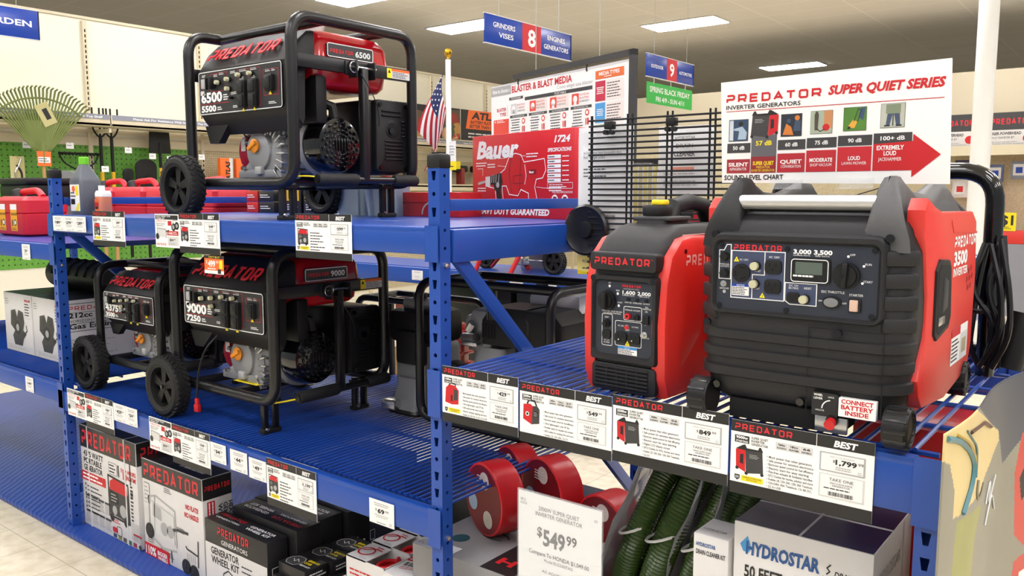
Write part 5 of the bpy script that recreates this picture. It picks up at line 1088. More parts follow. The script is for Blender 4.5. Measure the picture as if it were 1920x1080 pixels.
# ------------------------------------------------------------------ under the right hand bay
b = MB(); W, D, H = .40, .34, .47; b.box(0,W,0,D,0,H,mat('picture_carton','8e8c8c',.4,var=.25),.003); T = TP(0,0,H+.0004); b.stroke([(.18+.05*cos(a),.2+.025*sin(a)) for a in [2*pi*i/16 for i in range(15)]],.007,.0005,INKG,T); b.flat(circ(.1,.12,.03,14),.0005,mat('lens_teal','2f5158',.3),T); b.rect(.0,.0,.16,.06,.0005,PAPER,T); b.lines(.01,.01,.13,.04,4,GRY,T,.0008); b.rect(.28,.0,.40,.34,.0006,BOXK,T); b.text('H', .30,.05,.06,.04,REDI,T,.0009,bold=.08); b.rect(.30,.2,.38,.3,.0009,WHT,T)
o = b.build('picture_carton'); o.location = (-1.82,1.80,.029); tag(o,'grey carton with a printed picture on top, under the red hose coils','box')
b = MB(); b.box(0,.335,0,.6,0,.41,BOXK,.003); b.text('HOSE',.05,.32,.2,.05,REDI,FR(0,-.0005,0)); o = b.build('black_carton'); o.location = (-1.41,1.755,.029); tag(o,'black carton under the large $549 card','box')
HR = mat('red_hose', 'c01c24', .3, var=.12); PKC = mat('coil_label', '6a1018', .35, var=.1)
def coil(x, y, z, r, th, rz, label, tilt=0):
    t = thing('hose_coil', label, 'hose', (x,y,z), rz, 'coils of flat red hose under the right bay')
    M = Matrix.Rotation(tilt, 4, 'Y') @ FR(0, th/2, 0)
    b = MB(); pr = [(r*.25,0),(r*.96,0)]
    for i in range(9): pr += [(r*(1 if i % 2 else .985), th*(.02+i*.12))]
    pr += [(r*.96,th),(r*.25,th)]; b.lathe(pr, HR, M, 44); b.build('rolled_hose', t)
    b = MB(); b.lathe([(0,th+.001),(r*.93,th+.001),(r*.94,th-.004)], PKC, M, 30)
    for a, m_ in ((200,'8aa0b4'),(300,'b9b2a4'),(80,'c8b8b4')): b.flat(circ(r*.55*cos(R_(a)), r*.55*sin(R_(a)), r*.24, 16), th+.002, mat('coilpic_'+m_, m_, .3, var=.4), M)
    b.lines(-r*.3, r*.35, r*.6, r*.3, 4, LGRY, M, th+.002); b.build('label_disc', t)
coil(-1.66,2.02,.621,.120,.09,R_(-20),'red hose coil nearest the middle post, its dark label facing out')
coil(-1.545,2.18,.621,.120,.09,R_(-20),'red hose coil just behind the nearest one, only its edge showing')
coil(-1.315,2.18,.555,.115,.10,R_(-14),'red hose coil behind the right edge of the large $549 card')
coil(-1.75,2.26,.611,.110,.08,R_(-24),'red hose coil farthest back, under the wire deck beside the post')
t = MB(); t.box(0,.36,0,.30,0,.47,BOXK,.003); o = t.build('black_carton'); o.location = (-1.815,2.145,.029); tag(o,'black carton carrying the rear red hose coils','box')
# green suction hoses, ribbed, in clear bags
def hose(x, y, z, hh, ww, lean, rz, r, label, bag=False):
    t = thing('green_hose', label, 'hose', (x,y,z), rz, 'ribbed green hoses under the right bay')
    pts = []; n = 260
    for i in range(n+1):
        a = 2*pi*i/n*.985 - pi/2; q = Vector((0, ww*cos(a), hh + hh*sin(a))); q.x = lean*q.z + .02*i/n; pts.append(q)
    b = MB(); b.tube([tuple(p) for p in pts], [r*(1 if i % 2 else .9) for i in range(n+1)], HOSE, 12); b.build('ribbed_hose', t)
    b = MB(); zz = hh*1.2; b.tube([(lean*zz+.0+cos(a)*(r*1.25), -ww*.93+sin(a)*r*1.25, zz+.02*cos(a)) for a in [2*pi*i/14 for i in range(15)]], .004, LGRY, 6); b.build('tie', t)
    if bag:
        b = MB(); v = []; m_ = 7
        for i in range(m_+1):
            for j in range(m_+1): v.append((lean*(j/m_*2*hh*1.12)-r*1.3+.012*sin(i*2.1+j*1.3), -ww*1.25+i/m_*ww*2.5, j/m_*2*hh*1.15+.01*sin(i)))
        b.add(v, [(i*(m_+1)+j, i*(m_+1)+j+1, (i+1)*(m_+1)+j+1, (i+1)*(m_+1)+j) for i in range(m_) for j in range(m_)], CLRB); o = b.build('clear_bag', t); o.modifiers.new('thickness', 'SOLIDIFY').thickness = .0008
    return t
CLRB = mat('bag_film', 'dcdce2', .12, trans=.72, var=0); CLRB.node_tree.nodes['Principled BSDF'].inputs['IOR'].default_value = 1.1
hose(-1.205,2.06,.44,.205,.13,.36,R_(8),.036,'green ribbed hose in a clear bag, leftmost, beside the $549 card',True)
hose(-1.105,2.04,.44,.21,.12,.36,R_(6),.040,'fat green ribbed hose with a white tie, second from the left')
hose(-1.0,2.05,.44,.205,.12,.32,R_(4),.030,'green ribbed hose, middle one of the five',True)
hose(-.94,2.05,.44,.20,.12,.25,R_(2),.027,'green ribbed hose, fourth from the left')
hose(-.885,2.05,.44,.20,.12,.20,R_(0),.026,'green ribbed hose next to the white drain box',True)
b = MB(); b.box(0,.30,0,.45,0,.40,BOXK,.003); o = b.build('black_carton'); o.location = (-1.065,1.77,.029); tag(o,'black carton under the green hoses','box')
# white pump cartons
def hydro(x, y, z, W, D, H, label):
    b = MB(); b.box(0,W,0,D,0,H,BOXW,.003); M = FR(0,-.0004,0); S = SD(W+.0004,0,0); T = TP(0,0,H+.0004)
    NV = mat('carton_navy','2b2b48',.3,var=.15); b.rect(.002,.002,W-.002,D-.002,.0003,NV,T); b.rect(W*.48,.0,W*.50,D,.0006,LGRY,T); b.rect(.0,D*.45,W,D*.48,.0007,LGRY,T)
    b.flat([(.016,H-.052),(.024,H-.068),(.036,H-.07),(.044,H-.058),(.034,H-.03)], .0006, mat('drop_blue','3f8fc8',.4), M)
    b.text('HYDROSTAR', .030, H-.072, .17, .030, mat('hydro_blue','1c4f8c',.4), M, .0009, it=.05, bold=.06); b.text('DRAIN', .232, H-.072, .042, .013, INK, M, .0009, it=.15, bold=.03); b.text('MONSTER', .205, H-.090, .075, .014, INK, M, .0009, it=.15, bold=.05); b.stroke([(.215,H-.07),(.222,H-.062),(.216,H-.055),(.224,H-.046)],.003,.0009,INK,M)
    b.text('50 FEET', .028, H-.128, .09, .028, INK, M, .0009, bold=.03); b.rim(W-.06,H-.11,W-.012,H-.08,.001,.0012,.0009,INK,M); b.lines(W-.056,H-.106,.04,.02,3,INK,M,.0009)
    b.text('HYDROSTAR', .03, H-.09, .2, .028, GRY, S, .0006, it=.05, bold=.04); b.text('HYDROSTAR', .02, D*.6, .13, .03, LGRY, T, .0009, it=.05); b.rect(.25,.0,.256,H,.0006,LGRY,S)
    o = b.build('pump_carton'); o.location = (x,y,z); return tag(o, label, 'box')
hydro(-.752,1.80,.43,.312,.34,.41,'white carton with navy top beneath the $1,799.99 tag')
b = MB(); b.box(0,.31,0,.34,0,.40,BOXW,.003); o = b.build('white_carton'); o.location = (-.751,1.80,.029); tag(o,'white carton hidden below the navy-topped one','box')
b = MB(); W, D, H = .09, .11, .36; b.box(0,W,0,D,0,H,BOXW,.003); M = FR(0,-.0004,0); b.text('HYDROSTAR',.008,H-.03,.05,.009,mat('hydro_blue','1c4f8c',.4),M,bold=.04); b.text('DRAIN CLEANER KIT',.008,H-.05,.075,.011,INK,M,bold=.03); b.lines(.01,.1,.06,.15,8,GRY,M); b.text('HYDROSTAR',.01,.03,.06,.012,INKG,TP(0,0,H+.0004))
o = b.build('drain_box'); o.location = (-.850,1.79,.429); o.rotation_euler=(0,0,0); tag(o,'narrow white drain cleaner box between the green hoses and the navy-topped carton','box')
# ------------------------------------------------------------------ hanging signs
def hang(name, loc, L, H, fn, label, cat='sign', grp=None):
    t = thing(name, label, cat, loc, 0, grp); b = MB(); b.box(-.008, .008, 0, L, 0, H, NAVY, .002); S = SD(.0084, 0, 0); fn(b, S, L, H); b.build('panel', t)
    b = MB(); b.box(-.011, .011, -.006, L+.006, -.006, 0, LGRY); b.box(-.011, .011, -.006, L+.006, H, H+.006, LGRY); b.box(-.011,.011,L,L+.006,0,H,INK); b.build('edge_trim', t)
    for y in (.15*L, .85*L):
        b = MB(); b.cyl((0, y, H), (0, y, 4.2-loc[2]), .002, GRY, 5); b.build('wire', t)
    return t
def s8(b, S, L, H):
    b.rect(L*.40, 0, L*.62, H, .0006, REDI, S); b.text('8', L*.51, H*.2, L*.09, H*.6, WHT, S, .0012, bold=.03, al='C')
    b.text('GRINDERS', L*.20, H*.60, L*.24, H*.17, WHT, S, al='C', bold=.02); b.text('VISES', L*.22, H*.27, L*.16, H*.17, WHT, S, al='C', bold=.02); b.text('ENGINES', L*.81, H*.60, L*.22, H*.17, WHT, S, al='C', bold=.02); b.text('GENERATORS', L*.81, H*.25, L*.31, H*.17, WHT, S, al='C', bold=.02)
hang('aisle_sign', (-4.0, 4.76, 2.70), 1.1, .205, s8, 'hanging blue and red aisle sign number 8, top centre')
def s9(b, S, L, H):
    b.rect(L*.40, 0, L*.62, H, .0006, REDI, S); b.text('9', L*.51, H*.22, L*.10, H*.56, WHT, S, .0012, bold=.03, al='C')
    b.text('OUTDOOR', L*.20, H*.42, L*.25, H*.15, WHT, S, al='C', bold=.02); b.text('AUTOMOTIVE', L*.81, H*.40, L*.29, H*.15, WHT, S, al='C', bold=.02)
hang('aisle_sign', (-4.0, 7.15, 2.72), .98, .21, s9, 'hanging blue and red aisle sign number 9, above the green banner')
def sd_(b, S, L, H): b.text('GARDEN', L*.55, H*.42, L*.40, H*.2, WHT, S, bold=.03)
hang('aisle_sign', (-7.6, 2.12, 2.89), 1.08, .235, sd_, 'blue sign ending in the letters DEN, cut off in the top left corner')
t = thing('banner', 'green Spring Black Friday banner hanging below aisle sign 9', 'sign', (-4.0, 7.16, 2.47)); b = MB(); L, H = .96, .20; b.box(-.002,.002,0,L,0,H,GRN); S = SD(.0024,0,0)
b.text('SPRING BLACK FRIDAY', L*.5, H*.55, L*.88, H*.26, WHT, S, al='C', bold=.02); b.text('FRI 4/9 - SUN 4/11', L*.5, H*.14, L*.62, H*.22, WHT, S, al='C', bold=.02); b.build('cloth', t)
b = MB()
for y in (.14,.5,.83): b.tube([(0,y*L,H-.01),(.006,y*L,H+.02),(0,y*L,H+.05)], .003, WHT, 6)
b.build('hooks', t)
# ------------------------------------------------------------------ blaster chart
t = thing('information_board', 'large white chart about blasters and blast media hanging above the red drill box', 'sign', (-3.49, 4.22, 1.86), R_(-19)); b = MB(); W, H = 1.35, .425; b.box(0,W,0,.01,0,H,WHT); M = FR(0,-.0006,0)
RA, OR2 = mat('chart_red','e0483a',.5), mat('chart_orange','de6a2c',.5)
b.rect(0,H-.065,.235,H-.01,.0006,GRY,M); b.text('How to choose a',.02,H-.05,.20,.026,WHT,M,.001,bold=.03); b.rect(0,H-.012,W,H,.0005,LGRY,M)
b.text('BLASTER & BLAST MEDIA',.245,H-.06,.62,.038,REDI,M,bold=.03); b.text('Como elegir una blaster',.72,H-.088,.33,.02,GRY,M,it=.2)
b.rect(.215,H-.105,.37,H-.088,.0006,INKG,M); b.text('STATIONARY',.235,H-.102,.115,.011,WHT,M,.001); b.rect(.39,H-.12,1.05,H-.10,.0006,INKG,M); b.text('PORTABLE',.70,H-.117,.11,.013,WHT,M,.001)
b.text('BLASTER',.07,H-.165,.11,.02,REDI,M,bold=.03); b.text('TYPES',.105,H-.195,.075,.02,REDI,M,bold=.03); b.rect(.195,H-.2,.198,H-.135,.0006,GRY,M)
nm = [('BLASTING','CABINET','GABINETE DE'),('GRAVITY','BLASTER','PISTOLA'),('ABRASIVE','BLASTERS','PORTATIL'),('SODA','BLASTERS','BICARBONATO')]
for i in range(4):
    x = .225+i*.21; xb = x+.19
    b.rect(x,H-.195,xb,H-.122,.0006,mat('chart_pink','efe3dd',.5) if i in (1,2) else WHT,M); b.rect(x+.01,H-.19,x+.075,H-.13,.0009,[LGRY,RA,RA,RA][i],M); b.flat(circ(x+.042,H-.16,.02,14),.0012,WHT,M); b.rect(x+.03,H-.19,x+.055,H-.165,.0012,[GRY,RA,WHT,WHT][i],M)
    for j, s in enumerate(nm[i]): b.text(s,x+.082,H-.145-.018*j,.085,.011,REDI if j < 2 else INKG,M,.0012)
    b.rect(x,H-.215,xb,H-.20,.0006,INKG,M); b.text('RECOMMENDED FOR',x+.03,H-.212,.13,.008,WHT,M,.001)
    b.lines(x+.01,H-.315,.105,.095,6,INKG,M,.0006,.35,i,'C'); b.flat(circ(x+.15,H-.24,.018,14),.0009,RA,M); b.flat(circ(x+.15,H-.24,.010,12),.0012,WHT,M); b.rect(x+.135,H-.305,x+.145,H-.27,.0009,RA,M); b.rect(x+.152,H-.305,x+.165,H-.27,.0009,REDI,M)
    b.rect(x,H-.365,xb,H-.325,.0006,INKG,M); b.text(('5.5 CFM @ 80 PSI','7 CFM @ 90 PSI','25 CFM @ 125 PSI','5.5 CFM @ 90 PSI')[i],x+.02,H-.35,.15,.015,WHT,M,.001,bold=.03)
    b.rect(x,H-.39,xb,H-.368,.0006,DRED if i < 3 else OR2,M); b.text('BLACK ALUMINUM OXIDE',x+.02,H-.385,.15,.009,WHT,M,.001); b.rect(x,H-.415,xb,H-.393,.0006,BLUI,M); b.text('GLASS BEAD',x+.05,H-.41,.09,.009,WHT,M,.001)
for z0, z1, n_ in ((.345,.215,'1'),(.375,.35,'2'),(.41,.38,'3')): b.rect(.03,H-z0,.21,H-z1,.0006,RA,M); b.text(n_,.045,H-z1-.018,.008,.013,WHT,M,.001); b.lines(.07,H-z1-.022,.1,.018,2,WHT,M,.001)
b.rect(1.075,H-.075,1.31,H-.03,.0006,OR2,M); b.text('MEDIA TYPES',1.105,H-.057,.17,.018,WHT,M,.001,bold=.03); b.lines(1.15,H-.07,.08,.01,1,WHT,M,.001)
for i, c in enumerate(('c02848','4a9cd8','1f8a4c')):
    b.rect(1.075,H-.19-.115*i,1.16,H-.085-.115*i,.0006,mat('media_'+c,c,.5),M); b.lines(1.085,H-.155-.115*i,.065,.04,4,WHT,M,.001,.5,i,'C'); b.rect(1.165,H-.19-.115*i,1.31,H-.085-.115*i,.0006,mat('chart_pink','efe3dd',.5),M); b.lines(1.175,H-.18-.115*i,.12,.085,6,INKG,M,.001,.35,i+5)
b.build('printed_panel', t)
b = MB(); b.box(.27,W+.04,-.012,.022,H+.015,H+.045,GRYP); b.box(W+.01,W+.04,-.012,.022,-.2,H+.045,GRYP); b.build('hanging_bar', t)
b = MB()
for x in (.32,1.0): b.tube([(x,0,H+.02),(x,-.006,H-.01),(x,.0,H-.02)], .004, INK, 6)
b.build('hooks', t)
for x in (.5,1.1): b = MB(); b.cyl((x,.005,H+.04),(x,.005,4.2-1.86),.002,GRY,5); b.build('wire', t)
# ------------------------------------------------------------------ flag
t = thing('flag', 'American flag on a white pole with a gold ball, behind the middle post', 'flag', (-4.58, 5.0, 0))
b = MB(); b.cyl((0,0,0),(0,0,2.66),.022,WHT,14); b.lathe([(.16,0),(.16,.01),(.05,.04),(.03,.1)], WHT, None, 24); b.build('pole', t)
b = MB(); b.lathe([(.012,2.66),(.014,2.675),(.012,2.68),(.026,2.69),(.033,2.715),(.026,2.74),(0,2.75)], GOLD, None, 18); b.build('finial', t)
FW, FR_, FB = mat('flag_white','ececea',.7), mat('flag_red','b01c2e',.7), mat('flag_blue','232c5c',.7)
b = MB(); nu, nv = 26, 24
def fp(u, v):
    return (-.025-.20*v-.02*sin(v*3+u*5), -.10*v*sin(u*4.5+v*2)-.03, 2.56-.34*u-.40*v-.05*v*v)
vs = [fp(i/nu, j/nv) for i in range(nu+1) for j in range(nv+1)]
for i in range(nu):
    for j in range(nv):
        u, v = (i+.5)/nu, (j+.5)/nv; m_ = FB if (u < .54 and v < .42) else (FR_ if int(u*13) % 2 == 0 else FW)
        b.add([vs[i*(nv+1)+j], vs[i*(nv+1)+j+1], vs[(i+1)*(nv+1)+j+1], vs[(i+1)*(nv+1)+j]], [(0,1,2,3)], m_)
for i in range(4):
    for j in range(4):
        p = Vector(fp(.06+.13*i, .05+.1*j))+Vector((.006,-.008,0)); q = [(p.x+(.011 if k % 2 == 0 else .0045)*cos(2*pi*k/10+pi/2), p.y, p.z+(.011 if k % 2 == 0 else .0045)*sin(2*pi*k/10+pi/2)) for k in range(10)]; b.add(q, [tuple(range(10))], FW)
b.build('cloth', t)
b = MB(); b.box(.03,.10,-.03,-.026,1.86,2.02,PAPER); b.rect(.03,1.80,.10,1.86,-.026-.0+.0,YEL,FR(0,0,0)); b.box(.03,.10,-.03,-.026,1.79,1.86,YEL); b.lines(.035,1.90,.06,.09,4,GRY,FR(0,-.0305,0)); b.lines(.04,1.81,.05,.02,1,INK,FR(0,-.0305,0)); b.build('price_card', t)
# ------------------------------------------------------------------ red drill box
t = thing('drill_box', 'red power drill box printed Heavy Duty Guaranteed, standing on the solid shelf', 'box', (-2.415, 2.79, 1.5035), R_(-15)); W, D, H = .68, .10, .345
b = MB(); DR = mat('drill_box_red','c9202b',.35,var=.05); b.box(0,W,0,D,0,H,DR,.002); M = FR(0,-.0005,0)
b.text('Bauer',.035,H-.095,.29,.068,WHT,M,it=.25,bold=.08); b.text('HEAVY DUTY GUARANTEED',.03,.013,.50,.023,WHT,M,it=.22,bold=.06); b.text('1724',.56,H-.05,.09,.024,WHT,M,it=.3,bold=.06)
sil = [(.11,.13),(.12,.165),(.20,.18),(.24,.20),(.27,.25),(.31,.262),(.35,.255),(.37,.225),(.44,.23),(.50,.235),(.51,.19),(.49,.16),(.45,.155),(.44,.125),(.46,.06),(.40,.055),(.40,.10),(.35,.115),(.33,.09),(.27,.095),(.25,.13),(.22,.13),(.23,.06),(.18,.055),(.17,.12)]
b.flat(sil,.0004,DR,M); b.stroke(sil+[sil[0]],.0035,.0007,WHT,M)
b.flat([(.13,.135),(.13,.172),(.215,.185),(.225,.14)],.0009,INK,M); b.flat([(.175,.13),(.205,.13),(.222,.06),(.185,.058)],.0009,INK,M); b.flat(circ(.19,.135,.03,16),.0011,INK,M); b.flat(circ(.19,.135,.012,12),.0014,GRY,M)
b.flat([(.10,.128),(.10,.17),(.135,.172),(.135,.13)],.0011,LGRY,M); b.flat([(.04,.14),(.05,.148),(.10,.155),(.10,.145),(.05,.136)],.0011,GRY,M)
for x in (.145,.16,.175,.195): b.stroke([(x,.145),(x+.004,.178)],.003,.0013,LGRY,M)
b.stroke([(.285,.255),(.27,.18),(.29,.10)],.002,.0009,INK,M); b.stroke([(.35,.25),(.345,.18),(.34,.10)],.002,.0009,INK,M); b.stroke([(.375,.215),(.385,.17),(.375,.135)],.003,.0009,WHT,M); b.rect(.40,.175,.45,.195,.0009,DRED,M); b.text('Bauer',.405,.18,.03,.009,WHT,M,.0012,bold=.06); b.stroke([(.30,.17),(.36,.175),(.36,.14),(.30,.14),(.30,.17)],.002,.0009,INK,M)
for q in ([(.19,.245),(.24,.245)],[(.38,.25),(.345,.25)],[(.08,.175),(.08,.205),(.04,.205)],[(.45,.125),(.50,.12),(.53,.12)],[(.19,.215),(.25,.21)]): b.stroke(q,.0018,.0009,WHT,M)
for x, y, w_ in ((.13,.24,.055),(.115,.205,.065),(.03,.212,.08),(.385,.24,.085),(.53,.105,.075),(.04,.105,.08)): b.lines(x,y,w_,.022,2,WHT,M,.0009,.4,int(x*99))
b.text('SPECIFICATIONS',.52,H-.085,.14,.013,WHT,M,it=.2,bold=.05)
for i in range(6): b.rect(.52,H-.112-.018*i,.60,H-.098-.018*i,.0006,WHT,M); b.lines(.525,H-.110-.018*i,.05,.01,1,INK,M,.001); b.lines(.61,H-.110-.018*i,.05,.01,1,WHT,M,.001)
b.rim(.52,.118,.67,.14,.004,.0015,.0006,WHT,M); b.lines(.53,.121,.11,.015,2,WHT,M); b.text('MULTIPLE APPLICATIONS',.55,.10,.12,.008,WHT,M)
for x in (.565,.625): b.flat(circ(x,.075,.02,18),.0006,WHT,M); b.rect(x-.003,.062,x+.003,.082,.001,DRED,M); b.rect(x-.010,.080,x+.010,.087,.001,DRED,M)
b.build('carton', t)
# ------------------------------------------------------------------ stock behind the top generator
def sbox(name, x, y, z, W, D, H, m, label, cat='box', grp=None, fn=None, rz=0):
    b = MB(); b.box(0,W,0,D,0,H,m,.003)
    if fn: fn(b, FR(0,-.0005,0), W, H)
    o = b.build(name); o.location = (x,y,z); o.rotation_euler = (0,0,rz); tag(o, label, cat, grp); return o
def redbx(b, M, W, H): b.rect(0,H*.55,W,H*.6,.0005,DRED,M); b.stroke([(W*.5+.05*cos(a),.0+.05*sin(a)+.01) for a in [pi*i/10 for i in range(11)]],.008,.0008,GRY,M) if W > .3 else None
sbox('red_case',-2.66,2.60,1.5035,.34,.14,.105,mat('case_red','b8242a',.35),'low red box on the solid shelf, left of the red drill box',fn=redbx)
RB = mat('small_box_red','c0281f',.4)
def lidprint(b, M, W, H): b.lines(W*.1,H*.3,W*.7,H*.4,2,WHT,M)
for i, (x, z, m_, l) in enumerate(((-3.90,1.5035,RB,'small red box on the solid shelf, bottom left of the stack behind the top generator'),(-3.90,1.562,RB,'small red box in the middle of the left stack behind the top generator'),(-3.90,1.621,RB,'small red box on top of the left stack behind the top generator'))): sbox('small_box',x,2.65,z,.10,.12,.055,m_,l,grp='small boxes behind the top generator',fn=lidprint)
for x, z, l in ((-3.79,1.5035,'small black box at the bottom of the black stack behind the top generator'),(-3.79,1.562,'small black box in the middle of the black stack behind the top generator'),(-3.79,1.621,'small black box on top of the black stack behind the top generator')): sbox('small_box',x,2.65,z,.13,.12,.055,BOXK,l,grp='small boxes behind the top generator',fn=lidprint)
YB = mat('tool_yellow','e0b020',.45)
def toolcard(b, M, W, H): b.rect(W*.1,H*.45,W*.9,H*.95,.0005,YB,M); b.rect(W*.25,H*.5,W*.75,H*.9,.0009,INK,M); b.lines(W*.15,H*.1,W*.7,H*.25,3,WHT,M)
for i, l in enumerate(('black and yellow tool pack behind the top generator, left of two','black and yellow tool pack behind the top generator, right of two')): sbox('tool_pack',-3.58+i*.15,2.66,1.5035,.13,.08,.14,BOXK,l,'tool pack','tool packs behind the top generator',toolcard)
def tub(x, y, z, label):
    t = thing('storage_tub', label, 'tub', (x,y,z), 0, 'milky plastic tubs behind the top generator'); b = MB(); ri = lambda k, zz: [(a,c,zz) for a, c in rrect(-.09+k,-.07+k,.09-k,.07-k,.015,3)]
    b.loft([ri(.015,.0),ri(.0,.14),ri(-.006,.142),ri(-.006,.15)], TUBB); b.build('bin', t); b = MB(); b.loft([ri(-.004,.151),ri(-.004,.158),ri(.01,.163)], WHT); b.build('lid', t)
tub(-2.98,2.62,1.5035,'milky plastic tub on the solid shelf, left one of the pair near the middle post'); tub(-2.78,2.62,1.5035,'milky plastic tub on the solid shelf, right one of the pair near the middle post')
sbox('small_card',-2.46+.01,2.77,1.5035,.03,.01,.12,PAPER,'thin white card standing at the left edge of the red drill box','card') if False else None
# jug and bottle at the left post
t = thing('oil_jug', 'grey plastic jug with a bright green cap next to the left post', 'bottle', (-3.925, 1.815, 1.5035)); b = MB(); JG = mat('jug_grey','5a5f68',.4,bump=.05)
rj = lambda hx, hy, zz: [(a,c,zz) for a, c in rrect(-hx,-hy,hx,hy,.012,3)]
b.loft([rj(.055,.045,0),rj(.058,.048,.006),rj(.058,.048,.155),rj(.050,.042,.175),rj(.022,.022,.222),rj(.018,.018,.235)], JG); b.build('body', t)
b = MB(); b.lathe([(.022,.232),(.022,.262),(.019,.265)], mat('cap_green','6fc52c',.4), None, 20); b.build('cap', t)
b = MB(); S = SD(.0585,0,0); M = FR(0,-.0485,0); b.rect(-.045,.02,.045,.14,.0004,WHT,M); b.flat(circ(-.01,.12,.015,12),.0008,ORI,M); b.rect(-.04,.05,.0,.075,.0008,INK,M); b.flat([(.0,.02),(.03,.02),(.04,.06),(.02,.05)],.0008,YEL,M); b.lines(-.04,.08,.05,.03,2,INK,M,.0008); b.rect(.01,.09,.035,.135,.0008,YEL,M); b.build('label', t)
t = thing('fuel_bottle', 'small bottle of orange fluid with a white top, right of the grey jug', 'bottle', (-3.79, 1.83, 1.5035)); b = MB()
b.loft([rj(.032,.024,0),rj(.034,.026,.004),rj(.034,.026,.085)], mat('orange_fluid','e08a68',.25)); b.loft([rj(.034,.026,.085),rj(.034,.026,.10),rj(.03,.022,.112)], WHT); b.build('body', t)
b = MB(); b.lathe([(.014,.11),(.014,.135)], WHT, Matrix.Translation((-.012,0,0)), 14); b.build('cap', t); b = MB(); M = FR(0,-.0264,0); b.rect(-.028,.01,.006,.075,.0004,ORI,M); b.rect(-.028,.04,.006,.06,.0008,REDI,M); b.rect(-.024,.03,.002,.04,.0008,INK,M); b.build('label', t)
# ------------------------------------------------------------------ red fuel cans
CK = mat('cap_black','18181a',.5)
def gascan(x, y, z, W, D, H, label, labels=True, rz=0):
    t = thing('fuel_can', label, 'fuel can', (x,y,z), rz, 'red plastic fuel cans on the left bay'); b = MB(); rc = lambda k, zz, r=.03: [(a,c,zz) for a, c in rrect(-W/2+k,-D/2+k,W/2-k,D/2-k,r,4)]
    b.loft([rc(.02,0),rc(.004,.012),rc(0,.03),rc(0,H*.48),rc(.006,H*.5),rc(.0,H*.52),rc(.0,H*.78),rc(.015,H*.84),rc(.03,H*.87)], CAN)
    b.build('tank', t, 40); b = MB(); b.tube([(-W*.30,0,H*.84),(-W*.28,0,H*.97),(W*.25,0,H*1.0),(W*.40,0,H*.86)], .018, CAN, 10, .05); b.build('handle', t)
    b = MB(); Q = Matrix.Translation((-W*.34,-D*.05,H*.86)) @ Matrix.Rotation(-.45,4,'Y'); b.lathe([(.034,-.02),(.036,.0),(.036,.03),(.026,.04)], CK, Q, 14); b.build('cap', t)
    if labels:
        b = MB(); M = FR(0,-D/2-.0005,0)
        for u in (-W*.34, W*.06): b.rect(u,H*.12,u+W*.22,H*.70,.0004,mat('label_amber','f0a828',.5),M); b.rect(u,H*.58,u+W*.22,H*.70,.0008,WHT,M); b.text('GASOLINE',u+.006,H*.46,W*.2,H*.05,INK,M,.0008,bold=.03); b.flat(circ(u+W*.15,H*.3,.018,12),.0008,INK,M); b.flat(circ(u+W*.15,H*.3,.012,10),.0011,WHT,M); b.rect(u+W*.04,H*.22,u+W*.07,H*.36,.0008,INK,M); b.lines(u+.008,H*.13,W*.19,H*.06,2,INK,M,.0008)
        b.build('label', t)
    return t
gascan(-5.02,2.02,1.3705,.38,.24,.25,'red fuel can with two yellow gasoline labels, at the left edge')
for i, l in enumerate(('red fuel can in the back row, immediately left of the left frame diagonal','second red fuel can from the right in the back row','middle red fuel can of the back row','red fuel can second from the left in the back row','leftmost red fuel can in the back row')): gascan(-4.24-.38*i,2.68,1.3705,.36,.24,.315,l,False)
# red cans behind on the far rack are covered by these; engine boxes on the left bay
def engbox(x, y, z, label, side=False):
    W, D, H = .36, .46, .33; b = MB(); b.box(0,W,0,D,0,H,BOXW,.004); M = FR(0,-.0005,0); S = SD(W+.0005,0,0); T = TP(0,0,H+.0005); b.rect(.002,.002,W-.002,D-.002,0,BOXK,T)
    sil = [(.12,.04),(.10,.09),(.13,.12),(.08,.15),(.09,.23),(.15,.24),(.17,.20),(.19,.24),(.25,.23),(.26,.17),(.24,.13),(.28,.11),(.24,.08),(.22,.04)]
    b.flat(sil,.0004,INKG,M); b.flat(circ(.17,.14,.04,16),.0008,INK,M); b.flat(circ(.13,.20,.025,14),.0008,GRYP,M); b.flat(circ(.215,.20,.022,12),.0008,GRYP,M); b.flat(circ(.17,.14,.02,12),.0011,GRY,M); b.stroke([(.24,.10),(.29,.13),(.28,.16)],.008,.0008,INK,M)
    b.rim(.27,.20,.35,.315,.004,.0015,.0004,GRY,M); b.logo(.275,.29,.07,.014,LOGO,M,.0006,t=.18); b.lines(.275,.21,.065,.075,5,INKG,M,.0006); b.lines(.02,.26,.05,.04,3,GRY,M,.0006); b.lines(.05,.015,.28,.015,2,GRY,M,.0006); b.rim(.02,.005,.345,.035,.002,.0015,.0004,GRY,M)
    b.rim(.01,.165,.30,.31,.012,.003,.0004,INKG,S); b.logo(.03,.275,.25,.022,LOGO,S,.0006,t=.18); b.text('212cc OHV',.03,.237,.25,.024,INK,S,bold=.04); b.text('HORIZONTAL SHAFT',.03,.212,.25,.014,INK,S); b.text('Gas Engine',.03,.178,.25,.026,INK,S,bold=.03); b.lines(.03,.03,.25,.1,7,GRY,S,.0006,.3)
    for q in ((.01,.262,.30,.264),(.01,.205,.30,.207)): b.rect(*q,.0004,INKG,S)
    o = b.build('engine_carton'); o.location = (x,y,z); return tag(o, label, 'box', 'white engine cartons on the left bay')
engbox(-4.80,1.90,.7225,'white engine carton right beside the left post, with 212cc OHV on its side'); engbox(-5.17,1.90,.7225,'white engine carton cut by the left picture edge')
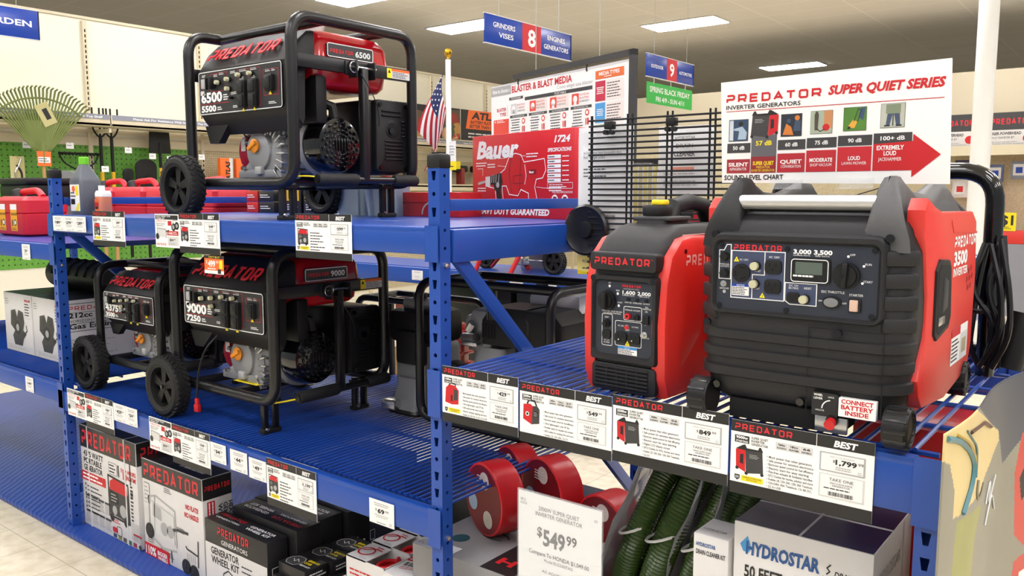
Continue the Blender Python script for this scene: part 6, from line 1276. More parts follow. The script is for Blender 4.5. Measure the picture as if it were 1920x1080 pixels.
# black generator end lying on the engine cartons, and the black engine above
t = thing('black_muffler', 'black louvred drum lying on the white engine cartons under the left shelf', 'engine part', (-5.15,2.22,1.0535)); b = MB(); S = Matrix.Translation((0,0,.085)) @ Matrix.Rotation(pi/2,4,'Y'); b.lathe([(0,-.05),(.06,-.05),(.085,-.03),(.085,.62),(.07,.64),(0,.64)], BLK, S, 28)
for k in range(6):
    for j in range(5): b.box(.078,.089,-.03,.03,.05+.1*k,.075+.1*k,HOLE,.004,S @ Matrix.Rotation(pi+R_(-60+32*j),4,'Z'))
b.build('drum', t)
t = thing('black_engine', 'black petrol engine with a white sticker on the left shelf, behind the fuel can', 'engine', (-5.75,2.35,1.3705)); b = MB(); b.box(-.2,.25,-.15,.18,.17,.30,BLK,.03); b.box(-.22,.27,-.17,.2,.29,.33,BLK,.012); b.build('top_cover', t); b = MB(); b.box(-.18,.2,-.12,.16,.0,.17,CAST,.02); b.box(-.22,-.05,-.14,.05,.04,.16,BLK,.01); b.build('block', t); b = MB(); b.rect(.10,.20,.19,.26,0,WHT,FR(0,-.1505,0)); b.stroke([(.12,.22),(.17,.245)],.008,.0004,INK,FR(0,-.1505,0)); b.build('sticker', t)
b = MB(); b.box(0,.28,0,.2,0,.26,BOXW,.004); b.lines(.15,.15,.1,.06,3,INKG,FR(0,-.0005,0)); o = b.build('white_carton'); o.location = (-6.0,2.55,1.0535-.33); o.rotation_euler = (0,0,.1); tag(o,'white carton at the back of the left bay, seen between post and generator','box')
# ------------------------------------------------------------------ garden wall on the left
for k in range(9):
    y0 = 2.78+1.22*k-1.22
    t = thing('wall_shelf', 'beige wall shelf edge with a grey Ask For Assistance strip' if 0 else ['beige wall shelf section at the left picture edge, with a grey text strip','beige wall shelf section behind the green rake, with a grey text strip','beige wall shelf section behind the top generator, with a grey text strip'][k] if k < 3 else 'beige wall shelf section farther along the left wall', 'shelf', (-8.05, y0, 2.25), 0, None if k < 3 else 'far wall shelf sections')
    b = MB(); b.box(-.38, 0, .005, 1.215, .0, .02, BEIGE); b.box(-.012, 0, .005, 1.215, -.005, .105, BEIGE, .004); b.build('shelf_board', t)
    b = MB(); b.box(0, .004, .012, 1.208, .06, .105, mat('strip_grey','8b8d99',.4)); b.text('Please Ask For Assistance With Items On The Top Shelf', .22, .07, .92, .02, WHT, SD(.0044,0,0), bold=.03); b.build('text_strip', t)
    b = MB(); b.box(-.37, -.02, -.012, .012, -.06, -.02, BEIGE); b.build('bracket', t)
def handle(b, x, y, z0, z1, m, r=.016): b.cyl((x,y,z0),(x,y,z1),r,m,10)
t = thing('leaf_rake', 'large green fan rake hanging in front of the left wall shelf', 'rake', (-7.97,3.33,1.95)); b = MB(); RG = mat('rake_green','6e7a3c',.5)
for k in range(-13, 14):
    a = k*R_(3.4); p = (0, sin(a)*.04, 0); q = (.0, sin(a)*.60*.97, cos(a)*.60*.98)
    b.tube([p, q, (.04, q[1]*1.03, q[2]+.012)], .0085, RG, 6)
b.tube([(.004, sin(R_(3.4*k))*.50, cos(R_(3.4*k))*.50) for k in range(-13, 14)], .008, RG, 6); b.flat([(0,-.03),(0+.03,0-.03+.03),(.13,.36),(-.13,.36)],0,RG,SD(-.006,0,0)); b.prism([(-.02,-.04),(.02,-.04),(.15,.30),(-.15,.30)],-.004,.006,RG,SD(0,0,0)); b.build('fan_head', t)
b = MB(); b.cyl((0,0,.02),(0,0,-.75),.014,WOOD,10); b.cyl((0,0,.12),(0,0,-.08),.022,RG,10); b.build('handle', t); b = MB(); Q = SD(.012,.04,.36) @ Matrix.Rotation(.45,4,'Z'); b.rect(-.06,-.10,.06,.10,0,mat('rake_card','b9b27a',.6),Q); b.rect(-.015,-.05,.03,.05,.0005,INK,Q); b.build('card', t); b = MB(); Q = SD(.02,-.06,-.1); b.rect(0,0,.12,.13,0,ORI,Q); b.rect(.01,.03,.11,.08,.0005,WHT,Q); b.lines(.015,.035,.09,.04,2,INK,Q,.001); b.build('price_tag', t)
t = thing('bow_rake', 'black bow rake hanging on the green pegboard', 'rake', (-8.35,3.82,1.72)); b = MB(); b.tube([(0,-.19,.27),(0,.19,.27)],.012,BLK,8)
for k in range(12): b.cyl((0,-.18+k*.033,.27),(.06,-.18+k*.033,.25),.006,BLK,5)
b.tube([(0,-.19,.27),(0,-.15,.18),(0,0,.1),(0,0,.0)],.008,BLK,8,.05); b.tube([(0,.19,.27),(0,.15,.18),(0,0,.1),(0,0,.0)],.008,BLK,8,.05); b.build('head', t); b = MB(); b.cyl((0,0,.06),(0,0,-.6),.016,BLK,10); b.build('handle', t)
def longtool(name, y, top, label, yel=(1.6,1.82), fork=True, x=-8.32):
    t = thing(name, label, 'garden tool', (x,y,.9)); b = MB(); handle(b,0,0,0,top-.9-.28,BLK); b.cyl((0,0,yel[0]-.9),(0,0,yel[1]-.9),.019,YB,10); b.cyl((0,0,0),(0,0,yel[0]-.9),.018,WOOD,10); b.build('handle', t)
    b = MB()
    if fork:
        b.tube([(.0,-.07,top-.9),(0,-.07,top-1.12),(0,0,top-1.2),(0,.07,top-1.12),(0,.07,top-.9)],.009,BLK,8,.05); b.tube([(0,0,top-1.2),(0,0,top-.9)],.009,BLK,8)
    b.build('fork_head', t) if fork else None
    return t
longtool('garden_fork',4.02,2.44,'black garden fork with a yellow collar, left of a pair beside the wall upright'); longtool('garden_fork',4.13,2.44,'black garden fork with a yellow collar, right of a pair beside the wall upright')
def shovel(y, z0, W, H, label, up=True, tip=True, x=-8.3):
    t = thing('shovel', label, 'shovel', (x,y,z0)); o = []
    for k in range(9): a = pi*k/8; o.append((W/2*cos(a), H-W*.35+W*.35*sin(a)))
    poly = [(W/2*.92,0)]+o+[(-W/2*.92,0)] if tip else [(-W/2,0),(W/2,0),(W/2*.9,H),(-W/2*.9,H)]
    b = MB(); b.prism(poly,0,.012,BLK,SD(0,0,0),.004); b.prism([(-.02,0),(.02,0),(.008,H*.5),(-.008,H*.5)],.01,.02,BLK,SD(0,0,0)); b.build('blade', t); b = MB(); b.cyl((.008,0,.02),(.008,0,-.7),.016,BLK,10); b.cyl((.008,0,-.15),(.008,0,-.3),.019,YB,10); b.build('handle', t); b = MB(); b.cyl((-.165,0,-.03),(.03,0,-.03),.004,STEEL,6); b.build('hook', t)
    return t
shovel(4.46,1.62,.23,.34,'black round shovel hanging upside down on the green pegboard'); shovel(4.62,2.02,.24,.22,'square black shovel hanging high under the wall shelf',tip=False); shovel(4.27,1.66,.11,.2,'small black spade next to the wall upright')
def pegcard(y, z, label, m=WHT, W=.07, H=.035): 
    t = thing('peg_label', label, 'price tag', (-8.46,y,z), 0, 'white price labels on the green pegboard'); b = MB(); b.cyl((0,0,.0),(.28,0,.0),.004,STEEL,6); b.tube([(.2,.0,0),(.28,0,0),(.29,0,.03)],.004,STEEL,6); b.build('hook', t); b = MB(); b.box(.285,.288,-W/2,W/2,-H,H*.6,m); b.lines(-W*.35,-H*.5,W*.7,H*.7,1,GRY,SD(.2885,0,0)); b.build('card', t)
for y, z in ((3.28,2.05),(3.42,2.06),(3.66,2.06),(4.22,2.04),(4.47,1.99),(4.66,1.97),(3.98,1.85),(3.72,1.70),(4.85,1.9),(5.02,2.0)): pegcard(y, z, 'small white price label on a hook of the green pegboard')
# pruning tools in packs at the far left
t = thing('pruner_pack', 'pruning shears on a yellow card at the left edge of the pegboard', 'tool', (-8.2,3.2,1.70)); b = MB(); b.box(0,.004,-.06,.06,0,.24,mat('pruner_card','cfc58a',.6)); b.build('card', t); b = MB(); b.cyl((-.265,0,.23),(.02,0,.23),.004,STEEL,6); b.build('hook', t); b = MB(); b.tube([(.01,-.02,.02),(.012,-.03,.1),(.012,.01,.16),(.01,.03,.22)],.009,STEEL,8,.03); b.tube([(.01,.03,.02),(.012,.03,.1),(.012,-.01,.16)],.009,INK,8,.03); b.build('shears', t)
t = thing('hand_saw', 'dark tool head in clear wrap hanging beside the fan rake', 'tool', (-8.2,3.62,1.6)); b = MB(); b.prism(circ(0,.13,.09,20),0,.03,BLK,SD(0,0,0),.01); b.build('head', t); b = MB(); b.prism(rrect(-.06,-.02,.10,.22,.02),.031,.04,CLEAR,SD(0,0,0)); b.build('wrap', t)
# orange boxed batteries and header panels further along
for i, y in enumerate((5.22,5.42)):
    t = thing('battery_box', ['orange boxed tool seen between the engine and wheel of the top generator, left of two','orange boxed tool seen through the top generator, right of two'][i], 'box', (-8.2,y,1.7215)); b = MB(); b.box(0,.06,0,.15,0,.27,ORI,.004); Q = SD(.0605,.115,.03) @ Matrix.Rotation(pi/2,4,'Z'); b.text('ATLAS',0,0,.2,.05,INK,Q,it=.2,bold=.06); b.rect(.11,0,.15,.27,.0004,LGRY,SD(.06,0,0)) if i == 0 else None; b.build('carton', t)
def header(y0, y1, label, kind, z0=2.37, z1=2.80):
    t = thing('header_sign', label, 'sign', (-8.0,y0,z0)); L, H = y1-y0, z1-z0; S = SD(.006,0,0); b = MB(); b.box(0,.0055,0,L,0,H,INK)
    if kind == 'atlas':
        b.flat([(.10,H*.38),(L,H*.38),(L,H),(.16,H)],.0006,ORI,S); b.text('ATLAS',.22,H*.72,.70,H*.22,INK,S,.0012,it=.25,bold=.07); b.text('BATTERY PLATFORM',.2,H*.56,.62,H*.10,INK,S,.0012,it=.25,bold=.03); b.text('BETTER THAN GAS',.18,H*.42,.58,H*.10,INK,S,.0012,it=.25,bold=.03); b.lines(.15,H*.06,.9,H*.22,2,LGRY,S,.0012)
    else:
        rd = random.Random(kind)
        for c in ('b0813f','7a5a3a','a83c2c','3f4c34','c9a070','5a4434','8c2a20'):
            for k in range(3): u, v = rd.uniform(0,L*.8), rd.uniform(0,H*.75); s = rd.uniform(.08,.2); b.flat([(max(0,min(L,u+s*rd.uniform(.6,1.2)*cos(a))), max(0,min(H,v+s*rd.uniform(.5,1)*sin(a)))) for a in [2*pi*i/7 for i in range(7)]],.0006+.0001*(k+1)+.00012*rd.random(),mat('photo_'+c,c,.5,var=.3),S)
    b.build('printed_panel', t)
header(7.7,8.35,'dark photo panel with brown and red shapes right beside the top generator',3); header(8.38,8.60,'dark panel behind the flag, above the wall shelf',5,2.37,2.76); header(8.62,8.97,'photo panel with red tools between the flag and the orange panel',8); header(8.99,10.1,'orange and black panel about a battery platform, left of the blaster chart','atlas')
# items on the wall beyond: hanging tools, below the header panels
for i, (y, z, c) in enumerate(((7.8,1.7215,'a02c28'),(8.2,1.7215,'303034'),(8.9,1.7215,'3c3c40'),(9.3,1.7215,'8c2828'),(9.7,1.7215,'26262a'),(10.2,1.7215,'44484a'))):
    b = MB(); m_ = mat('walltool_'+c,c,.5); b.box(0,.12,-.04,.04,0,.26,m_,.02); b.box(0,.1,-.14,.14,.2,.3,BLK,.03); o = b.build('power_tool'); o.location = (-8.35,y,z); tag(o,'dark power tool standing on the lower shelf far along the left wall','tool','power tools on the far left wall shelf')
b = MB(); b.box(0,.4,0,7.4,0,.02,BEIGE); b.box(.39,.4,0,7.4,-.05,.04,BEIGE); o = b.build('wall_shelf'); o.location = (-8.46,5.18,1.70); tag(o,'lower beige shelf on the far part of the left wall','shelf')
# ------------------------------------------------------------------ rack across the rear aisle
r2_ = thing('storage_rack', 'blue rack across the aisle behind, with small labels on its beam', 'rack', (-4.2,4.3,0)); b = MB(); b.box(-2.2,1.55,0,.04,.63,.745,BLUE,.004); b.build('beam', r2_); b = MB(); b.box(-2.2,1.55,.56,.6,.63,.745,BLUE,.004); b.build('beam', r2_); b = MB(); b.box(-2.2,1.55,.04,.56,.735,.75,BLUED); b.build('shelf', r2_)
b = MB(); b.box(-2.2,1.55,.56,.6,-.0+.1,.2,BLUE,.004); b.build('beam', r2_)
for x in (-2.2,1.5):
    for y in (0,.55): b = MB(); b.box(x,x+.05,y,y+.05,0,.75,BLUE,.004); b.build('post', r2_)
r2_.location = (-4.2,4.3,.325)
for o in [c for c in r2_.children if c.name.startswith('post')]: o.location.z = -.325; o.scale.z = 1.43
for i, (x0, x1, z0, z1) in enumerate(((-4.31,-4.20,.98,1.05),(-3.83,-3.74,.99,1.06),(-3.40,-3.29,.97,1.03),(-3.12,-3.02,.97,1.03))):
    small_tag(x0, x1, z1, z0, None, ['white label on the rear rack beam, left of the middle post','white label on the rear rack beam, just right of the middle post','white label on the rear rack beam, left of the small inverter generator','white label on the rear rack beam, next to the small inverter generator'][i], 4.296, 'labels on the rear rack beam')
# red wheeled machine on the rear rack
t = thing('wheeled_pump', 'red-legged wheeled machine on the rear rack, below the red drill box', 'machine', (-3.5,4.42,1.075)); 
for a, c in (((-.22,-.1,0),(-.14,-.02,.28)),((.10,-.12,0),(.20,-.02,.28)),((.02,.2,0),(-.1,.1,.28))): b = MB(); b.tube([a,c],.016,REDI,10); b.build('leg', t)
b = MB(); b.tube([(-.2,.05,.02),(-.02,.06,.20),(.12,.05,.02)],.012,DRED,8,.02); b.tube([(.3,.1,.12),(.32,.1,.32)],.02,REDI,10); b.build('brace', t)
b = MB(); b.loft([[(x*1.0,y*1.0,.2) for x, y in rrect(-.10,-.08,.36,.22,.06)],[(x*1.2-.02,y*1.2,.30) for x, y in rrect(-.10,-.08,.36,.22,.06)]], REDI); b.build('hopper', t)
wheel(.085,.045,t,.36,.02,.085); wheel(.085,.045,t,-.30,.12,.085)
b = MB(); b.cyl((.05,.02,.085),(.36,.02,.085),.007,STEEL,8); b.box(.06,.13,-.02,.06,.05,.11,STEEL,.01); b.cyl((.08,.0,.1),(.08,.0,.2),.012,GOLD,10); b.build('axle', t)
sbox('grey_case',-3.62,4.70,1.075,.28,.16,.24,mat('case_grey','8a8e92',.4),'grey box on the rear rack behind the red-legged machine')
sbox('brown_carton',-4.75,4.50,.45,.55,.35,.40,CARD,'brown cardboard carton under the rear rack shelf, between generator and middle post') .location.z = .0
sbox('dark_carton',-4.15,4.5,0,.6,.35,.93,BOXK,'tall dark carton under the rear rack, behind the middle post'); sbox('dark_carton',-3.5,4.5,0,.9,.35,.93,mat('navy_carton','22283c',.5),'navy carton under the rear rack, behind the diagonal brace')
sbox('red_carton',-4.7,4.5,.401,.45,.35,.40,mat('dull_red_carton','8a2a24',.5),'dull red carton on the brown carton under the rear rack')
# ------------------------------------------------------------------ framed pumps on the lower shelf behind the middle post
def pump_frame(W, D, H, r, par):
    b = MB()
    for x in (0, W): b.tube([(W/2,0,.03),(x,0,.03),(x,0,H),(x,D,H),(x,D,.03),(W/2,D,.03)], r, FRM, 12, .07)
    b.tube([(0,.0,H),(W,.0,H)] if False else [(0,.08,H),(W,.08,H)], r, FRM, 12); b.tube([(0,D-.08,H),(W,D-.08,H)], r, FRM, 12); b.build('frame', par)
t = thing('framed_pump', 'engine pump in a black tube frame behind the middle post on the lower shelf', 'machine', (-2.30,2.33,.69)); pump_frame(.635,.46,.565,.018,t)
b = MB(); b.box(.20,.32,.06,.22,.30,.475,CAST,.035); b.box(.16,.22,.08,.2,.33,.45,CAST,.03); b.loft([[(x,y,.10) for x, y in rrect(.17,.04,.42,.26,.03)],[(x,y,.2) for x, y in rrect(.20,.05,.40,.25,.03)],[(x,y,.33) for x, y in rrect(.24,.06,.38,.24,.03)]], CAST); b.cyl((.19,.05,.36),(.27,.03,.37),.018,STEEL,12); b.cyl((.22,.05,.39),(.24,.05,.42),.02,STEEL,10); b.box(.2,.28,.02,.07,.335,.35,STEEL,.005); b.prism(circ(.30,.17,.05,20),0,.03,GLB,FR(0,.05,0),.008); b.build('pump_body', t)
b = MB(); b.loft([[(x,y,.35) for x, y in rrect(.29,.03,.52,.25,.02)],[(x,y,.44) for x, y in rrect(.29,.03,.52,.25,.02)],[(x,y,.49) for x, y in rrect(.32,.05,.50,.23,.02)]], BLK)
for k in range(5): b.box(.30+.014*k,.307+.014*k,.0285,.034,.375,.43,HOLE)
for k in range(5): b.box(.325+.012*k,.333+.012*k,.026,.034,.445,.485,GRYP)
b.build('air_cleaner', t); b = MB(); b.prism([(.0,.0),(.21,.0),(.22,.16),(.18,.20),(.04,.20),(.0,.15)],0,.16,BLK,FR(.44,.20,.29),.02); b.build('muffler_guard', t)
b = MB(); b.box(.33,.58,.27,.42,.45,.535,WHT,.03); b.cyl((.36,.33,.53),(.36,.33,.555),.025,BLK,14); b.build('fuel_tank', t); b = MB(); b.prism(circ(.12,.17,.085,28),0,.06,BLK,FR(0,.10,0),.01); b.prism(circ(.12,.17,.045,20),0,.066,GLB,FR(0,.10,0))
for k in range(10): b.box(.055,.075,-.006,.006,0,.063,GLB,.002,FR(.12,.10,.17) @ Matrix.Rotation(k*.628,4,'Z'))
b.build('recoil_starter', t); b = MB(); b.box(.05,.6,.04,.07,.0,.03,FRM); b.box(.05,.6,.38,.41,.0,.03,FRM); b.build('skids', t)
t = thing('framed_engine', 'black engine in a smaller tube frame between the big lower generator and the middle post', 'machine', (-2.60,2.44,.69)) if False else thing('framed_engine', 'dark engine with silver case between the big lower generator and the middle post', 'machine', (-2.49,2.37,.69))
b = MB(); b.box(-.02,.16,.02,.25,.03,.30,CAST,.03); b.loft([[(x,y,.02) for x,y in rrect(.0,-.03,.15,.1,.02)],[(x+.02,y+.03,.16) for x,y in rrect(.0,-.03,.12,.1,.02)]], CAST); b.build('crankcase', t); b = MB(); b.box(-.04,.20,.0,.22,.30,.44,BLK,.03); b.box(.0,.12,.05,.15,.43,.48,CAST,.015); b.cyl((.06,.1,.47),(.06,.1,.5),.03,BLK,14); b.build('top_cover', t); b = MB(); b.box(.03,.18,-.02,.02,.22,.36,BLK,.012); b.build('front_cover', t); b = MB(); b.tube([(.0,-.02,.02),(.15,-.02,.02),(.15,.26,.02),(.0,.26,.02),(.0,-.02,.02)],.014,FRM,8,.03); b.box(-.02,.06,-.06,.0,.03,.07,STEEL,.01); b.build('base', t)
t = thing('framed_engine', 'red-finned engine in a low tube frame behind the middle post, rear of lower shelf', 'machine', (-3.05,2.67,.69))
b = MB(); b.tube([(0,0,.0),(0,0,.42),(.62,0,.42),(.62,0,.0)],.016,FRM,10,.07); b.tube([(0,.22,.0),(0,.22,.42),(.62,.22,.42),(.62,.22,.0)],.016,FRM,10,.07); b.tube([(.05,0,.42),(.05,.22,.42)],.014,FRM,8); b.build('frame', t)
b = MB(); b.box(.28,.56,.03,.19,.02,.33,RED,.03)
for k in range(5): b.box(.27,.57,.02,.2,.08+.05*k,.095+.05*k,RED,.006)
b.build('engine_block', t)
sbox('flat_carton',-2.38,2.81,.69,.55,.08,.33,CARD,'brown carton behind the framed pump on the lower shelf')
# ------------------------------------------------------------------ black wire grid with hanging packs
t = thing('wire_grid', 'black wire display grid behind the small inverter generator', 'display grid', (-1.50,2.32,1.107)); b = MB()
for k in range(39): z = .03+k*.0184; b.cyl((-.006,0,z),(.56,0,z),.0032,FRM,6)
b.build('long_wires', t); b = MB()
for x in (0,.003,.135,.152,.275,.292,.415,.432,.555): b.cyl((x,.006,0),(x,.006,.745),.0036,FRM,6)
b.build('upright_wires', t)
for x in (.055,.275):
    b = MB(); b.box(x,x+.03,-.008,.02,.70,.725,BLK,.003); b.cyl((x+.005,-.01,.69),(x+.005,.01,.69),.008,BLK,8); b.cyl((x+.025,-.01,.69),(x+.025,.01,.69),.008,BLK,8); b.build('clip', t)
def hangpack(name, x, y, z0, W, H, label, fn, D=.02, clear=True):
    t = thing(name, label, 'packaged item', (x,y,z0)); b = MB(); b.box(0,W,D,D+.002,0,H,PAPER); fn(b, FR(0,D-.0005,0), W, H); b.build('card', t)
    if clear:
        b = MB(); b.prism(rrect(.006,.01,W-.006,H*.97,.02),0,D*.8,CLEAR,FR(0,D-.001,0),.006); b.build('blister', t)
    return t
def bl1(b, M, W, H): b.rect(.0,.0,W,H*.13,.0004,YEL,M); b.text('PORTABLE VACUUM',.02,H*.08,W*.6,H*.02,INK,M,.0008,bold=.03); b.lines(.02,H*.03,W*.3,H*.025,1,INK,M,.0008); b.text('Includes two interchangeable discs',.02,H*.82,W*.7,H*.02,INKG,M); b.text('for large jobs',.02,H*.79,W*.4,H*.02,INKG,M); b.lines(.02,H*.66,W*.55,H*.07,3,INKG,M); b.bars(W*.5,H*.38,W*.2,H*.03,INK,M)
hangpack('blister_pack',-1.575,2.345,1.33,.21,.49,'clear blister pack with white card and yellow bottom, left of the wire grid',bl1)
b = MB(); b.lathe([(.0,.0),(.082,.0),(.085,.006),(.085,.020),(.078,.026),(.06,.018),(.03,.016),(.025,.03),(0,.03)],FRM,FR(0,0,0),36); o = b.build('black_disc'); o.location = (-1.515,2.338,1.482); tag(o,'round black disc in front of the blister pack, above the small inverter generator','wheel')
def bl2(b, M, W, H):
    for k in range(7): b.rect(W*(.02+.14*k),0,W*(.12+.14*k),H*.94,.0004,mat('rod_yellow','dcc81e',.5) if k % 2 == 0 else mat('rod_yellow_dark','b3a21a',.5),M)
    b.rect(0,H*.93,W,H,.0006,INK,M)
hangpack('yellow_pack',-1.435,2.40,1.42,.125,.29,'yellow rod pack hanging behind the wire grid',bl2,.03)
def bl3(b, M, W, H): b.text('HYDROSTAR',W*.3,H*.80,W*.36,H*.05,INK,M); b.text('DRAIN',W*.32,H*.68,W*.3,H*.06,INK,M); b.text('CLEANER',W*.28,H*.56,W*.38,H*.07,INK,M,bold=.04); b.rect(W*.25,H*.36,W*.65,H*.40,.0004,ORI,M); b.lines(W*.1,H*.05,W*.75,H*.28,5,GRY,M); b.rect(W*.9,H*.0,W*.98,H*.5,.0004,LGRY,M)
hangpack('drain_kit',-1.315,2.42,1.60,.195,.215,'white carded drain cleaner pack hanging behind the wire grid',bl3)
def bl4(b, M, W, H): b.rect(0,0,W*.25,H,.0004,mat('lilac','8e84c0',.5),M); b.rect(W*.25,0,W,H,.0004,REDI,M); b.rect(W*.4,H*.35,W*.8,H*.6,.0008,INK,M); b.lines(W*.35,H*.7,W*.5,H*.15,1,WHT,M,.0008)
hangpack('red_pack',-1.315,2.42,1.49,.16,.095,'red and lilac pack hanging low behind the wire grid',bl4,.02,False)
# ------------------------------------------------------------------ right rear: framed machine with cables
t = thing('framed_compressor', 'machine with black pipe handle, blue drum and hanging cables behind the large inverter generator', 'machine', (-.66,2.56,1.107)); b = MB(); b.tube([(-.30,0,.0),(-.30,0,.555),(.292,0,.555),(.292,0,.0)],.0235,GLB,14,.09,bn=8); b.tube([(.292,0,.02),(.292,.28,.02),(-.30,.28,.02),(-.30,0,.02)],.0235,GLB,12,.04); b.build('pipe_frame', t)
b = MB(); b.loft([[(x, .14+r*cos(a), .22+r*sin(a)) for a in [2*pi*k/28 for k in range(28)]] for x, r in ((-.24,.02),(-.23,.09),(-.19,.125),(.20,.125),(.245,.09),(.255,.02))], mat('drum_blue','1c3c96',.25,coat=.4)); b.build('drum', t)
b = MB(); rd = random.Random(4)
for k in range(7):
    x = .292+rd.uniform(-.02,.035); y = -.035-.006*k; b.tube([(x,y,.36+rd.uniform(0,.03)),(x+rd.uniform(-.05,.04),y-.02,.24),(x+rd.uniform(-.04,.05),y-.015,.12+rd.uniform(-.04,.05)),(x+.0+rd.uniform(-.02,.02),y-.005,.035)],.0075,FRM,8,.07)
b.tube([(.16,.0,.30),(.22,-.05,.2),(.30,-.06,.17),(.31,-.04,.30)],.007,FRM,8,.06); b.build('cable_bundle', t)
b = MB(); b.tube([(.35,-.02,.03),(.375,-.0,.18)],.034,BLK,16); b.build('canister', t); b = MB(); b.box(.335,.39,-.056,-.052,.07,.11,YEL); b.build('label', t) if False else None
b = MB(); b.prism([(.12,.0),(.26,.0),(.24,.22),(.16,.30)],0,.02,GRYP,Matrix.Translation((.0,-.04,.22)) @ FR(0,0,0),.004); b.stroke([(.17,.10),(.215,.22)],.014,.022,YEL,Matrix.Translation((.0,-.04,.22)) @ FR(0,0,0)); b.build('guard_plate', t)
# printed sheet on the right side
t = thing('printed_panel', 'curved printed cardboard sheet at the right end of the rack', 'sign', (-.285,1.6,.0)); b = MB(); CSH = mat('sheet_cream','d9c387',.45,var=.12); SLT = mat('sheet_slate','363c4c',.35,var=.15); OLV = mat('sheet_olive','8b8878',.45,var=.12); SR = mat('sheet_red','c5392f',.4); GB = mat('sheet_green','9a9a5c',.5,var=.15); WB = mat('sheet_teal','4f7f8a',.4); DB = mat('sheet_dark','5a3a2c',.5)
def inside(p, poly):
    c = False
    for k in range(len(poly)):
        (x1, y1), (x2, y2) = poly[k-1], poly[k]
        if (y1 > p[1]) != (y2 > p[1]) and p[0] < (x2-x1)*(p[1]-y1)/(y2-y1)+x1: c = not c
    return c
ART = [([(1.729,1.21),(2.6,1.21),(2.6,1.10),(2.316,1.067),(2.10,1.0),(2.074,1.05),(2.051,1.087),(1.901,1.145)],SLT),([(1.53,1.21),(1.645,1.20),(1.729,1.20),(1.901,1.145),(2.051,1.087),(2.061,1.062),(1.989,1.027),(1.852,1.003),(1.772,1.012),(1.604,1.024),(1.608,1.074),(1.57,1.133),(1.53,1.15)],CSH),
 ([(2.301,1.06),(2.212,1.047),(2.184,.959),(2.205,.804),(2.266,.762),(2.33,.827),(2.6,.90),(2.6,1.05)],SR),([(2.2,.60),(2.212,.733),(2.252,.741),(2.356,.739),(2.386,.60)],SR),([(2.24,.62),(2.25,.70),(2.33,.70),(2.34,.62)],WHT),
 ([(1.6,.5),(1.622,.961),(1.633,1.012),(1.845,.978),(1.901,.958),(1.816,.924),(1.75,.7),(1.72,.5)],GB),([(2.215,.94),(2.235,.88),(2.275,.9),(2.265,.985)],INK)]
def sheet(y, z): return (.012+.09*max(0,y-1.53)**2+.012*sin((y-1.53)*9), y-1.6, z)
ys = [1.535+.92*i/220 for i in range(221)]; zs = [.30+.895*(j/220) for j in range(221)]
V = [sheet(y, z) for y in ys for z in zs]; F = []; FM = []
for i in range(220):
    for j in range(220):
        p = ((ys[i]+ys[i+1])/2, (zs[j]+zs[j+1])/2); m_ = OLV
        for poly, a in ART:
            if inside(p, poly): m_ = a
        F.append((i*221+j,(i+1)*221+j,(i+1)*221+j+1,i*221+j+1)); FM.append(b.mi(m_))
b.v = V; b.f = F; b.m = FM
for q, m_, w_ in (([(1.545,1.185),(1.62,1.165),(1.69,1.13),(1.732,1.095),(1.72,1.06),(1.66,1.02)],WB,.011),([(1.60,1.18),(1.68,1.15),(1.745,1.105),(1.74,1.065),(1.70,1.03)],mat('sheet_gold','c9a437',.4),.006),([(1.66,1.175),(1.76,1.12),(1.765,1.06)],WB,.004),([(1.69,1.165),(1.85,1.15),(1.96,1.115)],DB,.008),([(1.80,1.045),(1.79,1.02),(1.815,1.0),(1.86,.995),(1.90,1.01)],OLV,.005),([(1.95,.95),(2.0,1.0),(1.985,.93),(2.04,.99)],LGRY,.004),([(1.96,.90),(2.02,.96),(2.05,.91)],LGRY,.004),([(2.245,1.03),(2.29,1.045)],WHT,.008)):
    P_ = fillet([(a,c,0) for a, c in q], .03); b.tube([tuple(Vector(sheet(p.x,p.y))+Vector((.002,0,0))) for p in P_], w_*.5, m_, 4)
b.build('sheet', t).modifiers.new('thickness','SOLIDIFY').thickness = .003
sbox('red_carton',-.62,2.25,.029,.28,.30,.98,mat('glossy_red','c01818',.3),'tall red carton seen through the deck wires at the right end')
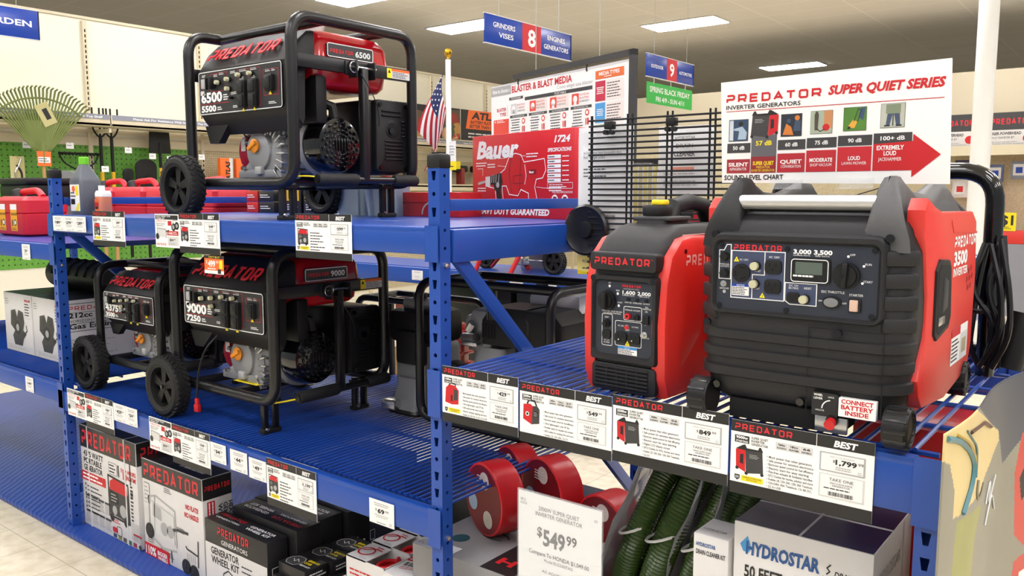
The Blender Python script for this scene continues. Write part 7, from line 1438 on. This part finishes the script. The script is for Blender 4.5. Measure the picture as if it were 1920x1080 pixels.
# ------------------------------------------------------------------ far right wall
t = thing('wall_shelf','beige shelf on the far wall holding the dark auger cartons','shelf',(-2.6,12.85,2.19)); b = MB(); b.box(-1.5,3,0,.45,0,.03,BEIGE); b.box(-1.5,3,-.01,0,-.07,.06,BEIGE); b.build('board', t)
def auger(x, label):
    t = thing('auger_carton', label, 'box', (x,12.9,2.221)); b = MB(); W, H = .62, .46; b.box(0,W,0,.3,0,H,BOXW,.004); M = FR(0,-.001,0); b.rect(0,H*.5,W,H,.0005,INKG,M); b.logo(W*.12,H*.66,W*.76,H*.17,LOGO,M,.001,t=.18); b.text('AUGER POWERHEAD',W*.08,H*.36,W*.62,H*.08,INK,M,bold=.03); b.text('WITH 6" DIAMETER BIT',W*.08,H*.25,W*.5,H*.06,INKG,M); b.lines(W*.1,H*.08,W*.7,H*.1,2,GRY,M); b.flat(circ(W*.82,H*.25,H*.12,14),.0006,REDI,M); b.build('carton', t)
auger(-2.72,'dark-topped auger carton on the far shelf, left of the white column'); auger(-2.04,'dark-topped auger carton on the far shelf, right of the white column')
for i, (x, z, c) in enumerate(((-2.40,1.83,'3a3450'),(-2.42,1.55,'c9c4c0'),(-2.0,1.76,'46557a'),(-2.02,1.45,'b0a8a0'),(-1.72,1.8,'77808c'),(-2.2,1.5,'7a8440'))):
    b = MB(); m_ = mat('pack_'+c,c,.4,var=.2); b.box(0,.2,0,.03,0,.24,m_,.01); b.rect(.03,.05,.17,.2,.0005,LGRY,FR(0,-.0005,0)); b.rect(.06,.08,.14,.16,.001,REDI if i % 2 else NAVY,FR(0,-.0005,0)); b.cyl((.1,.03,.22),(.1,.2,.22),.005,STEEL,6); o = b.build('hanging_pack'); o.location = (x,13.05,z); tag(o,'small packaged part hanging on the far pegboard beside the white column','packaged item','packs hanging on the far pegboard')
t = thing('end_display','red display shelf at the far right edge with a yellow price card','shelf',(-2.5,12.6,0)); b = MB(); b.box(0,2.2,0,.4,.95,1.12,REDP,.01); b.box(0,2.2,.0,.4,0,.95,mat('display_grey','8d8f98',.5)); b.build('shelf_front', t); b = MB(); b.box(.74,.94,-.004,0,1.12,1.36,YEL); b.text('$1',.76,1.2,.15,.12,INK,FR(0,-.0045,0),bold=.04); b.lines(.76,1.14,.14,.04,2,INK,FR(0,-.0045,0)); b.build('price_card', t)
